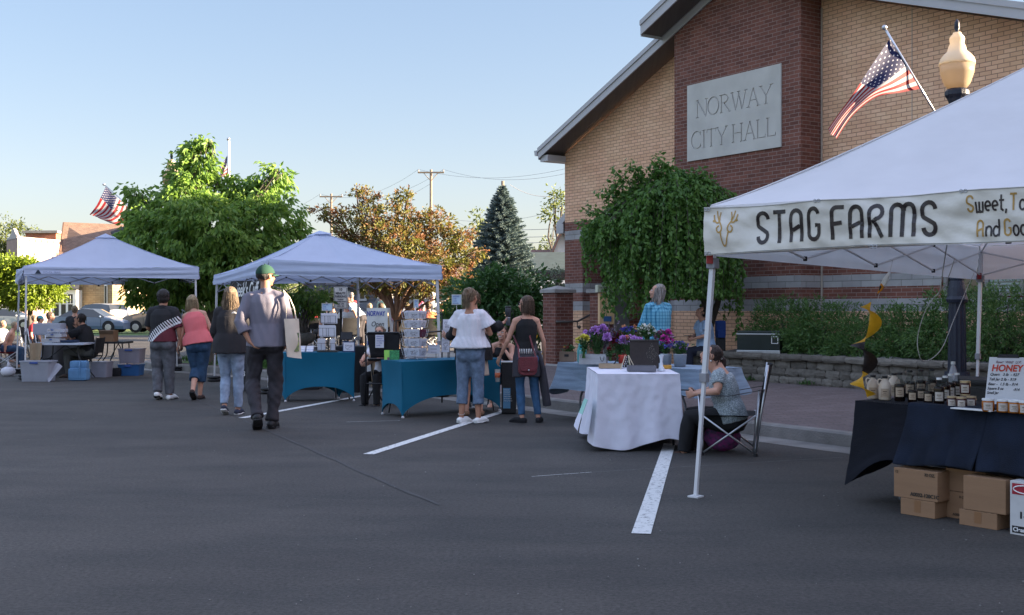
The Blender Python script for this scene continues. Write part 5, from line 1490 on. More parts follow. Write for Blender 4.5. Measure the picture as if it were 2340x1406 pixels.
# honey table
hA=Vector((2.60,8.60,0));hD=Vector((.586,-.81,0)).normalized();hN=Vector((.81,.586,0)).normalized()
hB=hA+hD*2.4
ht,t_,n_,cH=folding_table('honey stall folding table with bent grey legs',(hA+hD*.06+hN*.05)[:2],(hB-hD*.05+hN*.05)[:2],.70,.745,LEGG)
NAVY=M('navy_cloth',(.0035,.0045,.010),.95,.4,3,.35,160);NAVYT=M('navy_towelling',(.007,.012,.026),1,.45,5,.6,220)
hc=[tuple(hA)[:2],tuple(hB)[:2],tuple(hB+hN*.78)[:2],tuple(hA+hN*.78)[:2]]
draped('dark navy cloth covering the honey stall table',hc,.757,[lambda s:.40+.24*math.exp(-(s/.07)**2)+.02*s,.4,.4,lambda s:.46+.18*s**2+.06*math.sin(PI*s)],NAVY,(hA+hB)/2+hN*.39,.012,4.2,.075,3)
def towel(label,s0,s1,drop,seed):
 w_=s1-s0;c=hA+hD*(s0+s1)/2+hN*.05
 t=thing('towel',label,'towel',(c.x,c.y,.76),group='navy towels over the honey table');mb=MB()
 def fn(s,r_):
  x=s0+w_*s;fo=.016*math.sin(s*13+seed)+.012*noise.noise((s*6,r_*2,seed))
  if r_<.25:q=hA+hD*x+hN*(.42*(1-r_/.25)-.012);z=.768+.002*math.sin(s*9)
  else:
   f=(r_-.25)/.75;q=hA+hD*(x+.02*math.sin(f*3+seed))-hN*(.030+.125*f**1.1+abs(fo)*f);z=.768-.012*min(1,f*6)-drop*f*(1+.04*math.sin(s*5+seed))
  return Vector((q.x,q.y,z))
 mb.grid(fn,50,40)
 o=mb.build('towelling',NAVYT,t,smooth=True);md=o.modifiers.new('s','SOLIDIFY');md.thickness=.006
 mb=MB();mb.tube([fn(i/30,.965)-hN*.004 for i in range(31)],.003,5);mb.build('hem_stitch',NAVYT,o)
towel('navy bath towel over the honey table front, below the glass bottles',.46,1.08,.40,1.0);towel('navy bath towel over the honey table front, below the honey sign',1.085,1.75,.40,3.3)
# goods on the honey table
HT=.762
def hp(s,d,z=HT):q=hA+hD*s+hN*d;return Vector((q.x,q.y,z))
LABEL=M('kraft_label',(.42,.32,.23),.8,.08,30);LABELP=M('pale_label',(.50,.44,.38),.8,.06,30)
SYR=glassmat('dark_syrup',(.010,.003,.002),.1,.3);GLS=clearmat('clear_glass',(.9,.92,.9),.03,alpha=.10)
CAPB=BLACKP;HONEYM=M('honey',(.55,.17,.012),.12,.15,8,trans=.4,spec=.7);CLOTHW=WHITE
hz_=math.atan2(hD.y,hD.x)
toC=lambda p:(Vector((0,0,0))-Vector((p.x,p.y,0))).normalized()
def label_on(p,r,z,w_,h,mat,parent,ring=True):
 f=toC(p);s=Vector((-f.y,f.x,0));mb=MB();n=8
 half=w_/2/r
 def fn(a,b):
  th=(a*2-1)*half;return Vector((p.x,p.y,0))+f*(r+.0015)*math.cos(th)+s*(r+.0015)*math.sin(th)+Vector((0,0,p.z+z+h*b))
 mb.grid(fn,n,1);o=mb.build('label',mat,parent,smooth=True)
 m2=MB()
 for q,(y,l)in enumerate(((.62,.5),(.45,.34),(.25,.6))):
  def f2(a,b):th=(a*2-1)*half*l;return Vector((p.x,p.y,0))+f*(r+.0022)*math.cos(th)+s*(r+.0022)*math.sin(th)+Vector((0,0,p.z+z+h*(y+(.05 if q else.09)*b)))
  m2.grid(f2,4,1)
 m2.build('print',M('label_ink',(.12,.08,.05),.8),o)
def jug(p,label,h=.20):
 t=thing('syrup_jug',label,'jug',p,group='cream plastic syrup jugs');mb=MB();k=h/.20;J=M('cream_plastic',(.60,.50,.40),.45,.04,5)
 mb.lathe(p,[(.045*k,0),(.052*k,.008),(.053*k,.11*k),(.045*k,.145*k),(.028*k,.165*k),(.021*k,.172*k),(.021*k,.19*k)],20);f=toC(p);s=Vector((-f.y,f.x,0))
 mb.tube(fine([p+s*-.0+Vector((0,0,.172*k))-s*.02*k,p-s*.05*k+Vector((0,0,.178*k)),p-s*.058*k+Vector((0,0,.15*k)),p-s*.045*k+Vector((0,0,.12*k))],10),.006,6)
 mb.build('body',J,t,smooth=True)
 mb=MB();mb.lathe(p+Vector((0,0,.186*k)),[(.024*k,0),(.024*k,.02*k)],14);mb.build('cap',CAPB,t)
 label_on(p,.0535*k,.025*k,.07*k,.075*k,LABEL,t)
def bottle(p,label,h,r,lab=LABEL,cap=None,fill=.6,group='glass syrup bottles'):
 t=thing('syrup_bottle',label,'bottle',p,group=group);mb=MB()
 mb.lathe(p,[(r*.9,0),(r,.006),(r,h*.55),(r*.82,h*.66),(r*.40,h*.84),(r*.38,h*.97),(r*.46,h*.975),(r*.46,h)],18);mb.build('glass',GLS,t,smooth=True)
 mb=MB();mb.lathe(p+Vector((0,0,.003)),[(r*.88,0),(r*.95,.006),(r*.95,h*fill*.9),(r*.9,h*fill)],18);mb.build('syrup',SYR,t,smooth=True)
 mb=MB();mb.lathe(p+Vector((0,0,h*.955)),[(r*.50,0),(r*.50,h*.075)],14);mb.build('cap',cap or CAPB,t)
 label_on(p,r*1.01,h*.17,r*1.5,h*.33,lab,t)
def jar(p,label,h=.075,r=.038,fillm=SYR,lid=M('gold_lid',(.55,.42,.25),.35,metal=.6),lab=LABELP,z=None,name='jar',group='small squat jars on the honey table'):
 t=thing('honey_jar',label,'jar',p,group=group);mb=MB()
 mb.lathe(p,[(r*.92,0),(r,.005),(r,h*.82),(r*.9,h*.88),(r*.9,h)],18);mb.build('glass',fillm,t,smooth=True)
 mb=MB();mb.lathe(p+Vector((0,0,h*.88)),[(r*.97,0),(r*.99,.003),(r*.99,h*.16),(r*.9,h*.18)],18);mb.build('lid',lid,t)
 label_on(p,r*1.01,h*.12,r*1.5,h*.62,lab,t)
def onhoney(px,py):
 return G(px,py,HT)
jl=['first of the two cream jugs, at the table corner','second cream jug along the table front']
for(x,y),l in zip(((1995,911),(2022,914)),jl):jug(onhoney(x,y),'cream syrup jug with kraft label, '+l,.175)
jug(onhoney(2043,905),'cream plastic syrup jug standing behind the front two jugs',.175)
bl=[(2056,917,.225,.044,'tall dark syrup bottle right of the cream jugs'),(2079,909,.225,.044,'tall dark syrup bottle standing second in the back row'),(2104,907,.225,.044,'tall dark syrup bottle standing third in the back row'),(2129,905,.225,.044,'tall dark syrup bottle standing fourth in the back row'),(2085,921,.165,.036,'short dark syrup bottle, leftmost of the front row'),(2105,917,.165,.034,'short dark syrup bottle, second of the front row'),(2121,924,.165,.036,'short dark syrup bottle, third of the front row')]
for x,y,h,r,l in bl:bottle(onhoney(x,y),l,h*.92,r*.92,cap=BLACKP)
for x,y,l in((2146,926,'flat dark syrup flask with a white cap, nearest the bottles'),(2160,920,'dark syrup flask with a white cap, second in line'),(2172,914,'dark syrup flask with a white cap, third in line'),(2187,911,'dark syrup flask with a white cap, farthest back')):
 bottle(onhoney(x,y),l,.19,.038,LABELP,WHITE,.68,'white capped syrup flasks')
p=onhoney(2178,903)
t=thing('plastic_bottle','clear plastic bottle with white cap behind the flasks','bottle',p);mb=MB();mb.lathe(p,[(.034,0),(.036,.16),(.022,.215),(.014,.235),(.014,.25)],16);mb.build('body',clearmat('clear_plastic',(.9,.9,.95),.1,alpha=.35),t,smooth=True);mb=MB();mb.lathe(p+Vector((0,0,.245)),[(.017,0),(.017,.022)],12);mb.build('cap',WHITE,t)
DARKJ=glassmat('plum_preserve',(.05,.008,.008),.1,.3)
for x,y,l in((2175,930,'squat preserve jar, left of the front three'),(2197,932,'squat preserve jar, middle of the front three'),(2219,930,'squat preserve jar, right of the front three')):jar(onhoney(x,y),l,.072,.034,DARKJ)
p=onhoney(2196,926);jar(p+hN*.05,'preserve jar carrying the upper jar',.075,.034,DARKJ);jar(p+hN*.05+Vector((0,0,.078)),'taller preserve jar stacked on top of another',.09,.036,DARKJ)
for x,y,l in((2258,940,'amber honey jar, leftmost of its row'),(2292,942,'amber honey jar, second of its row'),(2318,944,'amber honey jar, third of its row'),(2342,946,'amber honey jar cut by the right edge')):
 jar(onhoney(x,y),l,.082,.040,HONEYM,WHITE,LABELP,group='amber honey jars with white lids')
p=onhoney(2215,938);t=thing('white_tray','thin white tray edge under the small jars','tray',p);mb=MB();mb.bbox(p+hN*.1+Vector((0,0,.004)),(.30,.18,.008),.002,hz_);mb.build('tray',WHITE,t)
sp=onhoney(2292,931)+hN*.02
t=thing('price_sign','white honey price board with red heading clipped to a dark easel','sign',sp)
sx=Vector((.93,-.37,0)).normalized();lean=Vector((0,0,1))+Vector((-sx.y,sx.x,0))*.28;lean.normalize();lean+=sx*.10;lean.normalize()
w_,h_=.255,.34;so_=sp+Vector((0,0,.02))-sx*.13
mb=MB();nrm=sx.cross(lean);mb.prism([so_,so_+sx*w_,so_+sx*(w_)+lean*h_,so_+lean*h_],nrm*-.006);mb.build('board',M('sign_white',(.66,.66,.68),.5,.02),t)
mb=MB();mb.prism([so_+sx*.05+lean*(h_-.005)+nrm*.003,so_+sx*(w_-.06)+lean*(h_-.005)+nrm*.003,so_+sx*(w_-.07)+lean*(h_+.022),so_+sx*.06+lean*(h_+.022)],nrm*-.02);mb.build('clip',BLACKP,t)
REDI=M('red_marker',(.60,.06,.03),.6);INKB=M('black_marker',(.02,.02,.03),.6);INKP=M('maroon_marker',(.18,.02,.04),.6)
def st(s,x,y,sz,m_,sh=0,sq=1,b_=0):text(s,sz,so_+sx*x+lean*y,sx,lean,m_,t,shear=sh,squash=sq,bold=b_)
st('Raw!  Wild!  U.P.',.045,.295,.026,INKP,.25,.9);st('HONEY',.022,.238,.066,REDI,.1,.88,.0022)
for s,x,y in(('Quart   3 lb  - $27',.016,.205),('Tall Jar 2 lb - $19',.012,.170),('Bear -  1.5 lb - $14',.010,.135),('Square 8 oz',.008,.103),('-$14',.175,.098),('Small Jar',.008,.072)):
 st(s,x,y,.027,INKB,.2,.92 if len(s)>12 else.8,.0004)
 # boxes below
CARD=M('cardboard',(.27,.155,.085),.85,.08,2.5,.15,40,stretch=(1,1,6));TAPE=M('brown_tape',(.22,.11,.05),.4,.1);FLAPM=M('cardboard_dark',(.20,.13,.08),.85)
def carton(label,p,L_,D_,H_,rz,texts=(),tape=False,mat=CARD,seam=True):
 t=thing('carton',label,'box',p);mb=MB();m3=Matrix.Rotation(rz,3,'Z');ex=m3@Vector((1,0,0));ey=m3@Vector((0,1,0))
 c=Vector(p)+ex*L_/2+ey*D_/2+Vector((0,0,H_/2));mb.bbox(c,(L_,D_,H_),.004,rz);mb.build('body',mat,t)
 if seam:
  mb=MB();mb.box(c+Vector((0,0,H_/2+.0015)),(L_*.98,.05,.001),rz);mb.build('top_tape',TAPE,t)
 if tape:mb=MB();mb.box(Vector(p)+ex*L_*.5-ey*.001+Vector((0,0,H_*.6)),(.05,.001,H_*.72),rz);mb.build('tape',TAPE,t)
 for s,x,y,sz,b_ in texts:text(s,sz,Vector(p)+ex*x+Vector((0,0,y))-ey*.001,ex,(0,0,1),M('carton_ink',(.03,.025,.02),.7),t,bold=b_)
 return t
rzb=math.atan2(hD.y,hD.x)+.02
def fp(px,py,z=0):return G(px,py,z)
z2=.115
pA=fp(2058,1174);eB=Matrix.Rotation(rzb,3,'Z')@Vector((1,0,0));eN=Matrix.Rotation(rzb,3,'Z')@Vector((0,1,0))
carton('small taped carton lying under the labelled bottle carton',pA+Vector((0,0,.001)),.27,.22,z2,rzb,tape=True)
carton('cardboard carton marked 32 OZ. stacked on a small one, leftmost under the honey table',pA-eB*.055-eN*.0+Vector((0,0,z2+.003)),.345,.25,.205,rzb,(('12',.012,.17,.026,0),('32 OZ.',.245,.17,.028,.0006),('A0032-120C1C',.135,.022,.035,.001)))
pB=fp(2148,1181);carton('cardboard carton marked 8 OZ standing behind the others',pB+eN*.03,.32,.24,.185,rzb,(('8 OZ.',.13,.145,.022,0),('A0008-09C',.08,.02,.024,0)),tape=False)
carton('plain carton stacked on the 8 OZ carton',pB+eN*.03+eB*.025+Vector((0,0,.188)),.30,.22,.16,rzb)
pC=fp(2192,1198);carton('small taped carton lying below the biggest carton',pC,.27,.22,.105,rzb,tape=True)
carton('biggest plain carton, on a small taped one near the cleaner box',pC+eB*.03+Vector((0,0,.108)),.30,.26,.225,rzb)
pD=fp(2308,1220);cl=carton('white printed carton with a red panel at the right edge',pD,.34,.27,.345,rzb,(('7',.14,.17,.04,0),('NET 4 / 1 GAL',.13,.15,.012,0)),mat=M('white_carton',(.55,.54,.53),.7),seam=False)
mb=MB();mb.box(pD+eB*.175-eN*.0015+Vector((0,0,.295)),(.32,.001,.07),rzb);mb.build('red_panel',M('red_print',(.33,.015,.03),.6),cl)
mb=MB();mb.box(pD+eB*.175-eN*.0015+Vector((0,0,.035)),(.32,.001,.045),rzb);mb.build('black_panel',BLACK,cl)
text('Cleaning',.036,pD+eB*.024-eN*.0035+Vector((0,0,.024)),eB,(0,0,1),WHT,cl,bold=.001)
mb=MB();c=pD+eB*.11-eN*.003+Vector((0,0,.295));mb.tube([c+eB*.085*math.cos(2*PI*i/30)+Vector((0,0,.025*math.sin(2*PI*i/30)))for i in range(31)],.004,5);mb.build('oval_mark',WHT,cl)
mb=MB();mb.box(pD+eB*.075-eN*.0015+Vector((0,0,.13)),(.012,.001,.045),rzb);mb.box(pD+eB*.1-eN*.0015+Vector((0,0,.122)),(.014,.001,.01),rzb);mb.build('pictogram',BLACK,cl)
q=W(2250,890,9.9);t=thing('black_bin','black plastic bin behind the honey table next to the tent leg','bin',(q.x,q.y,0));mb=MB();mb.bbox((q.x,q.y,.4),(.75,.4,.8),.03,hz_);mb.build('body',BLACKP,t);mb=MB();mb.bbox((q.x,q.y,.82),(.8,.45,.05),.02,hz_);mb.build('lid',BLACKP,t)
# people
SKIN=M('skin',(.50,.27,.19),.55,.10,14,spec=.3)
SKINT=M('tanned_skin',(.36,.18,.115),.55,.10,14,spec=.3)
LIPM=M('lips',(.38,.12,.10),.5);EYEW=M('eye_white',(.7,.68,.65),.3);EYED=M('iris',(.05,.03,.02),.2);BROW=M('brow',(.10,.06,.04),.9)
def hairmat(name,c,c2=None):return M(name,c,.55,.35,9,.7,30,stretch=(7,7,.9),col2=c2,spec=.4)
HB=hairmat('black_hair',(.012,.010,.010),(.03,.022,.02));HBR=hairmat('brown_hair',(.06,.035,.022),(.13,.08,.05));HBL=hairmat('blonde_hair',(.24,.165,.095),(.46,.36,.22))
HDB=hairmat('ash_blonde_hair',(.10,.065,.042),(.27,.19,.12));HG=hairmat('grey_hair',(.19,.165,.145),(.42,.38,.35));HWH=hairmat('white_hair',(.5,.48,.46),(.7,.68,.66))
def remesh_obj(mb,name,mats,parent,vox,smooth_it=3,folds=0,fseed=0,fscale=(14,14,5),wr=0):
 me=bpy.data.meshes.new(name);me.from_pydata(mb.v,[],mb.f);me.update()
 ob=bpy.data.objects.new(name,me);C.objects.link(ob)
 md=ob.modifiers.new('r','REMESH');md.mode='VOXEL';md.voxel_size=vox;md.use_smooth_shade=True
 if smooth_it:s=ob.modifiers.new('s','SMOOTH');s.factor=.5;s.iterations=smooth_it
 dg=bpy.context.evaluated_depsgraph_get();dg.update()
 nm=bpy.data.meshes.new_from_object(ob.evaluated_get(dg));bpy.data.objects.remove(ob)
 nm.name=name
 n=len(nm.vertices)
 if folds and n:
  co=np.empty(n*3);nm.vertices.foreach_get('co',co);co=co.reshape(-1,3);no=np.empty(n*3);nm.vertices.foreach_get('normal',no);no=no.reshape(-1,3)
  rs=np.random.RandomState(fseed+5);sc_=np.array(fscale);d=np.zeros(n)
  w_=co*sc_;w_=w_+.9*np.sin(w_[:,[1,2,0]]*.7+fseed)
  for i in range(7):
   k=rs.normal(size=3)*(1+.5*i);ph=rs.rand()*6;d+=np.sin(w_@k+ph)/(1+.55*i)
  d=np.sign(d)*np.abs(d)**.85/3.2
  co=co+no*(d*folds*1.5)[:,None]
  nm.vertices.foreach_set('co',co.ravel());nm.update()
 if not isinstance(mats,(list,tuple)):mats=[mats]
 nm.materials.clear()
 for m in mats:nm.materials.append(m)
 nm.polygons.foreach_set('use_smooth',[True]*len(nm.polygons))
 o=bpy.data.objects.new(name,nm);C.objects.link(o);o.parent=parent
 return o
V=Vector
def default_joints():
 return dict(pel=V((0,0,.93)),che=V((0,.0,1.28)),nek=V((0,-.015,1.46)),hed=V((0,.015,1.63)),shR=V((.168,0,1.385)),shL=V((-.168,0,1.385)),elR=V((.225,-.03,1.12)),elL=V((-.225,-.03,1.12)),wrR=V((.235,.05,.87)),wrL=V((-.235,.05,.87)),hiR=V((.085,0,.91)),hiL=V((-.085,0,.91)),knR=V((.095,.02,.49)),knL=V((-.095,.02,.49)),anR=V((.095,-.03,.085)),anL=V((-.095,-.03,.085)),toR=V((.12,.14,.02)),toL=V((-.12,.14,.02)))
def person(label,pos,yaw,H,J=None,lean=0,slean=0,hyaw=0,hpitch=0,skin=SKIN,build=1.0,fem=False,vox=.008,group=None,curl=.5,handdir=None,hip=1.0,face=True,handspread=.01,sitting=False):
 """the figure faces +Y before yaw; J overrides joints for a 1.75 m figure"""
 s=H/1.75;j=default_joints()
 p0=j['pel'].copy()
 rot=Matrix.Rotation(-lean,3,'X')@Matrix.Rotation(slean,3,'Y')
 if J and 'pel' in J:
  d=V(J['pel'])-p0
  for k in('pel','che','nek','hed','shR','shL','elR','elL','wrR','wrL','hiR','hiL'):j[k]=j[k]+d
  p0=V(J['pel'])
 for k in('che','nek','hed','shR','shL','elR','elL','wrR','wrL'):j[k]=p0+rot@(j[k]-p0)
 if fem:
  for k in('shR','shL'):j[k]=j[k]+(j['nek']-j[k])*.10
 if J:
  for k,v in J.items():
   if k!='pel' and k in j:j[k]=V(v)
 t=thing('person',label,'person',pos,yaw,group)
 for k in j:j[k]=j[k]*s
 b=build*s
 hr=Matrix.Rotation(hyaw,3,'Z')@Matrix.Rotation(-hpitch,3,'X')
 mb=MB()
 X=(j['shR']-j['shL']).normalized()
 up=(j['nek']-j['pel']).normalized()
 pel=j['pel'];hw=(1.06 if fem else 1)*hip
 sp=lambda f:pel.lerp(j['nek'],f)
 mb.loft([pel-up*.045*s,pel,sp(.18),sp(.36),sp(.58),sp(.78),sp(.92),sp(1.0),j['nek'].lerp(j['hed'],.45)],[(.10*b,.09*b),(.165*b*hw,.118*b),(.158*b*hw,.112*b),(.132*b,.098*b),(.152*b,.112*b),(.158*b,.104*b),(.112*b,.078*b),(.062*b,.060*b),(.052*b,.054*b)],18,side=X)
 if fem:
  fw=X.cross(up)*-1
  fw=(hr.inverted()@V((0,1,0)))if False else V((0,1,0))
  for q in(-1,1):mb.ell(sp(.66)+X*q*.065*s+V((0,.075*s,0)),(.06*s,.055*s,.06*s))
 hc=j['hed'];k=1.0*s if fem else 1.01*s
 mb.ell(hc+hr@V((0,-.012*k,.022*k)),(.076*k,.094*k,.092*k),20,14,mat=hr)
 mb.ell(hc+hr@V((0,.028*k,-.045*k)),(.056*k,.062*k,.068*k),16,12,mat=hr)
 mb.ell(hc+hr@V((0,.062*k,-.092*k)),(.026*k,.022*k,.02*k),mat=hr)
 mb.loft([hc+hr@V((0,.085*k,.01*k)),hc+hr@V((0,.103*k,-.028*k)),hc+hr@V((0,.096*k,-.038*k))],[.010*k,.015*k,.012*k],8)
 for q in(-1,1):
  mb.ell(hc+hr@V((q*.078*k,-.008*k,-.012*k)),(.010*k,.019*k,.031*k),mat=hr)
  mb.ell(hc+hr@V((q*.035*k,.068*k,-.035*k)),(.024*k,.02*k,.02*k),mat=hr)
 mb.loft([j['nek']-up*.03*s,hc+hr@V((0,-.01*k,-.06*k))],[.058*b,.054*b],14)
 for q,c in(('R',1),('L',-1)):
  sh,el,wr=j['sh'+q],j['el'+q],j['wr'+q]
  mb.loft([sp(1.0)-up*.02*s,sh.lerp(sp(1.0),.5)+up*.0*s,sh+up*.004*s],[(.05*b,.05*b),(.052*b,.052*b),(.052*b,.052*b)],12)
  ar=.9 if fem else 1
  mb.loft([sh,sh.lerp(el,.35),sh.lerp(el,.8),el,el.lerp(wr,.28),el.lerp(wr,.75),wr],[.054*b*ar,.049*b*ar,.040*b*ar,.038*b*ar,.039*b*ar,.029*b*ar,.024*b*ar],12)
  d=(wr-el).normalized()
  if handdir and q in handdir:d=V(handdir[q]).normalized()
  inn=V((-c,0.25,0));inn=(inn-d*inn.dot(d)).normalized();sd=d.cross(inn)
  if sd.dot(V((0,1,0)))<0:sd=-sd
  pm=wr+d*.05*s
  mb.loft([wr,wr+d*.03*s,wr+d*.085*s],[(.024*s,.017*s),(.036*s,.016*s),(.040*s,.014*s)],10,side=sd)
  for f in range(4):
   o_=(f-1.5)*(.0205+handspread*.2)*s;base=wr+d*.085*s+sd*o_*-1;L_=(.072,.080,.074,.058)[3-f]*s if False else(.060,.074,.080,.070)[f]*s
   a=curl*(.55+.12*f);
   d1=(d*math.cos(a*.6)+inn*math.sin(a*.6));d2=(d*math.cos(a*1.7)+inn*math.sin(a*1.7));p1=base+d1*L_*.5
   mb.loft([base-d*.01*s,p1,p1+d2*L_*.5],[.0095*s,.0088*s,.0075*s],8)
  th=wr+d*.03*s+sd*.03*s;mb.loft([th,th+(d*.7+sd*.8+inn*.3).normalized()*.035*s,th+(d*.7+sd*.8+inn*.3).normalized()*.035*s+(d+inn*.5+sd*.2).normalized()*.032*s],[.014*s,.0115*s,.009*s],8)
 for q in 'RL':
  hi,kn,an,to=j['hi'+q],j['kn'+q],j['an'+q],j['to'+q]
  lw=1.0 if not fem else 1.02
  mb.loft([hi,hi.lerp(kn,.3),hi.lerp(kn,.8),kn,kn.lerp(an,.28),kn.lerp(an,.65),an],[.088*b*lw,.082*b*lw,.060*b,.054*b,.056*b,.042*b,.034*b],14)
  ax=(kn-an).normalized();fd=(to-an);fl=fd-ax*fd.dot(ax);fl=fl.normalized()if fl.length>1e-4 else V((0,1,0))
  heel=an-ax*.045*s-fl*.035*s
  mb.loft([heel,an-ax*.05*s+fl*.03*s,to.lerp(an,.35),to],[(.030*s,.028*s),(.036*s,.034*s),(.042*s,.026*s),(.036*s,.016*s)],12,side=fl.cross(ax))
 body=remesh_obj(mb,'body',[skin,EYEW,EYED,LIPM,BROW],t,vox,2)
 if face:
  m2=MB()
  for q in(-1,1):
   m2.ell(hc+hr@V((q*.031*k,.076*k,.006*k)),(.0145*k,.010*k,.008*k),10,6,1,mat=hr);m2.ell(hc+hr@V((q*.031*k,.084*k,.006*k)),(.0065*k,.004*k,.0065*k),8,5,2,mat=hr)
   m2.loft([hc+hr@V((q*.014*k,.088*k,.026*k)),hc+hr@V((q*.034*k,.086*k,.032*k)),hc+hr@V((q*.052*k,.070*k,.026*k))],[.004*k,.0045*k,.003*k],6,mi=4)
  m2.loft([hc+hr@V((-.024*k,.078*k,-.060*k)),hc+hr@V((0,.088*k,-.064*k)),hc+hr@V((.024*k,.078*k,-.060*k))],[.005*k,.0075*k,.005*k],8,mi=3)
  bm=bmesh.new();bm.from_mesh(body.data);tmp=bpy.data.meshes.new('tmp');tmp.from_pydata(m2.v,[],m2.f);tmp.polygons.foreach_set('material_index',m2.m);tmp.update();bm.from_mesh(tmp);bm.to_mesh(body.data);bm.free();bpy.data.meshes.remove(tmp)
  body.data.polygons.foreach_set('use_smooth',[True]*len(body.data.polygons))
 P=dict(t=t,j=j,s=s,b=b,hr=hr,X=X,up=up,sp=sp,hc=hc,k=k,fem=fem,vox=vox,hip=hw,rz=yaw)
 return P
def world(P,v):return P['t'].matrix_basis@V(v)
def shirt(P,mat,hem=.02,sleeve=1.0,loose=.018,neck=.95,flare=0,name='shirt',folds=.010,fscale=(13,13,6),sl_loose=None,hemtilt=0,cuff=None,seed=1,collar=False,sleeveflare=0,sleeveless=False,vox=None):
 j,s,b,X,up,sp=(P[q]for q in('j','s','b','X','up','sp'));hw=P['hip'];mb=MB();L_=loose
 pel=j['pel'];z0=hem
 fr_=[f for f in[z0,z0+.03,.1 if z0<.07 else z0+.06,.2,.36,.58,.78,.88,.94]if f<neck]+[neck]
 fr_=sorted(set([f for f in fr_ if f>=z0]))
 def rad(f):
  T=[(-.5,.165,.12),(-.1,.160,.122),(0,.165*hw,.118),(.18,.158*hw,.112),(.36,.135,.10),(.58,.154,.114),(.78,.160,.106),(.88,.128,.086),(.95,.088,.07),(1.0,.062,.060),(1.2,.06,.06)]
  for(a,x0,y0),(c,x1,y1)in zip(T[:-1],T[1:]):
   if f<=c:
    w_=max(0,min(1,(f-a)/(c-a)));return(x0+(x1-x0)*w_,y0+(y1-y0)*w_)
  return(.066,.062)
 pts,rr_=[],[]
 for f in fr_:
  rx,ry=rad(f);fl=flare*max(0,(.62-f))/.6
  pts.append(pel+(j['nek']-pel)*f+V((0,0,hemtilt*0)));rr_.append((rx*b+(L_+fl)*s,ry*b+(L_+fl*.9)*s))
 mb.loft(pts,rr_,24,side=X,cap='flat')
 if P['fem']:
  for q in(-1,1):mb.ell(sp(.66)+X*q*.065*s+V((0,.075*s,0)),((.06+L_)*s,(.055+L_)*s,(.06+L_)*s))
 sl=sl_loose if sl_loose is not None else L_*.9
 for q in 'RL':
  sh,el,wr=j['sh'+q],j['el'+q],j['wr'+q]
  if sleeveless:continue
  ar=.9 if P['fem']else 1
  mb.loft([sp(1.0)-up*.035*s,sh.lerp(sp(1.0),.5)-up*.012*s,sh-up*.0*s],[.050*b+sl*.7*s,.052*b+sl*.8*s,.054*b+sl*s],14)
  A=[(0,.056),(.35,.050),(.8,.041),(1.0,.039),(1.28,.040),(1.75,.031),(2.0,.027)]
  pts,rr_=[],[]
  for u,r in A:
   if u<=sleeve*2+1e-6:pts.append(sh.lerp(el,u)if u<=1 else el.lerp(wr,u-1));rr_.append(r*b*ar+(sl+sleeveflare*u)*s)
  u=sleeve*2
  if u not in[a for a,_ in A]:
   r=np.interp(u,[a for a,_ in A],[c for _,c in A]);pts.append(sh.lerp(el,u)if u<=1 else el.lerp(wr,u-1));rr_.append(r*b*ar+(sl+sleeveflare*u)*s)
  if len(pts)>1:mb.loft(pts,rr_,16,cap='flat')
  if cuff:
   e=pts[-1];d=(pts[-1]-pts[-2]).normalized();mb.loft([e-d*.045*s,e],[rr_[-1]+.008*s]*2,16,cap='flat')
 if collar:
  c=j['nek']+up*.01*s;mb.loft([c-up*.05*s,c+up*.03*s],[(.082*b,.078*b),(.070*b,.068*b)],18,side=X,cap='flat')
 return remesh_obj(mb,name,mat,P['t'],vox or P['vox']*1.25,3,folds*s,seed,fscale)
def trousers(P,mat,length=1.0,loose=.014,name='trousers',folds=.008,fscale=(14,14,9),seed=2,cuff=0,taper=1.0,waist=.16,seat=1.0,cuffmat=None):
 j,s,b,X,up,sp=(P[q]for q in('j','s','b','X','up','sp'));hw=P['hip'];mb=MB();L_=loose
 pel=j['pel']
 mb.loft([pel-up*.155*s,pel-up*.085*s,pel-up*.04*s,pel,sp(waist*.6),sp(waist)],[(.085*b,.075*b),(.145*b*hw+L_*s,.11*b+L_*s),(.158*b*hw+L_*s,.118*b*seat+L_*s),(.166*b*hw+L_*s,.12*b*seat+L_*s),(.160*b*hw+L_*.8*s,.114*b+L_*.8*s),(.150*b*hw+L_*.5*s,.108*b+L_*.5*s)],22,side=X,cap='flat')
 for q in 'RL':
  hi,kn,an=j['hi'+q],j['kn'+q],j['an'+q]
  if(kn-hi).normalized().z<-.6:mb.ell(hi+V((0,-.052*s,-.035*s)),(.082*b+L_*s,.080*b+L_*s,.095*b))
  A=[(0,.094),(.3,.088),(.8,.066),(1.0,.060),(1.28,.060*taper),(1.65,.052*taper),(1.9,.047*taper),(2.0,.048*taper)]
  pts,rr_=[],[]
  for u,r in A:
   if u<=length*2+1e-6:pts.append(hi.lerp(kn,u)if u<=1 else kn.lerp(an,u-1));rr_.append(r*b+L_*s)
  u=length*2
  if u<2 and u not in[a for a,_ in A]:
   r=np.interp(u,[a for a,_ in A],[c for _,c in A]);pts.append(kn.lerp(an,u-1)if u>1 else hi.lerp(kn,u));rr_.append(r*b+L_*s)
  mb.loft(pts,rr_,18,cap='flat')
  if cuff:e=pts[-1];d=(pts[-1]-pts[-2]).normalized();mb.loft([e-d*cuff*s,e],[rr_[-1]+.008*s]*2,18,cap='flat')
 return remesh_obj(mb,name,mat,P['t'],P['vox']*1.25,2,folds*s,seed,fscale)
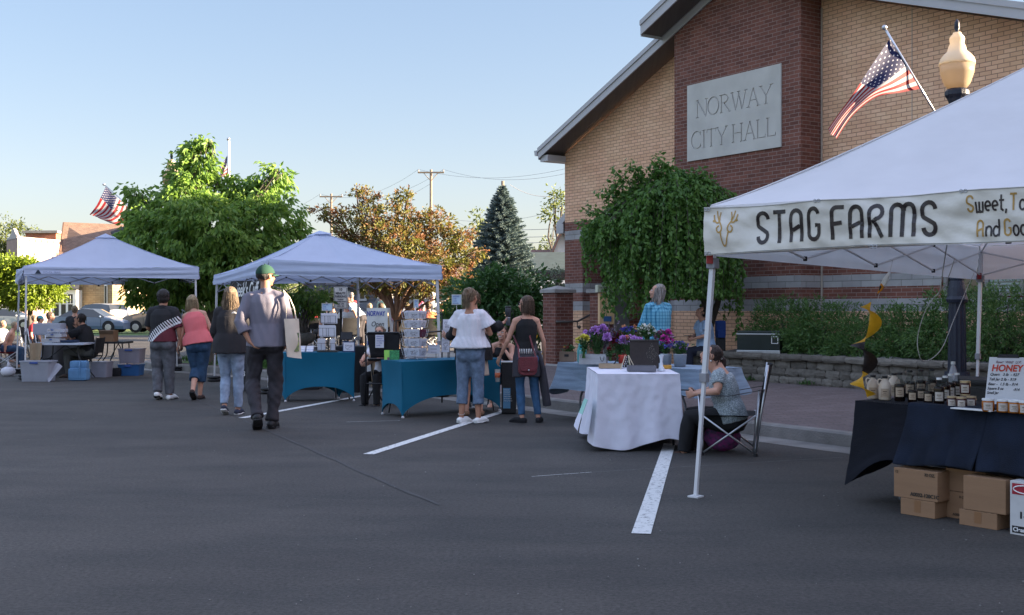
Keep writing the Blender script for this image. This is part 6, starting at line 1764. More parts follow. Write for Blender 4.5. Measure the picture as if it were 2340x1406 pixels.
def shoes(P,mat,sole=None,h=.0,bulk=1.0,boot=0,name='shoe'):
 j,s=P['j'],P['s']
 for q in 'RL':
  kn,an,to=j['kn'+q],j['an'+q],j['to'+q]
  ax=(kn-an).normalized();fd=to-an;fl=fd-ax*fd.dot(ax);fl=fl.normalized()if fl.length>1e-4 else V((0,1,0));sd=fl.cross(ax)
  heel=an-ax*.045*s-fl*.04*s;mb=MB();g=bulk
  mb.loft([heel,an-ax*.045*s+fl*.03*s,to.lerp(an,.35),to+fl*.01],[(.040*s*g,.036*s*g),(.045*s*g,.044*s*g),(.050*s*g,.034*s*g),(.042*s*g,.024*s*g)],16,side=sd)
  if boot:mb.loft([an-ax*.03*s,an+ax*boot*.5,an+ax*boot],[.052*s,.050*s,.054*s],16,cap='flat')
  o=remesh_obj(mb,name,mat,P['t'],.006,2,.002,4,(40,40,40))
  if sole:
   mb=MB();dn=-ax*.030*s*g
   mb.loft([heel+dn-fl*.01,an-ax*.045*s+fl*.03*s+dn,to.lerp(an,.35)+dn*.85,to+fl*.022+dn*.5],[(.042*s*g,.012*s),(.046*s*g,.011*s),(.051*s*g,.010*s),(.040*s*g,.009*s)],16,side=sd)
   so_=mb.build('sole',sole,None,smooth=True);so_.parent=o
def strands(P,pts_fn,n,mat,parent,r=.0035):
 mb=MB()
 for i in range(n):mb.loft(pts_fn(i),[r*P['s'],r*P['s'],r*.8*P['s'],r*.3*P['s']],5,cap=None)
 o=mb.build('hair_strand',mat,None,smooth=True);o.parent=parent
def hair(P,kind,mat,seed=0):
 hc,hr,k,s=P['hc'],P['hr'],P['k'],P['s'];mb=MB();h=lambda x,y,z:hc+hr@V((x*k,y*k,z*k));rs=random.Random(seed+3)
 mb.ell(h(0,-.028,.034),(.086*k,.092*k,.092*k),20,14,mat=hr)
 if kind=='short':
  mb.ell(h(0,-.045,-.005),(.080*k,.066*k,.075*k),mat=hr)
 elif kind=='cropped':
  mb=MB();mb.ell(h(0,-.030,.012),(.079*k,.078*k,.072*k),20,14,mat=hr)
 elif kind=='mop':
  mb.ell(h(0,-.030,.036),(.100*k,.102*k,.098*k),20,14,mat=hr);mb.ell(h(0,-.050,-.02),(.092*k,.076*k,.085*k),mat=hr)
 elif kind=='bob':
  mb.loft([h(0,-.03,.05),h(0,-.035,-.02),h(0,-.03,-.085),h(0,-.028,-.125)],[(.088*k,.082*k),(.096*k,.082*k),(.104*k,.082*k),(.100*k,.074*k)],20,side=hr@V((1,0,0)),cap='flat')
 elif kind=='long':
  mb.loft([h(0,-.03,.05),h(0,-.04,-.03),h(0,-.048,-.11),h(0,-.06,-.19),h(0,-.065,-.25)],[(.088*k,.08*k),(.098*k,.078*k),(.108*k,.068*k),(.100*k,.048*k),(.06*k,.03*k)],20,side=hr@V((1,0,0)))
 elif kind=='pony':
  mb.ell(h(0,-.045,-.005),(.078*k,.062*k,.07*k),mat=hr);mb.ell(h(0,-.105,.085),(.040*k,.036*k,.036*k),mat=hr)
  mb.loft([h(0,-.112,.085),h(0,-.128,.03),h(.01,-.12,-.05),h(.01,-.10,-.12)],[(.03*k,.026*k),(.042*k,.03*k),(.036*k,.024*k),(.014*k,.01*k)],12)
 elif kind=='lowpony':
  mb.ell(h(0,-.045,-.005),(.078*k,.062*k,.07*k),mat=hr);mb.loft([h(0,-.10,.01),h(0,-.145,-.005),h(0,-.165,-.06),h(0,-.15,-.12)],[.022*k,.032*k,.028*k,.010*k],12)
 o=remesh_obj(mb,'hair',mat,P['t'],.0055 if P['vox']<.012 else.011,1,.0055*s,seed,(60,60,9))
 inv=hr.inverted();bm=bmesh.new();bm.from_mesh(o.data);dl=[]
 for v in bm.verts:
  q=inv@(v.co-hc);q=q/k
  lim=.048 if q.z>.06 else(.030 if abs(q.x)>.055 and q.z>-.02 else.0)
  if kind in('bob','long'):lim=.050 if q.z>.055 else(.034 if abs(q.x)>.055 else-.01)
  if q.y>lim:dl.append(v)
 bmesh.ops.delete(bm,geom=dl,context='VERTS');bm.to_mesh(o.data);bm.free()
 def fn(i):
  a=rs.uniform(-2.4,2.4);r_=rs.uniform(.085,.098)
  x,y=math.sin(a)*r_,-.03-math.cos(a)*r_*.95
  if kind=='long':zz=rs.uniform(-.18,-.34);return[h(x*.9,y,.05),h(x*1.12,y-.004,-.05),h(x*1.15+rs.uniform(-.02,.02),y*.9-.01,zz*.55),h(x*1.1+rs.uniform(-.05,.05),y*.7-.02,zz)]
  if kind=='bob':zz=rs.uniform(-.12,-.16);return[h(x*.9,y,.05),h(x*1.08,y,-.03),h(x*1.16,y,zz*.7),h(x*1.12+rs.uniform(-.015,.015),y,zz)]
  if kind=='pony':return[h(x*.9,y+.02,rs.uniform(.0,.08)),h(x*.7,-.10,.06),h(x*.4,-.13,rs.uniform(-.05,.03)),h(x*.5+rs.uniform(-.02,.03),-.12,rs.uniform(-.08,-.16))]
  z_=rs.uniform(-.04,.1);return[h(x*.95,y,z_),h(x*1.02,y*1.02,z_-.02),h(x*1.04,y*1.02,z_-.04),h(x*1.05,y*1.02,z_-.055)]
 if P['vox']<.012 and kind!='cropped':strands(P,fn,150 if kind in('long','bob','pony')else 60,mat,o,.0030)
 return o
def cap(P,mat,brim=True,name='cap',low=0):
 hc,hr,k=P['hc'],P['hr'],P['k'];h=lambda x,y,z:hc+hr@V((x*k,y*k,z*k));mb=MB();vs=[]
 n=24;m=8
 for i in range(m+1):
  th=(PI/2)*i/m
  for q in range(n):
   a=2*PI*q/n;vs.append(h(.091*math.cos(a)*math.cos(th),-.008+.107*math.sin(a)*math.cos(th),.035+low+.098*math.sin(th)))
 fs=[(i*n+q,i*n+(q+1)%n,(i+1)*n+(q+1)%n,(i+1)*n+q)for i in range(m)for q in range(n)];mb.add(vs,fs)
 mb.ell(h(0,-.008,.135+low),(.010*k,.010*k,.006*k),8,5)
 o=mb.build(name,mat,None,smooth=True);o.parent=P['t']
 if brim:
  m2=MB();m2.grid(lambda a,b:h(.078*math.sin((a*2-1)*1.25)*(1+.08*b),-.008+.105*math.cos((a*2-1)*1.25)*1.0+.068*b*math.cos((a*2-1)*1.1),.035+low-.016*b-.012*(a*2-1)**2*1.2),16,6)
  b_=m2.build('brim',mat,None,smooth=True);b_.parent=o;md=b_.modifiers.new('s','SOLIDIFY');md.thickness=.004
 return o
def glasses(P,mat=BLACKP,up_=0,fy=0):
 hc,hr,k=P['hc'],P['hr'],P['k'];h=lambda x,y,z:hc+hr@V((x*k,y*k,(z+up_)*k));mb=MB()
 for q in(-1,1):
  mb.ell(h(q*.032,.092+fy,.006),(.024*k,.006*k,.018*k),12,6,mat=hr);mb.tube([h(q*.055,.086+fy,.012),h(q*.078,.03,.012),h(q*.080,-.01,.008)],.0025,6)
 mb.tube([h(-.012,.098+fy,.01),h(.012,.098+fy,.01)],.002,5)
 o=mb.build('sunglasses',mat,None,smooth=True);o.parent=P['t'];return o
def pmat(name,c,**k):
 k.setdefault('var',.12);k.setdefault('bump',.25);k.setdefault('bscale',90);k.setdefault('rough',.85)
 return M(name,c,**k)
def onP(P,mb,name,mat,smooth=True,parent=None):
 o=mb.build(name,mat,None,smooth=smooth);o.parent=parent or P['t'];return o
def gp(px,py,z=0):q=G(px,py,z);return V((q.x,q.y,z))
DEN=pmat('faded_blue_denim',(.12,.17,.25),scale=16,var=.3);DENL=pmat('light_blue_denim',(.24,.30,.40),scale=14,var=.25);DEND=pmat('deep_blue_denim',(.022,.055,.11),scale=12,var=.3);GREYJ=pmat('grey_denim',(.095,.097,.11),scale=14,var=.3)
SLATE=pmat('slate_trousers',(.030,.027,.033),var=.2);WHITEC=pmat('white_cotton',(.62,.61,.66));BLKC=pmat('black_cotton',(.010,.010,.012),var=.3);CHAR=pmat('charcoal_fleece',(.022,.020,.023),var=.25)
P=person('tall man in grey shirt and green cap walking away with a canvas tote',gp(607,979),R(4),1.99,dict(pel=(0,0,.93),knR=(.10,.05,.49),anR=(.07,-.02,.09),toR=(.085,.13,.02),knL=(-.145,.05,.50),anL=(-.05,-.26,.15),toL=(-.07,-.11,.02),elL=(-.26,-.09,1.14),wrL=(-.15,-.13,.93),elR=(.235,.0,1.13),wrR=(.20,.12,.93)),hyaw=-.75,hpitch=-.03,build=.92,vox=.008,handdir={'L':(.6,.1,-.7)},skin=SKINT,curl=.9)
sh_=shirt(P,pmat('grey_chambray',(.17,.16,.20),var=.08,bump=.15),hem=-.10,sleeve=.78,loose=.032,flare=.03,folds=.011,collar=True,cuff=True,fscale=(11,11,4),name='shirt')
trousers(P,SLATE,1.0,.020,folds=.014,seed=4,fscale=(12,12,10));shoes(P,BLACKP,BLACKP,bulk=1.12,boot=.13,name='boot');hair(P,'cropped',HB)
c_=cap(P,pmat('green_cap_cloth',(.012,.052,.034),bump=.1),low=-.014);glasses(P)
s=P['s'];tote=thing('tote_bag','cream canvas tote bag hanging from the shoulder of the man in the green cap','bag',P['t'].location+V((.33,0,1.0)))
TOTE=pmat('cream_canvas',(.60,.55,.46),var=.06,bump=.2,bscale=160)
def tw_(x,y,z):return P['t'].matrix_basis@(V((x,y,z))*s)
mb=MB()
for q in(-1,1):mb.loft([tw_(.19,-.02,1.475),tw_(.215,-.10,1.40),tw_(.235,-.12-.02*q,1.30),tw_(.235,-.14-.01*q,1.165)],[(.002,.012)]*4,6,cap='flat')
for q in(-1,1):mb.loft([tw_(.19,-.02,1.475),tw_(.25,.02,1.40),tw_(.30,.02,1.28),tw_(.325,.0+.02*q,1.16)],[(.002,.012)]*4,6,cap='flat')
mb.build('strap',TOTE,tote)
mb=MB()
for q in(-1,1):mb.grid(lambda a,b:tw_(.215+.13*a+q*.02*math.sin(PI*a)*math.sin(PI*min(1,b*1.1+.05))+.012*noise.noise((a*3,b*3,q))+.03*b,-.16+.20*a+q*-.03*math.sin(PI*a)+.01*b,1.17-.40*b-.03*a*b),14,18)
mb.build('sack',TOTE,tote,smooth=True)
mb=MB();mb.grid(lambda a,b:tw_(.31+.045*a,-.066+.055*a,1.02-.2*b),3,4);mb.build('print',M('blue_green_print',(.05,.13,.25),.7,.6,30,col2=(.35,.42,.12)),tote)
P=person('woman in black fleece jacket and pale jeans walking away, hair blowing',gp(527,947),R(2),1.75,dict(knR=(.10,.02,.49),anR=(.10,.0,.08),toR=(.12,.15,.02),knL=(-.075,.06,.50),anL=(-.06,-.12,.13),toL=(-.07,.02,.02),elL=(-.235,.02,1.14),wrL=(-.20,.20,.98),elR=(.235,.03,1.14),wrR=(.2,.2,.98)),fem=True,build=1.0,hip=1.05)
jk=shirt(P,CHAR,hem=-.16,sleeve=.98,loose=.030,flare=.045,folds=.010,collar=True,name='jacket',fscale=(9,9,4),seed=7);trousers(P,DENL,.98,.008,folds=.010,seed=9,name='jeans',taper=1.05,fscale=(13,13,14));shoes(P,pmat('navy_canvas',(.03,.035,.06)),WHITE)
hair(P,'long',HDB,5)
mb=MB();s=P['s'];
for i,r_ in enumerate((.030,.022,.014)):mb.tube([V((.075+r_*math.cos(a),-.148,1.385+r_*.8*math.sin(a)))*s for a in[PI*q/8 for q in range(9)]],.0035*s,5)
onP(P,mb,'logo',WHT)
P3=person('woman in sleeveless coral top and blue capris walking hand in hand',gp(449,913),R(3),1.70,dict(pel=(.03,-.02,.93),hiR=(.115,0,.90),hiL=(-.055,0,.90),knR=(.07,.04,.49),anR=(.045,.05,.08),toR=(.06,.2,.02),knL=(-.02,.06,.49),anL=(-.005,-.25,.16),toL=(-.01,-.13,.03),elL=(-.235,.02,1.10),wrL=(-.30,.03,.90),elR=(.25,.03,1.10),wrR=(.29,.10,.87)),lean=.16,slean=-.17,fem=True,build=1.06,hip=1.08,hpitch=-.15,curl=.8)
shirt(P3,pmat('coral_cotton',(.64,.145,.155),var=.05,bump=.1),hem=-.05,loose=.022,flare=.035,sleeveless=True,folds=.008,name='top',neck=.965,fscale=(12,12,5),seed=3)
trousers(P3,DEND,.74,.026,folds=.008,name='capris',seed=6);shoes(P3,pmat('brown_leather',(.05,.03,.025)),BLACKP,bulk=.98,name='sandal');hair(P3,'bob',HBL,8)
PIANO=bpy.data.materials.new('piano_key_shirt');N_,L_,b_=nodes_of(PIANO)
def piano_nodes():
 tc=N_.new('ShaderNodeTexCoord');mp=N_.new('ShaderNodeMapping');mp.vector_type='POINT'
 mp.inputs['Location'].default_value=(0,0,0);L_.new(tc.outputs['Object'],mp.inputs[0]);sp=N_.new('ShaderNodeSeparateXYZ');L_.new(mp.outputs[0],sp.inputs[0])
 def mth(op,a,bb=None,c=None):
  n=N_.new('ShaderNodeMath');n.operation=op
  for i,v in enumerate((a,bb,c)):
   if v is None:continue
   if isinstance(v,(int,float)):n.inputs[i].default_value=v
   else:L_.new(v,n.inputs[i])
  return n.outputs[0]
 x,y,z=sp.outputs
 ca,sa=math.cos(R(38)),math.sin(R(38))
 al=mth('ADD',mth('MULTIPLY',x,ca),mth('MULTIPLY',z,sa));ac=mth('SUBTRACT',mth('MULTIPLY',z,ca),mth('MULTIPLY',x,sa))
 c0=1.12*ca
 bow=mth('MULTIPLY',mth('POWER',mth('SUBTRACT',al,.70),2.0),-.55)
 d=mth('SUBTRACT',mth('SUBTRACT',ac,c0),bow)
 inb=mth('LESS_THAN',mth('ABSOLUTE',d),.062);below=mth('LESS_THAN',d,-.062)
 back=mth('LESS_THAN',y,.02)
 ph=mth('MULTIPLY',al,27.0);gap=mth('LESS_THAN',mth('FRACT',ph),.14)
 blk=mth('MULTIPLY',mth('LESS_THAN',mth('ABSOLUTE',mth('SUBTRACT',mth('FRACT',mth('ADD',ph,.45)),.5)),.27),mth('GREATER_THAN',d,-.026))
 dark=mth('MAXIMUM',gap,blk)
 def mixc(f,A,B):
  m=N_.new('ShaderNodeMix');m.data_type='RGBA';L_.new(f,m.inputs[0])
  for nm,v in(('A',A),('B',B)):
   if isinstance(v,tuple):m.inputs[nm].default_value=v+(1,)
   else:L_.new(v,m.inputs[nm])
  return m.outputs['Result']
 keys=mixc(dark,(.66,.66,.68),(.012,.012,.014));base=mixc(below,(.012,.012,.015),(.10,.012,.022))
 L_.new(mixc(mth('MULTIPLY',inb,back),base,keys),b_.inputs['Base Color']);b_.inputs['Roughness'].default_value=.85
piano_nodes();MATS['piano']=PIANO
P4=person('man in black piano-key shirt and grey jeans walking hand in hand',gp(372,913),R(-4),1.76,dict(knL=(-.10,.03,.49),anL=(-.05,-.10,.12),toL=(-.07,.05,.02),knR=(.10,.02,.49),anR=(.11,.02,.08),toR=(.14,.17,.02),elL=(-.255,.05,1.14),wrL=(-.20,.26,1.03),elR=(.265,.0,1.11),wrR=(.28,.04,.90)),build=1.10,lean=.05,hpitch=-.1,skin=SKINT,curl=.9)
shirt(P4,PIANO,hem=-.02,sleeve=.45,loose=.034,flare=.02,sl_loose=.036,folds=.006,name='shirt',collar=True,vox=.007)
trousers(P4,GREYJ,.99,.022,folds=.013,name='jeans',seed=12);shoes(P4,WHITE,pmat('black_sole',(.02,.02,.02)),bulk=1.15);hair(P4,'mop',HB,2)
for q in range(1):
 mb=MB();e=P3['t'].matrix_basis@P3['j']['wrL']
P=person('blonde woman in white flutter-sleeve top and cuffed jeans, back turned',gp(1075,966),R(-10),1.72,dict(elR=(.255,.05,1.15),wrR=(.16,.22,1.18),elL=(-.225,.06,1.15),wrL=(-.13,.24,1.14),knR=(.09,.02,.48),anR=(.11,-.02,.08),toR=(.18,.13,.02),knL=(-.10,.02,.48),anL=(-.115,-.02,.08),toL=(-.05,.14,.02)),fem=True,build=1.0,hip=1.04,hpitch=-.05,hyaw=-.35,skin=SKINT)
wt=shirt(P,WHITEC,hem=.08,sleeve=.30,loose=.024,flare=.075,sleeveflare=.11,sl_loose=.02,folds=.012,name='top',neck=.90,fscale=(17,17,3),seed=21)
trousers(P,DEN,.80,.016,folds=.010,name='jeans',cuff=.05,seed=22,seat=1.05);shoes(P,WHITE,WHITE,bulk=.98);hair(P,'pony',HDB,12)
s=P['s'];mb=MB();
for q in(-1,1):mb.tube([V((0,-.125,1.40))*s,V((q*.03,-.135,1.36))*s,V((q*.018,-.138,1.31))*s,V((0,-.13,1.385))*s],.003*s,5)
onP(P,mb,'tie_bow',WHITEC)
mb=MB();mb.tube([P['j']['anL']+V((.042*math.cos(a),.042*math.sin(a),.035+.01*math.sin(a)))for a in[2*PI*i/16 for i in range(17)]],.003,5);onP(P,mb,'anklet',CORD)
P=person('woman in black tank top with jacket round her waist and red shoulder bag',gp(1202,966),R(14),1.62,dict(elR=(.245,-.02,1.12),wrR=(.28,.06,.87),elL=(-.26,.02,1.12),wrL=(-.33,.16,.90),knR=(.13,.03,.48),anR=(.17,-.01,.08),toR=(.24,.13,.02),knL=(-.08,.02,.48),anL=(-.06,-.01,.08),toL=(-.17,.12,.02)),fem=True,build=.93,hip=1.0,hyaw=.85,curl=.7)
shirt(P,BLKC,hem=.02,loose=.010,sleeveless=True,folds=.003,name='tank_top',neck=.95);trousers(P,DEND if False else pmat('mid_blue_denim',(.035,.095,.19),var=.35,scale=10),.96,.006,folds=.006,name='jeans',seed=31,taper=.95)
shoes(P,BLKC,BLKC,bulk=1.0);hair(P,'bob',HBR,15);glasses(P)
s=P['s'];j=P['j'];JK=pmat('charcoal_jacket',(.045,.042,.052),var=.2)
mb=MB();pel=j['pel']
mb.loft([pel-V((0,.03,.30))*s,pel-V((0,.02,.15))*s,pel-V((0,.01,.02))*s,pel+V((0,0,.10))*s,pel+V((0,0,.17))*s],[(.20*s,.13*s),(.195*s,.135*s),(.185*s,.13*s),(.16*s,.118*s),(.145*s,.108*s)],22,cap='flat')
wj=remesh_obj(mb,'waist_jacket',JK,P['t'],.009,2,.008,33,(14,14,5))
mb=MB();mb.loft([V((.15,-.02,.98))*s,V((.22,-.02,.75))*s,V((.26,-.03,.45))*s,V((.30,-.02,.23))*s],[(.05*s,.09*s),(.055*s,.10*s),(.055*s,.09*s),(.06*s,.075*s)],12,cap='flat')
remesh_obj(mb,'hanging_sleeve',JK,P['t'],.009,2,.008,35,(14,14,5))
mb=MB();
for i in range(10):a=-2.3+i*.14;mb.tube([V((.168*math.cos(a),.126*math.sin(a)-.008,1.02))*s,V((.185*math.cos(a),.135*math.sin(a)-.01,.955+.0*i))*s],.004*s,5)
onP(P,mb,'stripe_trim',WHT,parent=wj)
bag=thing('shoulder_bag','dark red leather flap bag hanging behind the woman in the black tank top','bag',P['t'].location+V((0,-.15,.8)))
BURG=M('burgundy_leather',(.13,.018,.026),.45,.2,12,.3,60,spec=.5)
Tm=P['t'].matrix_basis
def bw(x,y,z):return Tm@(V((x,y,z))*s)
def bagshape(w0,h0,r_,y0,d,z0,mat,nm,par):
 pts=[(-w0/2,h0),(w0/2,h0)]+[(w0/2-r_+r_*math.cos(R(a)),r_+r_*math.sin(R(a)))for a in(0,-25,-50,-75,-90)]+[(-w0/2+r_-r_*math.sin(R(a)),r_-r_*math.cos(R(a)))for a in(0,25,50,75,90)]
 mb=MB();P0=[bw(-.03+x,y0,z0+z)for x,z in pts];mb.prism(P0,bw(0,y0+d,0)-bw(0,y0,0));o=mb.build(nm,mat,par)
 md=o.modifiers.new('b','BEVEL');md.width=.012;md.segments=3;return o
bo=bagshape(.255,.25,.07,-.235,.075,.66,BURG,'pouch',bag);fl_=bagshape(.262,.20,.075,-.252,.014,.715,BURG,'flap',bag)
mb=MB();mb.ell(bw(-.03,-.262,.735),.012,10,6);mb.build('stud',GALV,fl_,smooth=True)
mb=MB();mb.loft([bw(.09,-.20,.90),bw(.065,-.165,1.0),bw(.02,-.115,1.2),bw(-.05,-.10,1.36),bw(-.085,-.04,1.455),bw(-.09,.05,1.42)],[(.011,.003)]*6,8,side=(1,0,0),cap='flat');mb.loft([bw(-.15,-.20,.90),bw(-.14,-.12,1.05),bw(-.16,.08,1.2)],[(.011,.003)]*3,8,cap='flat');mb.build('strap',BURG,bag)
dk=thing('iced_drink','clear cup with an orange label held low by the woman with the red bag','drink',Tm@(P['j']['wrL']+V((-.02,.05,-.2))));q=dk.location.copy()
mb=MB();mb.lathe(q-V((0,0,.12)),[(.028,0),(.036,.15),(.037,.16)],16);mb.build('cup',clearmat('clear_cup',(.95,.9,.85),.1,alpha=.3),dk,smooth=True);mb=MB();mb.lathe(q-V((0,0,.065)),[(.0335,0),(.0360,.06)],16);mb.build('label',M('orange_label',(.5,.12,.05),.6),dk,smooth=True)
P=person('person in black jacket and beige skirt facing the table, arms spread, steel tumbler raised',gp(1082,951),R(2),1.70,dict(elL=(-.30,.10,1.13),wrL=(-.35,.26,1.10),elR=(.30,.10,1.22),wrR=(.43,.25,1.30),knR=(.09,.02,.48),knL=(-.09,.02,.48)),fem=True,build=1.0,hip=1.05,hpitch=-.2,handdir={'L':(-.7,.4,.25),'R':(.5,.2,.45)},curl=.8,handspread=.04)
shirt(P,BLKC,hem=-.28,sleeve=.80,loose=.035,flare=.05,sl_loose=.035,folds=.012,name='jacket',seed=41);hair(P,'short',HDB,4)
s=P['s'];mb=MB();mb.loft([P['j']['pel']-V((0,0,.36))*s,P['j']['pel']-V((0,0,.1))*s,P['j']['pel']+V((0,0,.1))*s],[(.225*s,.16*s),(.19*s,.14*s),(.15*s,.115*s)],22,cap='flat');remesh_obj(mb,'skirt',pmat('beige_linen',(.48,.40,.33)),P['t'],.01,1,.008,43,(16,16,3));shoes(P,pmat('tan_sandal',(.22,.12,.07)),None,bulk=.95,name='sandal')
tb=thing('steel_tumbler','steel and grey tumbler held up beside the table','tumbler',P['t'].matrix_basis@(P['j']['wrR']+V((.06,.02,.06))));q=tb.location.copy()
mb=MB();mb.lathe(q-V((0,0,.10)),[(.03,0),(.032,.10),(.036,.11)],18);mb.build('base',GALV,tb,smooth=True);mb=MB();mb.lathe(q+V((0,0,.01)),[(.037,0),(.042,.12),(.041,.13)],18);mb.build('cup',M('slate_enamel',(.06,.065,.075),.5),tb,smooth=True);mb=MB();mb.lathe(q+V((0,0,.14)),[(.043,0),(.043,.02),(.03,.026)],18);mb.tube([q+V((.045,0,.10)),q+V((.07,0,.09)),q+V((.07,0,.02)),q+V((.043,0,.0))],.006,6);mb.build('lid',BLACKP,tb)
SIT=dict(pel=(0,-.05,.55),hiR=(.09,-.03,.53),hiL=(-.09,-.03,.53),knR=(.12,.36,.53),knL=(-.12,.36,.53),anR=(.12,.34,.09),anL=(-.12,.34,.09),toR=(.13,.51,.02),toL=(-.13,.51,.02))
def sit(**k):d=dict(SIT);d.update(k);return d
q=W(1148,706,17.2)
P=person('smiling woman in dark tank top seated behind the table, chin on her hand',(q.x,q.y,-.02),R(180-8),1.66,sit(pel=(0,-.05,.50),elL=(-.20,.28,.74),wrL=(-.07,.19,.90),elR=(.2,.25,.74),wrR=(.05,.38,.73)),fem=True,lean=.30,hyaw=-.2,hpitch=-.1,slean=-.03,skin=SKIN,handdir={'L':(.35,-.15,.8)},curl=1.3,vox=.007)
shirt(P,BLKC,hem=.0,loose=.008,sleeveless=True,folds=.003,name='tank_top',neck=.9);trousers(P,SLATE,.9,.01);hair(P,'pony',HBR,22)
hc,hr,k=P['hc'],P['hr'],P['k'];mb=MB();mb.loft([hc+hr@V((-.028*k,.079*k,-.050*k)),hc+hr@V((0,.090*k,-.064*k)),hc+hr@V((.028*k,.079*k,-.050*k))],[(.003,.003),(.012*k,.005),(.003,.003)],8);onP(P,mb,'teeth',WHITE)
q=W(876,706,17.3)
P=person('seated woman with sandy hair and sunglasses half hidden by the black chair back',(q.x,q.y,-.06),R(150),1.62,sit(elL=(-.2,.25,.85),wrL=(-.1,.45,.78),elR=(.2,.25,.85),wrR=(.1,.45,.78)),fem=True,lean=.2,hpitch=-.15,hyaw=.3)
shirt(P,WHITEC,sleeve=.4,loose=.015);trousers(P,BLKC,1.0,.012);hair(P,'lowpony',HDB,25);glasses(P);shoes(P,BLKC,WHITE)
PLAID=bpy.data.materials.new('turquoise_plaid');N_,L_,b_=nodes_of(PLAID)
def plaid_nodes():
 tc=N_.new('ShaderNodeTexCoord');sp=N_.new('ShaderNodeSeparateXYZ');L_.new(tc.outputs['Object'],sp.inputs[0]);res=None
 for i,(ax,fq,lo,hi)in enumerate(((0,22,.40,.62),(2,22,.40,.62),(0,44,.80,.94),(2,44,.80,.94),(1,22,.4,.62))):
  w1_=N_.new('ShaderNodeMath');w1_.operation='MULTIPLY';w1_.inputs[1].default_value=fq;L_.new(sp.outputs[ax],w1_.inputs[0]);f=N_.new('ShaderNodeMath');f.operation='FRACT';L_.new(w1_.outputs[0],f.inputs[0])
  r=N_.new('ShaderNodeValToRGB');r.color_ramp.interpolation='CONSTANT';r.color_ramp.elements[0].color=(1,1,1,1);e=r.color_ramp.elements.new(lo);e.color=(.42,.62,.70,1)if i<2 or i==4 else(1.5,1.25,1.2,1);r.color_ramp.elements[-1].position=hi;r.color_ramp.elements[-1].color=(1,1,1,1)
  L_.new(f.outputs[0],r.inputs[0])
  if res is None:res=r.outputs[0]
  else:
   m=N_.new('ShaderNodeMix');m.data_type='RGBA';m.blend_type='MULTIPLY';m.inputs[0].default_value=1;L_.new(res,m.inputs['A']);L_.new(r.outputs[0],m.inputs['B']);res=m.outputs['Result']
 m=N_.new('ShaderNodeMix');m.data_type='RGBA';m.blend_type='MULTIPLY';m.inputs[0].default_value=1;m.inputs['A'].default_value=(.12,.36,.50,1);L_.new(res,m.inputs['B']);L_.new(m.outputs['Result'],b_.inputs['Base Color']);b_.inputs['Roughness'].default_value=.85
plaid_nodes()
q=W(1503,706,15.6)
P=person('woman with long windblown grey hair and turquoise plaid shirt standing at the flowers',(q.x,q.y,.155),R(28),1.64,dict(elR=(.23,.08,1.14),wrR=(.10,.24,1.06),elL=(-.22,.08,1.14),wrL=(-.12,.25,1.02)),fem=True,build=1.08,hip=1.05,hyaw=.9,hpitch=-.22)
shirt(P,PLAID,hem=-.12,sleeve=.62,loose=.028,flare=.02,collar=True,cuff=True,folds=.008,seed=51,name='shirt');trousers(P,SLATE,1.0,.012);shoes(P,BLKC,BLKC)
hr_=hair(P,'long',HG,27);mb=MB();s=P['s'];hc=P['hc']
for i in range(60):
 a=rnd.uniform(-.5,.5);z=rnd.uniform(-.02,.06)
 mb.loft([hc+V((.02+a*.06,-.06,z)),hc+V((-.02+a*.1,-.03,z-.12)),hc+V((-.08+a*.1,.02+a*.05,z-.2)),hc+V((-.13+rnd.uniform(-.05,.05),.03+a*.1,z-.26-rnd.uniform(0,.08)))],[.005,.005,.004,.001],5,cap=None)
onP(P,mb,'hair_strand',HG,parent=hr_)
q=U(-1.02,4.02)
P=person('woman in light blue blouse seated on the block wall looking down at her phone',(q.x,q.y,.20),math.atan2(-N.y,-N.x)-PI/2+R(-16),1.62,sit(pel=(0,-.05,.59),hiR=(.09,-.03,.57),hiL=(-.09,-.03,.57),knR=(.10,.34,.55),knL=(-.10,.34,.55),elL=(-.24,.06,.86),wrL=(-.07,.24,.80),elR=(.24,.06,.86),wrR=(.07,.24,.80),anR=(.06,.36,.14),toR=(.02,.5,.08)),fem=True,build=1.08,lean=.12,hpitch=-.65,curl=1.2)
shirt(P,pmat('light_blue_linen',(.30,.42,.60),var=.05),hem=-.02,sleeve=.26,loose=.030,sl_loose=.035,flare=.02,collar=True,folds=.010,seed=61,name='blouse');trousers(P,pmat('navy_trousers',(.012,.015,.03)),.93,.012);shoes(P,BLKC,WHITE);hair(P,'short',HB,30);glasses(P,up_=.075,fy=-.012)
ph=thing('phone','dark phone held by the woman seated on the wall','phone',P['t'].matrix_basis@V((0,.30,.79)));mb=MB();mb.bbox(ph.location,(.15,.075,.01),.003,P['rz']);mb.build('body',BLACKP,ph)
q2=U(-.70,4.15);bp=thing('blue_backpack','bright blue backpack set behind the woman seated on the wall','backpack',(q2.x,q2.y,.7));mb=MB();mb.bbox((q2.x+.02,q2.y+.30,1.10),(.18,.14,.30),.05);mb.bbox((q2.x+.02,q2.y+.22,1.02),(.13,.05,.14),.02);mb.build('pack',pmat('blue_nylon',(.012,.04,.17)),bp);mb=MB();mb.bbox((q2.x+.02,q2.y+.3,.84),(.16,.13,.24),.02);mb.build('base',BLACKP,bp)
q=W(1655,706,11.5)
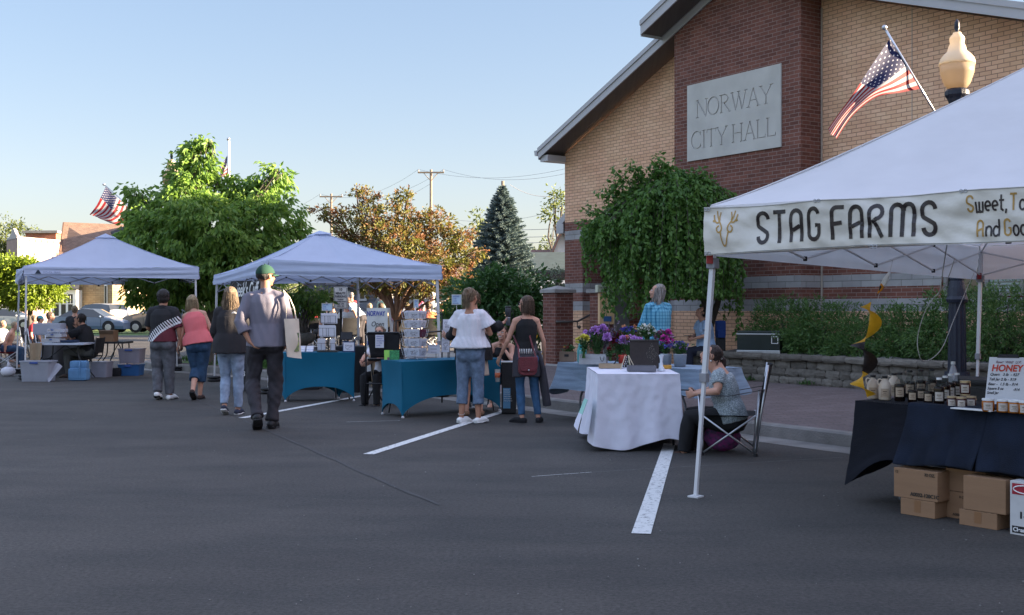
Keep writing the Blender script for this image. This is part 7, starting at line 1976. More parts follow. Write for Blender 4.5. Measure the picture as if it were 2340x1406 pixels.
P=person('woman with dark ponytail and speckled grey top sitting in the folding camp chair',(q.x,q.y,-.07),R(78),1.66,sit(pel=(0,-.08,.44),hiR=(.09,-.05,.42),hiL=(-.09,-.05,.42),knR=(.12,.34,.47),knL=(-.12,.36,.46),elL=(-.25,.06,.74),wrL=(-.12,.30,.70),elR=(.25,.06,.74),wrR=(.12,.30,.70),anR=(.12,.40,.09),anL=(-.12,.42,.09),toR=(.13,.56,.02),toL=(-.13,.58,.02)),fem=True,build=1.22,hip=1.1,lean=.30,hyaw=.18,hpitch=-.32,curl=1.1,vox=.007)
SPK=M('speckled_grey_knit',(.15,.20,.23),.9,.5,90,.3,120,col2=(.46,.52,.55))
shirt(P,SPK,hem=-.06,sleeve=.27,loose=.018,flare=.015,sl_loose=.018,folds=.008,seed=71,name='top',neck=.88);trousers(P,BLKC,1.0,.014);shoes(P,pmat('brown_shoe',(.06,.03,.02)),None);hair(P,'lowpony',hairmat('dark_brown_hair',(.018,.010,.009),(.06,.035,.03)),33)
hc,hr,k=P['hc'],P['hr'],P['k'];mb=MB();mb.ell(hc+hr@V((.082*k,-.006*k,-.055*k)),.009,10,6);mb.ell(hc+hr@V((-.082*k,-.006*k,-.055*k)),.009,10,6);onP(P,mb,'earring',WHITE)
mb=MB();mb.lathe(hc+hr@V((0,-.11*k,-.01)),[(.026,0),(.028,.01),(.024,.02)],12);onP(P,mb,'hair_tie',WHITE)
PH=P
ph=thing('phone','phone held by the woman in the camp chair','phone',P['t'].matrix_basis@V((.06,.38,.69)));mb=MB();mb.bbox(ph.location,(.075,.15,.01),.003,P['rz']);mb.build('body',BLACKP,ph)
def camp_chair(label,pos,yaw,mt=BLKC,tube=GALV,armm=BLACKP,z=.42):
 t=thing('camp_chair',label,'camp chair',pos,yaw);m3=lambda x,y,z_:V((x,y,z_))
 w_,d_=.30,.26
 def leg(pts,nm='frame_tube',r=.010):mb=MB();mb.tube(pts,r,8);o=mb.build(nm,tube,None,smooth=True);o.parent=t
 leg([m3(-w_,-d_,.02),m3(w_,-d_,z-.02)]);leg([m3(w_,-d_,.02),m3(-w_,-d_,z-.02)]);leg([m3(-w_,d_,.02),m3(w_,d_,z-.02)]);leg([m3(w_,d_,.02),m3(-w_,d_,z-.02)])
 for x in(-w_,w_):leg([m3(x,-d_,.02),m3(x,d_,z-.02)]);leg([m3(x,d_,.02),m3(x,-d_,z-.02)])
 for x in(-w_,w_):leg([m3(x,-d_,.02),m3(x*1.0,-d_-.12,.90)],'back_post',.011);leg([m3(x,-d_+.02,.02),m3(x*1.0,-d_-.04,.62)],'back_post',.009);leg([m3(x,d_,.02),m3(x,d_+.03,.60)],'front_post',.011)
 mb=MB();mb.grid(lambda a,b:m3(-w_+2*w_*a,-d_+2*d_*b,z-.02-.06*math.sin(PI*a)*math.sin(PI*b)),14,12);o=mb.build('seat',mt,None,smooth=True);o.parent=t
 mb=MB();mb.grid(lambda a,b:m3(-w_+2*w_*a,-d_-.02-.10*b-.05*math.sin(PI*a),z+.48*b),14,12);o=mb.build('backrest',mt,None,smooth=True);o.parent=t
 for x in(-w_,w_):
  mb=MB();mb.loft([m3(x,-d_-.09,.66),m3(x*1.02,0,.59),m3(x,d_+.04,.60)],[(.035,.004)]*3,8,side=(1,0,0),cap='flat');o=mb.build('armrest',armm,None,smooth=True);o.parent=t
  for y in(-d_,d_):mb=MB();mb.lathe((x,y,0),[(.022,0),(.022,.03),(.012,.035)],10);o=mb.build('foot',armm,None);o.parent=t
 return t
camp_chair('dark folding camp chair with crossed steel legs beside the tent pole',(q.x+.05,q.y,0),R(78))
q=W(200,706,24.0)
P13=person('man in black polo and sunglasses seated at the left table, hand on his cheek',(q.x,q.y,0),R(84),1.78,sit(elR=(.12,.42,.80),wrR=(.02,.24,1.02),elL=(-.17,.36,.84),wrL=(-.10,.62,.84),knL=(-.16,.36,.53),knR=(.12,.36,.53)),lean=.30,hpitch=-.28,skin=SKINT,build=1.08,handdir={'R':(-.2,.1,1)},curl=1.2,hyaw=.1)
shirt(P13,BLKC,hem=-.02,sleeve=.36,loose=.03,folds=.006,collar=True,seed=81);trousers(P13,pmat('grey_green_trousers',(.08,.08,.075)),1.0,.02,folds=.01);shoes(P13,pmat('brown_shoe2',(.06,.04,.03)),None);hair(P13,'short',HB,35);glasses(P13)
# stall furniture and goods
INKD=M('pen_ink',(.03,.03,.035),.7);BLUEI=M('blue_marker',(.03,.05,.35),.6)
PAPER=M('white_card',(.64,.64,.70),.6,.03,5)
def bk(px,py,Y):return W(px,py,Y)
t=thing('director_chair','tall black folding chair with a notice on its back between the turquoise tables','chair',(bk(875,0,16.9).x,16.9,0))
x0,x1=W(838,0,16.7).x,W(914,0,16.7).x
zb=W(0,818,16.7).z;zt=W(0,762,16.7).z
mb=MB();mb.grid(lambda a,b:Vector((x0+(x1-x0)*a+(.06*(1-b)if a<.5 else-.02*(1-b))*abs(2*a-1),16.7+.03*math.sin(PI*a),zb+(zt-zb)*b)),14,6);o=mb.build('backrest',BLKC,t,smooth=True);md=o.modifiers.new('s','SOLIDIFY');md.thickness=.01
mb=MB();mb.tube([(x0-.03,16.72,.02),(x0-.01,16.72,.6),(x0-.02,16.70,zt-.04),(x0+.02,16.70,zt+.01),(x1-.02,16.70,zt+.01),(x1+.02,16.70,zt-.04),(x1+.03,16.72,.6),(x1+.05,16.72,.02)],.012,8);mb.build('frame',BLACK,t,smooth=True)
for xa,xb in((x0+.08,x0+.02),(x1-.05,x1+.02)):mb=MB();mb.tube([(xa,17.1,.02),(xb,17.0,.72)],.012,8);mb.build('leg',BLACK,t,smooth=True)
mb=MB();mb.bbox(((x0+x1)/2,16.98,.70),(x1-x0,.40,.03),.01);mb.build('seat',BLKC,t);mb=MB();mb.tube([(x0-.02,16.72,.35),(x1+.03,16.72,.35)],.010,8);mb.build('footrest',BLACK,t)
nx=W(858,0,16.66).x;nz=W(0,785,16.66).z
mb=MB();mb.box((nx+.06,16.665,nz+.03),(.125,.004,.19));ns=mb.build('notice',PAPER,t)
for i in range(5):text(('OPEN AIR','MARKET','THURSDAY','4 - 7 PM','JUNE')[i],.024,(nx+.015,16.662,nz+.095-.033*i),(1,0,0),(0,0,1),BLUEI,ns)
WOODL=M('light_wood',(.42,.30,.19),.6,.15,4,.2,30,stretch=(6,6,1))
t=thing('wooden_stool','light wooden stool legs behind the black chair','stool',(W(868,0,17.2).x,17.2,0));xc=W(868,0,17.2).x
for a_,b_ in((-.12,-.06),(.12,.06)):
 for yy in(17.1,17.4):mb=MB();mb.box((xc+(a_+b_)/2,yy,.36),(.035,.035,.72),mat=Matrix.Rotation((a_-b_)*1.3,3,'Y'));mb.build('leg',WOODL,t)
mb=MB();mb.bbox((xc,17.25,.73),(.32,.34,.03),.01);mb.build('seat',WOODL,t);mb=MB();mb.box((xc,17.1,.30),(.24,.03,.03));mb.build('rung',WOODL,t)
p=W(838,0,18.6);t=thing('market_sign','hand painted white board reading NORWAY Open Air MARKET behind the black chair','sign',(p.x+.15,18.6,0))
bx0=W(838,0,18.6).x;bx1=W(886,0,18.6).x;bz1=W(0,704,18.6).z;bz0=.30
mb=MB();mb.obox((bx0,18.6,bz0),(bx1-bx0,0,0),(0,.02,0),(0,0,bz1-bz0));mb.build('front_board',M('board_white',(.60,.62,.60),.5),t)
mb=MB();mb.prism([(bx1,18.6,bz1),(bx1+.10,18.9,bz0),(bx1+.10,19.3,bz0),(bx1+.02,18.66,bz1)],(.012,0,0));mb.build('rear_board',MATS['board_white'],t)
w_=bx1-bx0
text('NORWAY',.115,(bx0+.004,18.598,bz1-.13),(1,0,0),(0,0,1),BLUEI,t,squash=.56*w_/.34,bold=.002)
text('Open',.115,(bx0+.07,18.598,bz1-.30),(1,0,0),(0,0,1),INKD,t,shear=.25,squash=.8)
text('Air',.115,(bx0+.10,18.598,bz1-.46),(1,0,0),(0,0,1),INKD,t,shear=.25,squash=.8)
text('MARKET',.10,(bx0+.01,18.598,bz1-.61),(1,0,0),(0,0,1),BLUEI,t,squash=.7,bold=.002)
p=W(778,0,22.6);t=thing('parking_sign','white 10 MINUTE PARKING sign on a perforated black post','sign',(p.x,22.6,.15))
k=22.6/F;sx0=W(763,0,22.6).x;sx1=W(794,0,22.6).x;sz1=W(0,656,22.6).z;sz0=W(0,706,22.6).z
mb=MB();mb.bbox(((sx0+sx1)/2,22.6,(sz0+sz1)/2),(sx1-sx0,.008,sz1-sz0),.003);pl_=mb.build('plate',M('sign_cream',(.82,.79,.72),.5),t)
mb=MB();
for a in((sx0+.012,sz0+.012,sx1-sx0-.024,.006),(sx0+.012,sz1-.018,sx1-sx0-.024,.006),(sx0+.012,sz0+.018,.006,sz1-sz0-.036),(sx1-.018,sz0+.018,.006,sz1-sz0-.036)):mb.obox((a[0],22.593,a[1]),(a[2],0,0),(0,.001,0),(0,0,a[3]))
mb.build('border',INKD,pl_)
xm=(sx0+sx1)/2
for s_,y,sz in(('10',.075,.075),('MINUTE',.145,.062),('PARKING',.210,.062),('DURING',.262,.034),('BUSINESS HOURS',.302,.030),('8AM - 5PM',.348,.032),('MON - FRI',.392,.032)):
 text(s_,sz,(xm,22.592,sz1-y),(1,0,0),(0,0,1),INKD,pl_,align='CENTER',squash=.88,bold=.001)
mb=MB();mb.bbox(((sx0+sx1)/2,22.63,sz1/2),(.045,.03,sz1-.05),.003);mb.build('post',BLACK,t)
# cards, racks and frames on the turquoise tables
def paper(name,par,c,w_,h_,yaw=0,tilt=0,mat=PAPER,lines=0,th=.003,art=None):
 m3=Matrix.Rotation(yaw,3,'Z')@Matrix.Rotation(-tilt,3,'X');mb=MB();mb.box(Vector(c),(w_,th,h_),mat=m3);o=mb.build(name,mat,par)
 mb=MB();f=lambda x,z:Vector(c)+m3@Vector((x,-th/2-.0012,z))
 n=0
 rr_=random.Random(int(abs(c[0])*1000+abs(c[2])*777))
 if lines:
  for i in range(lines):
   z=h_*(.36-.72*i/max(1,lines-1));l=w_*rr_.uniform(.5,.8)
   mb.poly([f(-l/2,z-.003),f(l/2,z-.003),f(l/2,z+.003),f(-l/2,z+.003)]);n+=1
 elif art is not None:
  pts=[]
  for i in range(24):
   a=2*PI*i/23;r_=(.55+.35*math.sin(a*rr_.choice((2,3,5))+rr_.random()))*.38
   pts.append((math.cos(a)*r_*w_,math.sin(a)*r_*h_))
  strokes(mb,[pts],.004,lambda x,y,o_:f(x,y)+m3@Vector((0,-o_*.2,0)))
  strokes(mb,[[(-w_*.25,-h_*.3),(w_*.1,-h_*.33),(w_*.3,-h_*.28)]],.003,lambda x,y,o_:f(x,y)+m3@Vector((0,-o_*.2,0)));n=1
 if n:mb.build('drawing' if art is not None else 'print',M('soft_grey_ink',(.16,.15,.18),.8),o)
 return o
TT=.77
rc=W(949,0,15.75);t=thing('card_rack','white wire spinner rack full of drawn note cards on the right turquoise table','card rack',(rc.x,rc.y,.755));WIREW=M('white_wire',(.6,.6,.62),.4)
mb=MB();mb.tube([(rc.x,rc.y,.76),(rc.x,rc.y,W(0,700,15.75).z)],.008,8);
for a in range(5):mb.tube([(rc.x,rc.y,.775),(rc.x+.15*math.cos(a*1.257),rc.y+.15*math.sin(a*1.257),.762)],.005,6)
mb.tube([(rc.x+.14*math.cos(2*PI*i/24),rc.y+.14*math.sin(2*PI*i/24),.79)for i in range(25)],.004,5);mb.build('stand',WIREW,t,smooth=True)
ztop=W(0,708,15.75).z;rowh=(ztop-.80)/5
rr0=random.Random(3)
for r_ in range(5):
 z=ztop-rowh*(r_+.5)
 for q,yaw in enumerate((-1.15,-.08+.0,1.0,2.1,3.1,-2.2)):
  d=Vector((math.sin(yaw),-math.cos(yaw),0));c=Vector((rc.x,rc.y,z))+d*.10
  nst=4 if q!=1 else 3
  for g in range(nst):paper('card',t,c+d*.012*g+Vector((0,0,-.004*g)),.155 if q==1 else.125,rowh*.80,yaw+rr0.uniform(-.06,.06),-.26,art=1 if g==nst-1 and q<3 else None,mat=PAPER if(q,r_)!=(2,2)else M('maroon_card',(.12,.02,.05),.7))
 for s in(-1,1):
  x=rc.x+s*.155;mb=MB();mb.tube([(x,rc.y-.03,z+.045),(x+s*.035,rc.y-.05,z+.05),(x+s*.012,rc.y-.06,z-.05),(x-s*.02,rc.y-.05,z-.05)],.003,5);mb.build('card_holder',WIREW,t)
def clipsign(label,px0,px1,py0,py1,Y,post_z,lines=4):
 a=W(px0,py1,Y);b=W(px1,py0,Y);t=thing('notice_card',label,'sign',((a.x+b.x)/2,Y,post_z));o=paper('card',t,((a.x+b.x)/2,Y,(a.z+b.z)/2),b.x-a.x,b.z-a.z,lines=0,mat=M('pale_blue_card',(.42,.56,.70),.6))
 mb=MB();m=.012;mb.obox((a.x,Y-.004,a.z),(b.x-a.x,0,0),(0,.002,0),(0,0,m));mb.obox((a.x,Y-.004,b.z-m),(b.x-a.x,0,0),(0,.002,0),(0,0,m));mb.obox((a.x,Y-.004,a.z+m),(m,0,0),(0,.002,0),(0,0,b.z-a.z-2*m));mb.obox((b.x-m,Y-.004,a.z+m),(m,0,0),(0,.002,0),(0,0,b.z-a.z-2*m));mb.build('frame',GALV,t)
 hh=b.z-a.z
 for i,s_ in enumerate(('NOTE CARDS','1 for $4','3 for $10','cash or check')):text(s_,hh*.17,(a.x+.02,Y-.003,b.z-hh*(.26+.21*i)),(1,0,0),(0,0,1),BLUEI,o,squash=min(.9,(b.x-a.x)/.26))
 mb=MB();mb.tube([((a.x+b.x)/2,Y+.01,a.z+.02),((a.x+b.x)/2,Y+.01,post_z)],.004,6);mb.build('stem',WIREW,t)
clipsign('pale blue notice card standing on top of the spinner rack',945,957,684,704,15.75,1.45)
clipsign('pale blue notice card on a stem, left of the white-top woman\'s head',1032,1055,673,697,16.3,.76)
clipsign('pale blue notice card on the wire rack of the left turquoise table',735,760,693,711,18.0,1.5)
rc2=W(750,0,18.1);t=thing('card_rack','black wire rack of paper prints on the left turquoise table','card rack',(rc2.x,rc2.y,.77))
mb=MB();mb.tube([(rc2.x,rc2.y,.77),(rc2.x,rc2.y,W(0,708,18.1).z)],.012,8);mb.box((rc2.x,rc2.y,.775),(.32,.26,.012));mb.build('stand',BLACK,t)
for i,(ya,yb,x0_,x1_,yaw)in enumerate(((716,738,732,770,.12),(743,768,727,767,-.08))):
 a=W(x0_,yb,18.0);b=W(x1_,ya,18.0)
 for g in range(3):paper('print_sheet',t,((a.x+b.x)/2+.01*g,18.0-.012*g,(a.z+b.z)/2-.006*g),b.x-a.x-.02,b.z-a.z,yaw)
 mb=MB()
 for f in(.05,.3,.5,.62,.95):x=a.x+(b.x-a.x)*f;mb.tube([(x,17.95,a.z+.0),(x,17.93,a.z+(b.z-a.z)*.72)],.003,5)
 mb.tube([(a.x,17.93,a.z+(b.z-a.z)*.72),(b.x,17.93,a.z+(b.z-a.z)*.72)],.003,5);mb.tube([(a.x,17.95,a.z),(b.x,17.95,a.z)],.003,5);mb.build('wire_pocket',BLACK,t)
for x0_,x1_ in((727,744),(756,766)):
 a=W(x0_,800,18.0);b=W(x1_,774,18.0)
 for g in range(5):paper('print_sheet',t,((a.x+b.x)/2,18.0-.014*g,(a.z+b.z)/2),b.x-a.x,b.z-a.z,.1,-.15)
mb=MB();a=W(724,802,17.95);b=W(768,776,17.95)
for z in(a.z+.01,a.z+.12):mb.tube([(a.x,a.y-.04,z),(b.x,a.y-.04,z),(b.x,a.y+.08,z),(a.x,a.y+.08,z),(a.x,a.y-.04,z)],.003,5)
for f in(0,.25,.5,.75,1):mb.tube([(a.x+(b.x-a.x)*f,a.y-.04,a.z+.01),(a.x+(b.x-a.x)*f,a.y-.04,a.z+.12)],.003,5)
mb.build('wire_basket',BLACK,t)
CLR=clearmat('clear_acrylic',(.9,.92,.98),.08,alpha=.18)
for i,(px,l)in enumerate(((690,'white card box nearer the tote man on the turquoise table'),(709,'white card box beside the black wire rack'))):
 c=W(px,803,17.95);t=thing('card_box',l,'card box',(c.x,c.y,.768));mb=MB();mb.bbox((c.x,c.y,.792),(.115,.10,.045),.002);mb.build('tray',CLR,t)
 for g in range(6):paper('card',t,(c.x,c.y-.035+.014*g,.82),.105,.10,0,.55)
for(px,py,wpx,hpx,l)in((797,794,28,24,'framed card with a dark blue flower drawing at the front of the left table'),(795,783,22,20,'dark blue framed card behind the flower card')):
 c=W(px,py,17.95 if hpx>20 else 18.1);k=c.y/F;t=thing('framed_card',l,'framed card',(c.x,c.y,.768));z=.77+hpx*k/2
 mb=MB();mb.box((c.x,c.y,z),(wpx*k,.008,hpx*k));mb.build('frame',M('navy_frame',(.02,.05,.13),.5),t);o=paper('card',t,(c.x,c.y-.007,z),wpx*k*.86,hpx*k*.80,art=1)
for(px,py,wpx,hpx,mt,tilt,l)in((901,806,22,22,M('green_plaid',(.03,.20,.07),.7,.6,60),.25,'green checked card packet at the left end of the right table'),(888,800,20,22,M('lime_card',(.28,.60,.10),.6),.2,'lime green card packet behind the checked one'),(892,812,14,16,M('plum_card',(.16,.06,.10),.7),.3,'plum coloured card packet leaning on the checked one')):
 c=W(px,py,15.5);k=c.y/F;t=thing('card_packet',l,'card packet',(c.x,c.y,.757));
 for g in range(4):paper('card',t,(c.x,c.y+.012*g,.757+hpx*k/2*math.cos(tilt)),wpx*k,hpx*k,.1,tilt,mt)
for(px,py,wpx,hpx,ln,l)in((991,798,26,20,3,'propped white notice card right of the spinner rack'),(1018,790,18,30,0,'white drawn print in the floor rack left of the white-top woman'),(1020,765,20,22,0,'white print clipped above the lower print'),(1022,742,20,24,0,'topmost white print by the outstretched hand')):
 c=W(px,py,15.95);k=c.y/F;t=thing('propped_card',l,'card',(c.x,c.y,.757));z=c.z;mb=MB();mb.tube([(c.x+.03,c.y+.05,.757),(c.x+.03,c.y+.03,z+hpx*k*.3)],.004,6);mb.build('easel',BLACK,t)
 paper('card',t,(c.x,c.y,z),wpx*k,hpx*k,0,.12,lines=ln,art=None if ln else 1)
def plain_chair(label,pos,yaw,mt=BLKC,fr_=BLACK,group=None,h=.86,arms=False):
 t=thing('folding_chair',label,'chair',pos,yaw,group)
 def b(mb,name,m,sm=False,par=None):o=mb.build(name,m,None,smooth=sm);o.parent=par or t;return o
 for x in(-.2,.2):
  mb=MB();mb.tube([(x,-.26,h),(x,-.20,.45),(x,.17,.02)],.011,8);b(mb,'leg',fr_,True);mb=MB();mb.tube([(x*.9,.14,.45),(x*.9,-.22,.02)],.011,8);b(mb,'leg',fr_,True)
  if arms:mb=MB();mb.bbox((x*1.15,-.02,.64),(.04,.4,.02),.006);b(mb,'armrest',fr_)
 mb=MB();mb.bbox((0,-.02,.455),(.40,.38,.025),.01);b(mb,'seat',mt)
 mb=MB();mb.grid(lambda a,q:Vector((-.2+.4*a,-.215-.055*q-.02*math.sin(PI*a),.52+(h-.54)*q)),10,5);b(mb,'backrest',mt,True)
 return t
plain_chair('black folding chair under the man in the black polo',(W(203,0,24).x,24.0,0),R(84))
q=W(1148,0,17.2);plain_chair('black chair under the smiling woman, mostly hidden',(q.x,q.y,-.04),R(172))
q=W(876,0,17.2);plain_chair('folding chair under the woman with sunglasses',(q.x,q.y+.05,.0),R(150))
t=thing('equipment_case','black equipment case with steel edge beside the right table leg','case',(W(1165,0,15.7).x,15.7,0));c=W(1163,0,15.8)
mb=MB();mb.bbox((c.x,c.y,.36),(.20,.30,.70),.012);mb.build('body',BLACKP,t);mb=MB();mb.box((c.x+.115,c.y-.14,.42),(.02,.02,.56));mb.box((c.x,c.y,.715),(.22,.32,.012));mb.build('steel_edge',GALV,t)
mb=MB();mb.bbox((c.x-.03,c.y-.153,.22),(.10,.004,.28),.001);o=mb.build('label',M('blue_print_label',(.10,.25,.40),.6),t)
for i in range(6):text('READ CAREFULLY'[:8+i],.016,(c.x-.07,c.y-.157,.33-.03*i),(1,0,0),(0,0,1),WHT,o)
t=thing('display_rail','black tubular display rail behind the right turquoise table','rail',(W(960,0,17.6).x,17.6,0));mb=MB()
a=W(905,733,17.6);b=W(1010,716,17.6);c=W(905,765,17.6);d=W(1010,757,17.6)
mb.tube([(a.x,a.y,0),a,b,(b.x,b.y,0)],.012,8);mb.tube([c,d],.012,8);mb.build('rail',BLACK,t,smooth=True)
c=W(705,0,20.6);t=thing('galvanised_tub','ribbed galvanised tub behind the left turquoise table','tub',(c.x,c.y,0));mb=MB();mb.lathe((c.x,c.y,.5),[(.26,0),(.28,.06),(.275,.08),(.29,.14),(.285,.16),(.30,.26),(.31,.27)],24);mb.build('tub',GALV,t,smooth=True)
mb=MB();mb.bbox((c.x,c.y,.25),(.45,.4,.5),.02);mb.build('stand_block',BLACKP,t)
c=W(690,0,21.2);t=thing('stone_urn','round mossy grey planter bowl behind the tote bag','planter',(c.x,c.y,0));mb=MB();mb.lathe((c.x,c.y,.78),[(.10,0),(.22,.06),(.26,.14),(.25,.20),(.1,.23)],20);mb.build('bowl',M('mossy_stone',(.13,.12,.10),.95,.4,9,.6),t,smooth=True);mb=MB();mb.lathe((c.x,c.y,0),[(.14,0),(.10,.1),(.08,.7),(.11,.79)],14);mb.build('pedestal',MATS['mossy_stone'],t,smooth=True)
t=thing('black_table','black covered table with a dark cash terminal behind the stalls','table',(W(800,0,19.4).x,19.4,0));a=W(768,0,19.2);b=W(838,0,19.2);z=W(0,752,19.2).z
mb=MB();mb.bbox(((a.x+b.x)/2,19.4,.80),(b.x-a.x,.5,.04),.01);mb.build('tabletop',BLACKP,t);mb=MB();mb.grid(lambda s,r_:Vector((a.x+(b.x-a.x)*s,19.14-.02*math.sin(s*20)*r_,.80-.76*r_)),30,8);mb.build('skirt',BLKC,t,smooth=True)
t=thing('cash_terminal','dark tilted screen on the black table','screen',(W(790,0,19.3).x,19.3,.82));c=W(792,768,19.3);mb=MB();mb.bbox(c,(.20,.02,.14),.006,mat=Matrix.Rotation(-.4,3,'X'));mb.bbox((c.x,c.y+.03,.86),(.05,.05,.1),.006);mb.build('screen',BLACKP,t)
t=thing('sandwich_board','black sandwich board with white letters by the left tent leg','sign',(W(560,0,20).x,20,0));a=W(545,858,19.8);b=W(568,790,19.8);mb=MB();mb.prism([(a.x,19.8,.02),(b.x,19.8,.02),(b.x,20.0,b.z),(a.x,20.0,b.z)],(0,.015,0));mb.prism([(a.x,20.25,.02),(b.x,20.25,.02),(b.x,20.03,b.z),(a.x,20.03,b.z)],(0,.015,0));mb.build('board',BLACKP,t)
text('PIES',.11,(b.x-.20,19.83,.28),(1,0,0),(0,.2,1),WHT,t,bold=.002,squash=.7)
# flower table
ZF=.75
def fpnt(px,py,z=ZF):return G(px,py,z)
def flower_head(mb,c,r,n,mi):petals(mb,c,r,n,mi)
def bouquet(name,label,c,cols,n,rx,ry,rz,fr_,leaf=True,stems=True,cat='flowers',vase=None,zb=None,group=None):
 c=Vector(c);t=thing(name,label,cat,(c.x,c.y,zb if zb is not None else c.z-.2),group=group)
 for ci,(cn,col,k,r_)in enumerate(cols):
  mb=MB()
  for i in range(k):
   a=rnd.uniform(0,6.28);e_=rnd.uniform(-.2,1.3);p=c+Vector((math.cos(a)*math.cos(e_)*rx,math.sin(a)*math.cos(e_)*ry,math.sin(e_)*rz))*rnd.uniform(.6,1.0)
   petals(mb,p,r_,fr_,0)
  mb.build('bloom',M(cn,col,.6,.2,30),t)
 base=Vector((c.x,c.y,(zb if zb is not None else c.z-.2)+.02));mb=MB();Cs=[];Ds=[]
 for i in range(n):
  a=rnd.uniform(0,6.28);e_=rnd.uniform(-.2,1.4);p=c+Vector((math.cos(a)*math.cos(e_)*rx,math.sin(a)*math.cos(e_)*ry,math.sin(e_)*rz))*rnd.uniform(.5,.95)
  mb.tube([base+Vector((rnd.gauss(0,.015),rnd.gauss(0,.015),0)),base.lerp(p,.5)+Vector((0,0,.02)),p],.0025,4)
  for q in range(4):f=rnd.uniform(.35,1);Cs.append(base.lerp(p,f)+Vector((rnd.gauss(0,.02),rnd.gauss(0,.02),0)));Ds.append(Vector((rnd.gauss(0,.6),rnd.gauss(0,.6),.4)))
 mb.build('stems',M('stem_green',(.06,.14,.04),.7),t)
 if leaf:leafmesh('leaves',np.array(Cs),np.array(Ds),RS_.uniform(.035,.075,len(Cs)),RS_.uniform(.012,.025,len(Cs)),leafmat('bouquet_leaf',(.03,.09,.025),(.07,.16,.05)),t)
 return t
LIL=('lilac_petal',(.50,.26,.62));MAG=('magenta_petal',(.52,.04,.32));YLW=('lemon_petal',(.68,.62,.10));WHP=('white_petal',(.72,.72,.68));BLU=('blue_petal',(.09,.08,.40));RDP=('dark_red_petal',(.16,.01,.02));ORP=('orange_petal',(.70,.25,.03));PNK=('pink_petal',(.60,.22,.36))
def c_(t_,k,r_):return(t_[0],t_[1],k,r_)
Y1=14.4
b1=W(1352,0,Y1)
CRW=M('whitewashed_wood',(.46,.47,.50),.8,.15,5,.3,30,stretch=(1,6,6))
def crate(label,c,w_,d_,h_,mt,yaw=0,hollow=True,cat='crate',hole=False,name='wooden_crate'):
 c=Vector(c);t=thing(name,label,cat,c);m3=Matrix.Rotation(yaw,3,'Z');th=.012
 for nm,cc,sz in(('front_board',(0,-d_/2,h_/2),(w_,th,h_)),('back_board',(0,d_/2,h_/2),(w_,th,h_)),('side_board',(-w_/2+th/2,0,h_/2),(th,d_-th-.004,h_-.004)),('side_board',(w_/2-th/2,0,h_/2),(th,d_-th-.004,h_-.004)),('base_board',(0,0,.008),(w_-.03,d_-.03,.012))):
  mb=MB();mb.bbox(c+m3@Vector(cc),sz,.002,yaw);mb.build(nm,mt,t)
 if hole:mb=MB();mb.bbox(c+m3@Vector((0,-d_/2-.006,h_*.62)),(w_*.3,.004,h_*.24),.001,yaw);mb.build('handle_hole',BLACKP,t)
 return t
k14=Y1/F
wb=crate('long whitewashed wooden flower box with a rope handle on the striped cloth',(W(1356,0,Y1).x,Y1,ZF),62*k14,.16,23*k14,CRW,R(-12))
p=Vector((W(1376,0,Y1-.15).x,Y1-.13,ZF+.06));mb=MB();mb.tube([p+Vector((-.025,0,.04)),p+Vector((-.018,-.02,.0)),p+Vector((.0,-.025,-.02)),p+Vector((.018,-.02,.0)),p+Vector((.025,0,.04))],.004,6);mb.build('rope_handle',BLACKP,wb)
crate('small brown crate with a cut handle at the left end of the flower table',(W(1299,0,15.0).x,15.15,ZF),34*15/F,.16,23*15/F,M('brown_crate',(.20,.14,.10),.8,.2,6),R(-15),hole=True)
bouquet('flower_bunch','small dark red and tan blooms in the brown crate',(W(1300,0,15).x,15.15,W(0,798,15).z),[c_(RDP,5,.022),c_(ORP,2,.018)],18,.08,.06,.05,10,zb=ZF+.05)
bouquet('flower_bunch','big lilac peonies in a glass jar in the whitewashed box',(W(1364,0,Y1).x,Y1,W(0,770,Y1).z),[c_(LIL,9,.062),c_(WHP,3,.025),c_(PNK,5,.028)],60,.19,.14,.13,46,zb=ZF+.04)
mb=MB()
t=thing('twig_bunch','wispy dark purple twigs rising from the peony bunch','twigs',(W(1390,0,Y1).x,Y1,ZF+.1));
for i in range(14):
 a=W(1378,800,Y1);e_=W(rnd.uniform(1378,1420),rnd.uniform(728,765),Y1+rnd.uniform(-.1,.1));pts=[a,a.lerp(e_,.5)+Vector((rnd.gauss(0,.01),0,.01)),e_];mb.tube(pts,.002,4)
 for q in range(8):f=rnd.uniform(.5,1);pp=a.lerp(e_,f);petals(mb,pp+Vector((rnd.gauss(0,.008),0,0)),.010,5,1)
mb.build('twigs',[M('twig_purple',(.06,.04,.06),.8),M('bud_mauve',(.28,.22,.30),.8)],t)
bouquet('flower_bunch','lemon yellow blooms at the left of the lilac peonies',(W(1334,0,Y1-.1).x,Y1-.1,W(0,780,Y1).z),[c_(YLW,5,.040),c_(('pale_yellow_bud',(.62,.60,.25)),10,.012)],24,.09,.08,.08,24,zb=ZF+.06)
bouquet('flower_bunch','dark red peonies behind the lilac ones',(W(1415,0,Y1+.1).x,Y1+.1,W(0,778,Y1).z),[c_(RDP,10,.045),c_(BLU,6,.022)],36,.13,.1,.13,26,zb=ZF)
bouquet('flower_bunch','blue cornflowers with an orange rose behind the dark tin',(W(1436,0,Y1).x,Y1,W(0,757,Y1).z),[c_(BLU,16,.022),c_(('peach_petal',(.62,.30,.16)),2,.035)],40,.13,.1,.06,18,zb=ZF)
bouquet('flower_bunch','light purple peonies and orange lilies left of the white daisies',(W(1440,0,13.6).x,13.6,W(0,785,13.6).z),[c_(LIL,6,.062),c_(ORP,3,.04)],34,.13,.1,.11,40,zb=ZF)
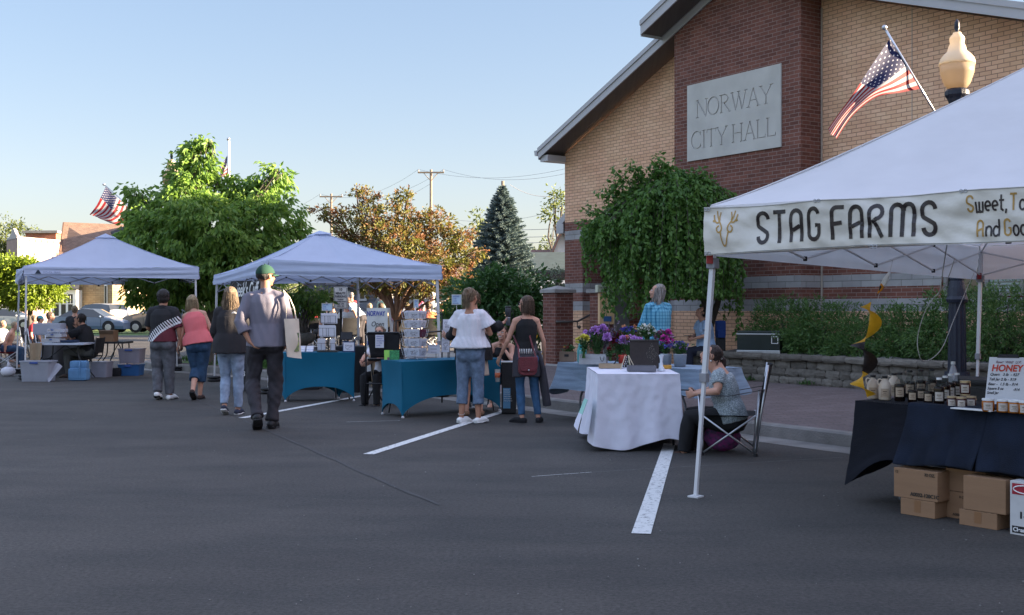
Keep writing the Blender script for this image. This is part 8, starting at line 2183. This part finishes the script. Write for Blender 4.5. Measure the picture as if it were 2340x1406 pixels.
bouquet('flower_bunch','dark red blooms low at the right end of the whitewashed box',(W(1395,0,Y1-.1).x,Y1-.1,W(0,802,Y1).z),[c_(RDP,4,.03)],14,.05,.05,.05,18,zb=ZF+.02)
mb=MB();pts=[(-.045,0),(.045,0),(.058,.02),(.062,.05),(.062,.16),(.05,.20),(.045,.215),(.045,.25),(-.045,.25),(-.045,.215),(-.05,.20),(-.062,.16),(-.062,.05),(-.058,.02)]
cj=fpnt(1329,829,ZF)+Vector((0,-.05,0));t=thing('jar_shaped_sign','turquoise jar-shaped price card leaning on the whitewashed box','sign',cj)
TQ=M('turquoise_card',(.06,.38,.38),.5);mb.prism([cj+Vector((x,.10*z,z))for x,z in pts],(0,.008,0));o=mb.build('card',TQ,t)
mb=MB();mb.poly([cj+Vector((x*.86,.10*z-.003,.012+z*.92))for x,z in pts]);mb.build('inner_line',M('pale_turquoise',(.42,.66,.66),.5),o);mb=MB();mb.poly([cj+Vector((x*.80,.10*z-.0045,.017+z*.88))for x,z in pts]);mb.build('face',TQ,o)
mb=MB();mb.poly([cj+Vector((x,.10*z-.007,z))for x,z in((-.03,.10),(.035,.10),(.035,.17),(-.03,.17))]);l_=mb.build('price_label',M('pale_turquoise',(.42,.66,.66),.5),o);text('$5',.055,cj+Vector((-.026,.0,.113)),(1,0,0),(0,.1,1),TQ,l_,bold=.002)
c=fpnt(1424,833);t=thing('red_tin','small orange-red tin behind the chalkboard easel','tin',c);mb=MB();mb.lathe(c,[(.055,0),(.065,.115),(.062,.12)],18);mb.build('tin',M('red_tin_paint',(.45,.04,.025),.5),t,smooth=True)
c=fpnt(1555,840);c=Vector((W(1554,0,13.8).x,13.8,ZF));t=thing('zinc_bucket','pale zinc bucket of blue flowers at the right end of the flower table','bucket',c);mb=MB();k=13.8/F;mb.lathe(c,[(26*k*.5,0),(31*k*.5,.145),(32*k*.5,.15),(30*k*.5,.152)],20);mb.build('pail',M('zinc',(.34,.37,.41),.55,.15,12,metal=.3),t,smooth=True)
bouquet('flower_bunch','blue and cream flowers standing in the zinc bucket',(c.x,c.y,W(0,795,13.8).z),[c_(BLU,9,.022),c_(WHP,3,.018),c_(('purple_petal',(.22,.10,.35)),5,.022)],40,.12,.09,.08,14,zb=ZF+.08)
c2=Vector((W(1522,0,13.9).x,13.9,ZF));t=thing('zinc_bucket','second zinc bucket just left of the pale one','bucket',c2);mb=MB();mb.lathe(c2,[(.06,0),(.07,.14),(.072,.15)],20);mb.build('pail',MATS['zinc'],t,smooth=True)
bouquet('flower_bunch','dark blue blooms over the second zinc bucket',(c2.x,c2.y,W(0,790,13.9).z),[c_(BLU,7,.025),c_(('purple_petal',(.22,.10,.35)),5,.026)],30,.09,.08,.08,14,zb=ZF+.08)
ZW=.79
c=Vector((W(1472,0,12.75).x,12.75,ZW));k=12.75/F
TIN=bpy.data.materials.new('pierced_dark_tin');N_,L_,b_=nodes_of(TIN)
def tinmat():
 uv=N_.new('ShaderNodeUVMap');vo=N_.new('ShaderNodeTexVoronoi');vo.inputs['Scale'].default_value=95;vo.inputs['Randomness'].default_value=.5;L_.new(uv.outputs[0],vo.inputs[0])
 r=N_.new('ShaderNodeValToRGB');r.color_ramp.elements[0].position=.22;r.color_ramp.elements[1].position=.28;r.color_ramp.elements[0].color=(.26,.22,.19,1);r.color_ramp.elements[1].color=(.022,.017,.016,1);L_.new(vo.outputs['Distance'],r.inputs[0]);L_.new(r.outputs[0],b_.inputs['Base Color']);b_.inputs['Roughness'].default_value=.5
tinmat();DTIN=M('dark_tin',(.030,.022,.021),.5,.2,20,.2,60)
t=thing('dark_tin_box','square dark brown pierced tin planter on the white cloth','planter',c);hh=62*k;ww=65*k
mb=MB();mb.lathe(c,[(ww*.5*1.30,0),(ww*.5*1.38,hh)],4);
mb=MB();mb.bbox(c+Vector((0,0,hh/2)),(ww,ww,hh),.006,R(-6));mb.build('tin',DTIN,t)
m3=Matrix.Rotation(R(-6),3,'Z');fq=lambda x,z:c+m3@Vector((x,-ww/2-.002,z));mb=MB()
mb.poly([fq(ww*.02,hh*.5),fq(ww*.25,hh*.08+.02),fq(ww*.47,hh*.5),fq(ww*.25,hh*.93)]);mb.poly([fq(-ww*.45,.01),fq(ww*.45,.01),fq(ww*.45,hh*.13),fq(-ww*.45,hh*.13)]);mb.build('pierced_pattern',TIN,t,uv=True)
mb=MB();mb.bbox(c+Vector((0,0,hh+.004)),(ww*1.06,ww*1.06,.012),.003,R(-6));mb.build('rim',DTIN,t)
bouquet('flower_bunch','white daisies standing in the dark tin planter',(W(1478,0,12.75).x,12.75,W(0,762,12.75).z),[c_(WHP,34,.018)],60,.11,.10,.11,14,zb=ZW+hh-.02)
bouquet('flower_bunch','magenta peony with mauve anemones at the right of the daisies',(W(1512,0,12.8).x,12.8,W(0,775,12.8).z),[c_(MAG,4,.055),c_(('mauve_petal',(.42,.22,.36)),8,.026),c_(('purple_petal',(.22,.10,.35)),5,.02)],44,.13,.10,.10,34,zb=ZW+hh-.03)
cf=Vector((W(1467,0,12.0).x,12.05,ZW));t=crate('low grey wooden tray in front of the dark tin',cf,.30,.22,.058,M('grey_wood',(.14,.14,.16),.8,.15,5),R(-3),name='wooden_tray',cat='tray')
cf=Vector((W(1396,0,12.7).x,12.75,ZW));crate('flat natural wood tray of garden tools left of the small easel',cf,.26,.2,.045,M('natural_wood',(.34,.25,.16),.7,.15,5),R(-6),name='wooden_tray',cat='tray')
t=thing('pruning_knife','black handled knife sticking out of the natural wood tray','knife',cf+Vector((.05,-.05,.05)));mb=MB();mb.loft([cf+Vector((.02,-.08,.03)),cf+Vector((.09,-.06,.12))],[.008,.005],8);mb.build('handle',BLACKP,t)
ce=Vector((W(1432,0,12.35).x,12.35,ZW));k=12.35/F;t=thing('small_easel','little cream easel with a chalkboard strip on the white cloth','easel',ce);CRM=M('cream_wood',(.58,.52,.38),.7)
for a_,b_ in(((-14,33),(-3,0)),((10,33),(3,0)),((22,31),(4,2))):mb=MB();mb.tube([ce+Vector((a_[0]*k,-.02 if a_[0]<15 else.08,0)),ce+Vector((b_[0]*k,0,33*k))],.005,6);mb.build('leg',CRM,t)
mb=MB();mb.prism([ce+Vector((x*k,-.012-z*.0,z*k))for x,z in((-9,5),(5,5),(3,31),(-2,31))],(0,.006,0));o=mb.build('chalkboard',BLACKP,t);
for i in range(5):text('$ 12'[:2+i%3],.022,ce+Vector((-7*k+.006*i,-.013,(7+i*5)*k)),(1,0,0),(0,0,1),WHT,o)
cv=Vector((W(1514,0,12.0).x,12.1,ZW));t=thing('bud_vase','slim white milk-glass bud vase at the right of the dark tin','vase',cv);mb=MB();mb.lathe(cv,[(.045,0),(.044,.006),(.02,.05),(.014,.10),(.016,.13),(.026,.165),(.027,.17),(.02,.171)],20);mb.build('vase',M('milk_glass',(.62,.66,.72),.25,.02,3),t,smooth=True)
co=Vector((W(1526,0,12.5).x,12.55,ZW));t=thing('ribbon_box','small orange-yellow box right of the bud vase','box',co);mb=MB();mb.bbox(co+Vector((0,0,.02)),(.09,.07,.04),.004);mb.build('box',M('ochre_box',(.55,.28,.04),.6),t)
c=U(.03,4.3,.70);t=thing('metal_cooler','dark green and steel cooler standing on the retaining wall beside the tree','cooler',c);re=math.atan2(E.y,E.x)+R(34)
GRN=M('bottle_green_enamel',(.010,.018,.016),.35,.2,6,coat=.3);m3=Matrix.Rotation(re,3,'Z')
mb=MB();mb.bbox(c+Vector((0,0,.20)),(.70,.34,.26),.012,re);mb.build('body',GRN,t);mb=MB();mb.bbox(c+Vector((0,0,.035)),(.71,.35,.07),.008,re);mb.bbox(c+m3@Vector((0,0,.335)),(.72,.36,.02),.004,re);mb.build('steel_band',GALV,t);mb=MB();mb.bbox(c+Vector((0,0,.365)),(.70,.34,.045),.012,re);mb.build('lid',GRN,t)
mb=MB();
for a in((-.05,0,.012,.11),(.05,0,.012,.11),(0,.055,.11,.012),(0,-.055,.11,.012)):mb.box(c+m3@Vector((.27+a[0],-.178,.24+a[1])),(a[2],.008,a[3]),re)
mb.build('latch_frame',WHITE,t)
c=W(1640,0,11.6);t=thing('patterned_bag','blue and magenta patterned fabric bag under the camp chair','bag',(c.x,11.6,0));PT=M('paisley_cloth',(.03,.12,.20),.85,.6,22,.2,60,col2=(.30,.03,.18))
mb=MB();mb.ell((c.x+.05,11.62,.15),(.19,.13,.16),20,12);remesh_obj(mb,'bag_body',PT,None,.012,1,.014,5,(14,14,14)).parent=None
o=bpy.data.objects['bag_body']
o.data.transform(Matrix.Translation(-Vector((c.x,11.6,0))));o.parent=t
mb=MB();mb.bbox((c.x-.13,11.75,.2),(.2,.2,.38),.05);mb.build('dark_pouch',pmat('dark_brown_cloth',(.03,.018,.016)),t)
# left tent goods
wt_,t_,n_,cL=folding_table('white folding table under the left tent with acrylic cases',(W(75,0,23.4).x,23.4),(W(192,0,23.4).x,23.4),.72,W(0,784,23.4).z,BLACK,M('pale_plastic_top',(.45,.48,.55),.5))
folding_table('dark folding table behind the seated man in black',(W(235,0,24.6).x,24.6),(W(284,0,24.6).x,24.6),.6,W(0,781,24.6).z,BLACK,BLACKP)
zt_=W(0,784,23.4).z
k=23.5/F
t=thing('carton','open brown carton on the dark table behind the man in black','box',(W(250,0,24.8).x,24.8,zt_));c=W(249,0,24.8);mb=MB();mb.bbox((c.x,24.8,W(0,768,24.8).z),(34*k,.3,28*k),.004);mb.build('body',CARD,t);mb=MB();mb.box((c.x,24.62,W(0,759,24.6).z),(34*k,.02,.07),mat=Matrix.Rotation(.5,3,'X'));mb.build('flap',FLAPM,t)
c=W(107,0,23.6);t=thing('acrylic_case','clear acrylic bin tipped on its side on the left table','case',(c.x,23.6,zt_));z0=W(0,766,23.6).z;z1=W(0,739,23.6).z
MILKY=M('milky_plastic',(.50,.52,.58),.35,.06,6,trans=.5);PLB=M('blue_latch',(.03,.07,.25),.5)
a=W(74,0,23.6).x;b=W(139,0,23.6).x;mb=MB();mb.bbox(((a+b)/2,23.75,(z0+z1)/2),(b-a,.3,z1-z0),.03);mb.build('bin',MILKY,t)
for r_ in range(3):
 z=zt_+.02+.10*r_;a=W(96 if r_ else 90,0,23.3).x;b=W(134,0,23.3).x;t=thing('specimen_drawer',('lowest','middle','topmost')[r_]+' clear drawer of beads in the stack on the left table','drawer',((a+b)/2,23.5,z));mb=MB();mb.bbox(((a+b)/2+.03*r_,23.52,z+.035),(b-a,.26,.07),.006,R(-6+4*r_));mb.build('tray',clearmat('drawer_plastic',(.85,.87,.92),.1,alpha=.35),t);mb=MB()
 for i in range(12):mb.ell((a+.03+(b-a-.06)*rnd.random(),23.45+.1*rnd.random(),z+.02+.02*rnd.random()),.016,6,4)
 mb.build('beads',M('amber_beads',(.32,.20,.08),.4,.5,60),t);mb=MB();mb.bbox((a+(b-a)*.5,23.38,z+.05),(.05,.01,.025),.002);mb.build('latch',PLB,t)
for i,(px,hh)in enumerate(((127,.20),(131,.26),(136,.22),(122,.12))):
 c=W(px,0,23.45);t=thing('glass_tube','clear glass cylinder on the left table, number %s tallest of the cluster'%('two','one','three','four')[i]if False else('mid height','tallest','rightmost short','lowest left')[i]+' clear glass cylinder in front of the drawers','glass',(c.x,23.45,zt_));mb=MB();mb.lathe((c.x,23.45,zt_),[(.03,0),(.03,hh),(.026,hh)],14);mb.build('cylinder',clearmat('tube_glass',(.9,.92,.95),.05,alpha=.22),t,smooth=True)
c=W(157,778,23.5);t=thing('folded_cloth','dark blue folded cloth on the left table by the man\'s arm','cloth',(c.x,23.5,zt_));mb=MB();mb.bbox((c.x,23.55,zt_+.03),(.30,.3,.05),.02);mb.build('cloth',pmat('ink_blue_cloth',(.015,.03,.07)),t)
c=W(80,0,23.35);t=thing('kraft_banner','kraft paper cloth hanging from the left table end','cloth',(c.x,23.35,.4));a=W(68,0,23.36).x;b=W(97,0,23.36).x;mb=MB();mb.grid(lambda s,r_:Vector((a+(b-a)*s*(1-.25*r_),23.36-.02*math.sin(s*9),zt_-.58*r_)),12,8);mb.build('cloth',M('kraft_cloth',(.30,.22,.14),.9),t,smooth=True)
t=thing('sandwich_board','tall narrow white display panel standing behind the left table leg','panel',(W(88,0,24).x,24,0));mb=MB();mb.prism([W(86,850,23.9),W(95,850,23.9),W(95,788,23.9),W(90,788,23.9)],(0,.03,0));mb.build('panel',M('blue_white',(.45,.50,.62),.6),t)
t=thing('printed_backdrop','charcoal cloth with faint white lettering hanging behind the left table','cloth',(W(140,0,24.3).x,24.3,0));a=W(96,0,24.3).x;b=W(200,0,24.3).x;mb=MB();mb.grid(lambda s,r_:Vector((a+(b-a)*s,24.3+.03*math.sin(s*14),zt_-.02-.80*r_)),26,8);o=mb.build('cloth',M('charcoal_cloth',(.10,.095,.10),.9),t,smooth=True)
text('JEWELRY',.13,(a+.55,24.25,zt_-.26),(1,0,0),(0,0,1),M('faint_white',(.24,.24,.25),.8),t);text('handmade',.09,(a+.5,24.25,zt_-.42),(1,0,0),(0,0,1),MATS['faint_white'],t,shear=.3)
def tub(label,px0,px1,py0,py1,Y,base=0,tint=MILKY,d_=.4,fill=None,latch=True,taper=.9):
 a=W(px0,0,Y).x;b=W(px1,0,Y).x;z0=base;z1=max(base+.12,base+(py1-py0)*Y/F);m=(a+b)/2;w2=(b-a)/2;t=thing('storage_tub',label,'storage tub',(m,Y+d_/2,base));mb=MB()
 mb.loft([(m,Y+d_/2,z0+.003),(m,Y+d_/2,z1)],[(w2*taper*1.10,d_/2*taper*1.1),(w2*1.10,d_/2*1.10)],32,side=(1,0,0),cap='flat',pw=9);mb.build('tub',tint,t)
 mb=MB();mb.loft([(m,Y+d_/2,z1),(m,Y+d_/2,z1+.02)],[(w2*1.16,d_/2*1.16)]*2,32,side=(1,0,0),cap='flat',pw=9);mb.build('rim',tint,t)
 if latch:mb=MB();mb.bbox((m,Y-.03,z1-.015),(.16,.03,.035),.006);mb.build('latch',PLB,t)
 if fill:mb=MB();mb.bbox((m,Y+d_/2-.07,z0+(z1-z0)*.34),(w2*1.75*taper,d_*.9,(z1-z0)*.6),.01);mb.build('contents',fill,t)
 return t
tub('milky storage tub of bottles on the ground at the left tent corner',47,110,828,873,22.6,fill=None)
t=thing('tub_lid','milky plastic lid leaning against the corner storage tub','lid',(W(125,0,22.7).x,22.7,0));mb=MB();mb.prism([W(110,873,22.55),W(113,873,22.55),W(142,838,22.9),W(134,831,22.9),W(104,829,22.9)],(0,.02,0));mb.build('lid',MILKY,t)
c=W(181,0,23.0);t=thing('cool_bag','light blue soft cooler bag under the left table','bag',(c.x,23,0));LB=pmat('sky_blue_nylon',(.10,.22,.38));z=46*k*.8;mb=MB();mb.bbox((c.x,23.0,.13),(.38,.24,.25),.06);mb.build('bag',LB,t);mb=MB();mb.bbox((c.x,23.02,.32),(.34,.2,.16),.05);mb.build('top_pocket',LB,t);mb=MB();mb.tube([(c.x+.05,22.88,.06),(c.x+.05,22.87,.3),(c.x+.05,22.92,.4)],.014,8);mb.build('strap',LB,t)
tub('grey see-through storage tub under the folding chair',207,243,828,862,24.0,tint=M('grey_milky',(.22,.22,.26),.4,.06,6),latch=False)
tub('clear storage tub with blue lid, lower of the two behind the walkers',270,316,838,862,24.6,tint=M('blue_plastic',(.04,.14,.34),.35,.1,6,trans=.3));tub('clear storage tub of pink goods stacked on the blue one',271,318,806,838,24.6,base=24*24.6/F+.04,tint=M('rosy_milky',(.36,.33,.38),.35,.08,6,trans=.4))
t=thing('black_pouch','black bag on the ground under the dark table','bag',(W(256,0,24.5).x,24.5,0));c=W(256,0,24.5);mb=MB();mb.bbox((c.x,24.5,.09),(.36,.2,.18),.05);mb.build('pouch',BLKC,t)
# cars
CG=glassmat('car_glass',(.03,.035,.04),.04);TYRE=M('tyre',(.015,.015,.016),.8);RIM=M('alloy',(.45,.45,.47),.3,metal=.8);LAMP=M('headlamp_glass',(.6,.6,.58),.15,spec=.8);TAIL=M('tail_lamp',(.35,.01,.01),.3)
def car(label,px,Y,yaw,paint,kind='sedan',z=0,L_=4.6,H=1.45):
 c=W(px,706,Y);t=thing('parked_car',label,'car',(c.x,Y,z),yaw,'cars parked beyond the market');s=L_/4.6;h=H/1.45
 if kind=='sedan':top=[(-2.3,.85,.85),(-2.15,.92,.93),(-1.75,.95,.97),(-1.05,.97,1.36),(-.3,.96,1.45),(.35,.94,1.42),(1.15,.90,.98),(1.6,.84,.86),(2.1,.70,.72),(2.3,.58,.58)]
 else:top=[(-2.3,.95,.96),(-2.2,1.0,1.12),(-1.95,1.0,1.42),(-1.2,.99,1.47),(-.3,.98,1.47),(.45,.96,1.40),(1.15,.94,1.02),(1.6,.90,.92),(2.1,.78,.80),(2.3,.62,.62)]
 def sec(x,zb,zt):
  e_=1-max(0,abs(x)-1.9)*.35;hw=.88*e_;g=(zt-zb);ht=hw-.22*min(1,g/.4)-.01
  pr=[(hw*.93,.22),(hw,.40),(hw,.62 if zb>.65 else zb*.8),(hw*.985,zb),(ht,zt),(ht*.55,zt+.025)]
  return[(x*s,y,q*h)for y,q in pr]+[(x*s,-y,q*h)for y,q in pr[::-1]]
 secs=[sec(*q)for q in top];n=12;mb=MB();gl=MB();vs=[p for q in secs for p in q];fs=[];gs=[]
 for i in range(len(secs)-1):
  for k in range(n):
   k2=(k+1)%n;f=(i*n+k,i*n+k2,(i+1)*n+k2,(i+1)*n+k)
   (gs if k in(3,7)and max(top[i][2]-top[i][1],top[i+1][2]-top[i+1][1])>.2 or(k in(4,5,6)and abs((top[i][2]-top[i][1])-(top[i+1][2]-top[i+1][1]))>.28)else fs).append(f)
 fs+=[tuple(range(n))[::-1],tuple((len(secs)-1)*n+k for k in range(n))]
 mb.add(vs,fs);b=mb.build('body',paint,None,smooth=False);b.parent=t;gl.add(vs,gs);g_=gl.build('window',CG,None);g_.parent=b
 for x in(-1.42*s,1.42*s):
  for y in(-.80,.80):
   mb=MB();m=Matrix.Rotation(PI/2,3,'X')
   def ring(r0,r1,y0,y1):return[[V((x+r*math.cos(a),yy,.33+r*math.sin(a)))for a in[2*PI*i/20 for i in range(20)]]for r,yy in((r0,y0),(r1,y1))]
   o_=.1 if y>0 else-.1
   mb.loft([(x,y-o_,.33),(x,y+o_*.95,.33)],[.33,.33],22,cap='flat');wl=mb.build('wheel',TYRE,None);wl.parent=t
   mb=MB();mb.loft([(x,y+o_*.9,.33),(x,y+o_,.33)],[.215,.2],10,cap='flat');r=mb.build('rim',RIM,None);r.parent=wl
   mb=MB();mb.loft([(x,y-o_,.36),(x,y+o_*.88,.36)],[.38,.38],22,cap='flat');a_=mb.build('wheel_arch',TYRE,None);a_.parent=b
 for y in(-.66,.66):
  mb=MB();mb.ell((2.14*s,y*.95,.64*h),(.16,.16,.07),10,6);q=mb.build('headlight',LAMP,None,smooth=True);q.parent=t;mb=MB();mb.ell((-2.22*s,y,.82*h),(.08,.14,.10),10,6);q=mb.build('taillight',TAIL,None,smooth=True);q.parent=t
  mb=MB();mb.ell((.95*s,y/.66*.98,.98*h),(.07,.10,.06),8,6);q=mb.build('mirror',paint,None,smooth=True);q.parent=t
 mb=MB()
 for y in(-.89,.89):
  for x in(.95,.05,-.95):mb.box((x*s,y*.995,.62),(.012,.012,.5))
 q=mb.build('door_line',TYRE,None);q.parent=b
 return t
cp=lambda n_,c:M(n_,c,.28,.03,2,coat=.6,spec=.5)
BG=cp('steel_blue_paint',(.12,.17,.26));WP_=cp('white_car_paint',(.62,.62,.62));TP=cp('taupe_paint',(.17,.14,.12));SV=cp('silver_paint',(.38,.39,.41));DB=cp('dark_blue_paint',(.03,.05,.10));MR=cp('maroon_paint',(.16,.03,.03))
car('steel blue sedan parked beyond the left tent',211,70,R(-6),BG,L_=4.65,H=1.45);car('white hatchback parked behind the steel blue sedan',222,76,R(150),WP_,'suv',L_=4.4,H=1.75);car('taupe crossover with its nose to the left beside the stone house',372,71,R(184),TP,'suv',L_=4.7,H=1.75)
car('dark blue car under the maple branches',470,66,R(10),DB,L_=4.6);car('silver car at the far left kerb, behind the street tree',20,80,R(0),SV,L_=4.6)
for px,Y,yw,pt,kd,l in((715,62,175,MR,'sedan','maroon car half hidden by the fern, in the parking lot'),(765,66,8,WP_,'suv','white hatchback behind the parking sign'),(840,60,172,SV,'sedan','silver sedan behind the crowd, left of the crabapple trunk'),(955,56,3,WP_,'suv','white minivan behind the crabapple trunk'),(1062,62,10,SV,'sedan','silver car at the right end of the parking lot'),(790,54,5,DB,'sedan','dark blue sedan just right of the parking sign')):
 car(l,px,Y,R(yw),pt,kd,.3,4.6,1.7 if kd=='suv' else 1.45)
 # the crowd beyond the stalls
HMAP=dict(b=HB,n=HBR,l=HBL,a=HDB,g=HG,w=HWH)
CC={}
def cc(n_,c):return M('crowd_'+n_,c,.85,.12)
def crowd(label,px,Y,z,yaw,top_,hairc,kind,st='sit',hat=None,lean=.05,low=None,H=1.7,hk='short',bare=False,fem=False,chair=None,**kw):
 c=W(px,706,Y);J=sit()if st=='sit' else None
 P=person(label,(c.x,Y,z),R(yaw),H,J,lean=lean,vox=.019,group=None,face=False,fem=fem,build=1.1,**kw)
 if not bare:shirt(P,top_,hem=-.06,sleeve=.35,loose=.03,folds=.012,vox=.022)
 trousers(P,low or SLATE,1.0 if st!='short' else.6,.02)
 if hairc:hair(P,hk,HMAP[hairc],3)
 if hat:cap(P,hat[0],brim=hat[1]!='sun');
 if hat and hat[1]=='sun':
  hc,k=P['hc'],P['k'];mb=MB();mb.lathe(hc+V((0,0,.03*k)),[(.10*k,.012),(.19*k,-.004),(.195*k,.002),(.10*k,.025)],20);onP(P,mb,'hat_brim',hat[0])
 if st=='sit':camp_chair('red camp chair at the left edge of the road' if bare else 'camp chair under the '+label.replace('seated ',''),(c.x,Y,z-.01),R(yaw),chair or BLKC,GALV,BLKC)
 return P
NV=cc('navy',(.03,.05,.12));RD=cc('red',(.42,.03,.04));MA=cc('maroon',(.22,.03,.07));GN=cc('sage',(.20,.32,.24));LBL=cc('pale_blue',(.40,.50,.62));WT=cc('white',(.42,.42,.42));PU=cc('purple',(.20,.11,.28));OR_=cc('orange',(.60,.17,.07));OL=cc('olive',(.20,.17,.07));TN=cc('tan',(.42,.33,.22));BK=cc('black',(.015,.015,.018));GY=cc('grey',(.22,.22,.23));RC=cc('red_chair',(.30,.02,.03))
for a in(('standing person in a red shirt in the crowd right of the parking sign',803,38,.3,20,RD,'g','','stand'),('person in pale blue shirt bending over, beside the red shirt',824,35,.3,70,LBL,'n','','stand'),('standing person in sage shirt and dark cap in the crowd',872,39,.3,-60,GN,'g','','stand'),('standing person in navy shirt behind the crabapple trunk',893,42,.3,30,NV,'g','','stand'),('standing person in maroon shirt looking down, before the beige garage',963,40,.3,60,MA,'b','','stand'),('grey haired person in a white shirt, back turned, by the tent leg',990,36,.3,10,WT,'w','','stand')):
 P=crowd(*a[:8],st=a[8],lean=.75 if 'bending' in a[0]else(.2 if 'maroon' in a[0]or 'white' in a[0]else 0),hat=(BK,'cap')if 'cap' in a[0]else None)
seats=[('seated person in purple shirt and sun hat left of the crabapple trunk',908,33.5,30,PU,'g',(TN,'sun')),('seated person in an olive bucket hat behind the spinner rack',930,34.5,10,OL,'n',(OL,'sun')),('seated person with a grey cap, right of the olive hat',947,35.5,-20,GY,'g',(GY,'cap')),('seated person in orange shirt and camouflage cap',979,33,20,OR_,'n',(OL,'cap')),('seated person in a white sun hat behind the orange shirt',966,37,10,WT,'w',(WT,'sun')),('seated person in a blue cap right of the middle tent leg',1012,34,-15,NV,'n',(NV,'cap')),('seated person in tan shirt at the right end of the crowd',1026,36,20,TN,'n',None),('seated person with brown bob behind the market board',870,34,15,TN,'n',None),('seated person with blond hair left of the market board',845,36,-10,GY,'l',None),('seated person in white top under the parking sign',790,33,25,WT,'a',None),('seated person in black shirt left of the parking sign',760,34,30,BK,'b',None),('seated person in tan jacket between urn and parking sign',745,31.5,40,TN,'g',None),('seated person in navy shirt behind the market board edge',890,36.5,5,NV,'g',None),('seated person in grey shirt behind the red shirt',815,37,0,GY,'n',None),('seated person in maroon shirt near the orange one',1000,36.8,0,MA,'a',None),('seated person in red shirt left of the tote bag',722,35,20,RD,'w',None)]
for l,px,Y,yw,tp,hc_,ht_ in seats:crowd(l,px,Y,.3,yw,tp,hc_,'',hat=ht_)
lefts=[('seated blond child in white shirt at the left edge',8,31,-100,WT,'l',1.45,None),('seated person in dark sunglasses left of the acrylic case',116,30,-70,TN,'n',1.75,None),('seated child with short brown hair beside the drawers',148,29,-95,OL,'n',1.35,None),('seated person in a teal cap behind the left tent pole',92,33,-60,GY,'n',1.6,(cc('teal',(.05,.30,.36)),'cap')),('seated person with light hair farther left behind the pole',80,35,-80,RD,'a',1.6,None)]
for l,px,Y,yw,tp,hc_,H_,ht_ in lefts:crowd(l,px,Y,0,yw,tp,hc_,'',hat=ht_,H=H_)
crowd('bare backed person in a red camp chair at the left edge',18,28.2,0,-80,None,'l','',bare=True,low=DEND,chair=RC,H=1.5,hk='short',lean=.35)
P=crowd('standing young person in black shirt and camouflage cap behind the man in black',171,27.5,0,10,BK,'a','',st='stand',hat=(OL,'cap'),H=1.52,lean=0)
c=W(690,0,21.2)
bush('feathery dark green potted plant standing in the stone urn',(c.x,21.2,1.0),[(tuple(W(x,y,21.2)),(rx*21.2/F,rx*21.2/F,ry*21.2/F))for x,y,rx,ry in((705,678,34,18),(722,692,24,16),(690,700,30,20),(712,712,20,14),(684,675,22,16))],MAPLE,size=.11,per_m2=38,rc=.10,per=14,wr=.34,droop=1.2,name='potted_plant')
q=W(8,0,24.5);t=thing('plastic_bag','small white plastic bag on the road at the left edge','bag',(q.x,24.5,0));mb=MB();mb.ell((q.x+.1,24.5,.10),(.16,.12,.11),14,8);mb.tube([(q.x+.12,24.5,.2),(q.x+.1,24.5,.32)],[.05,.01],8);mb.build('bag',WHITEC,t,smooth=True)
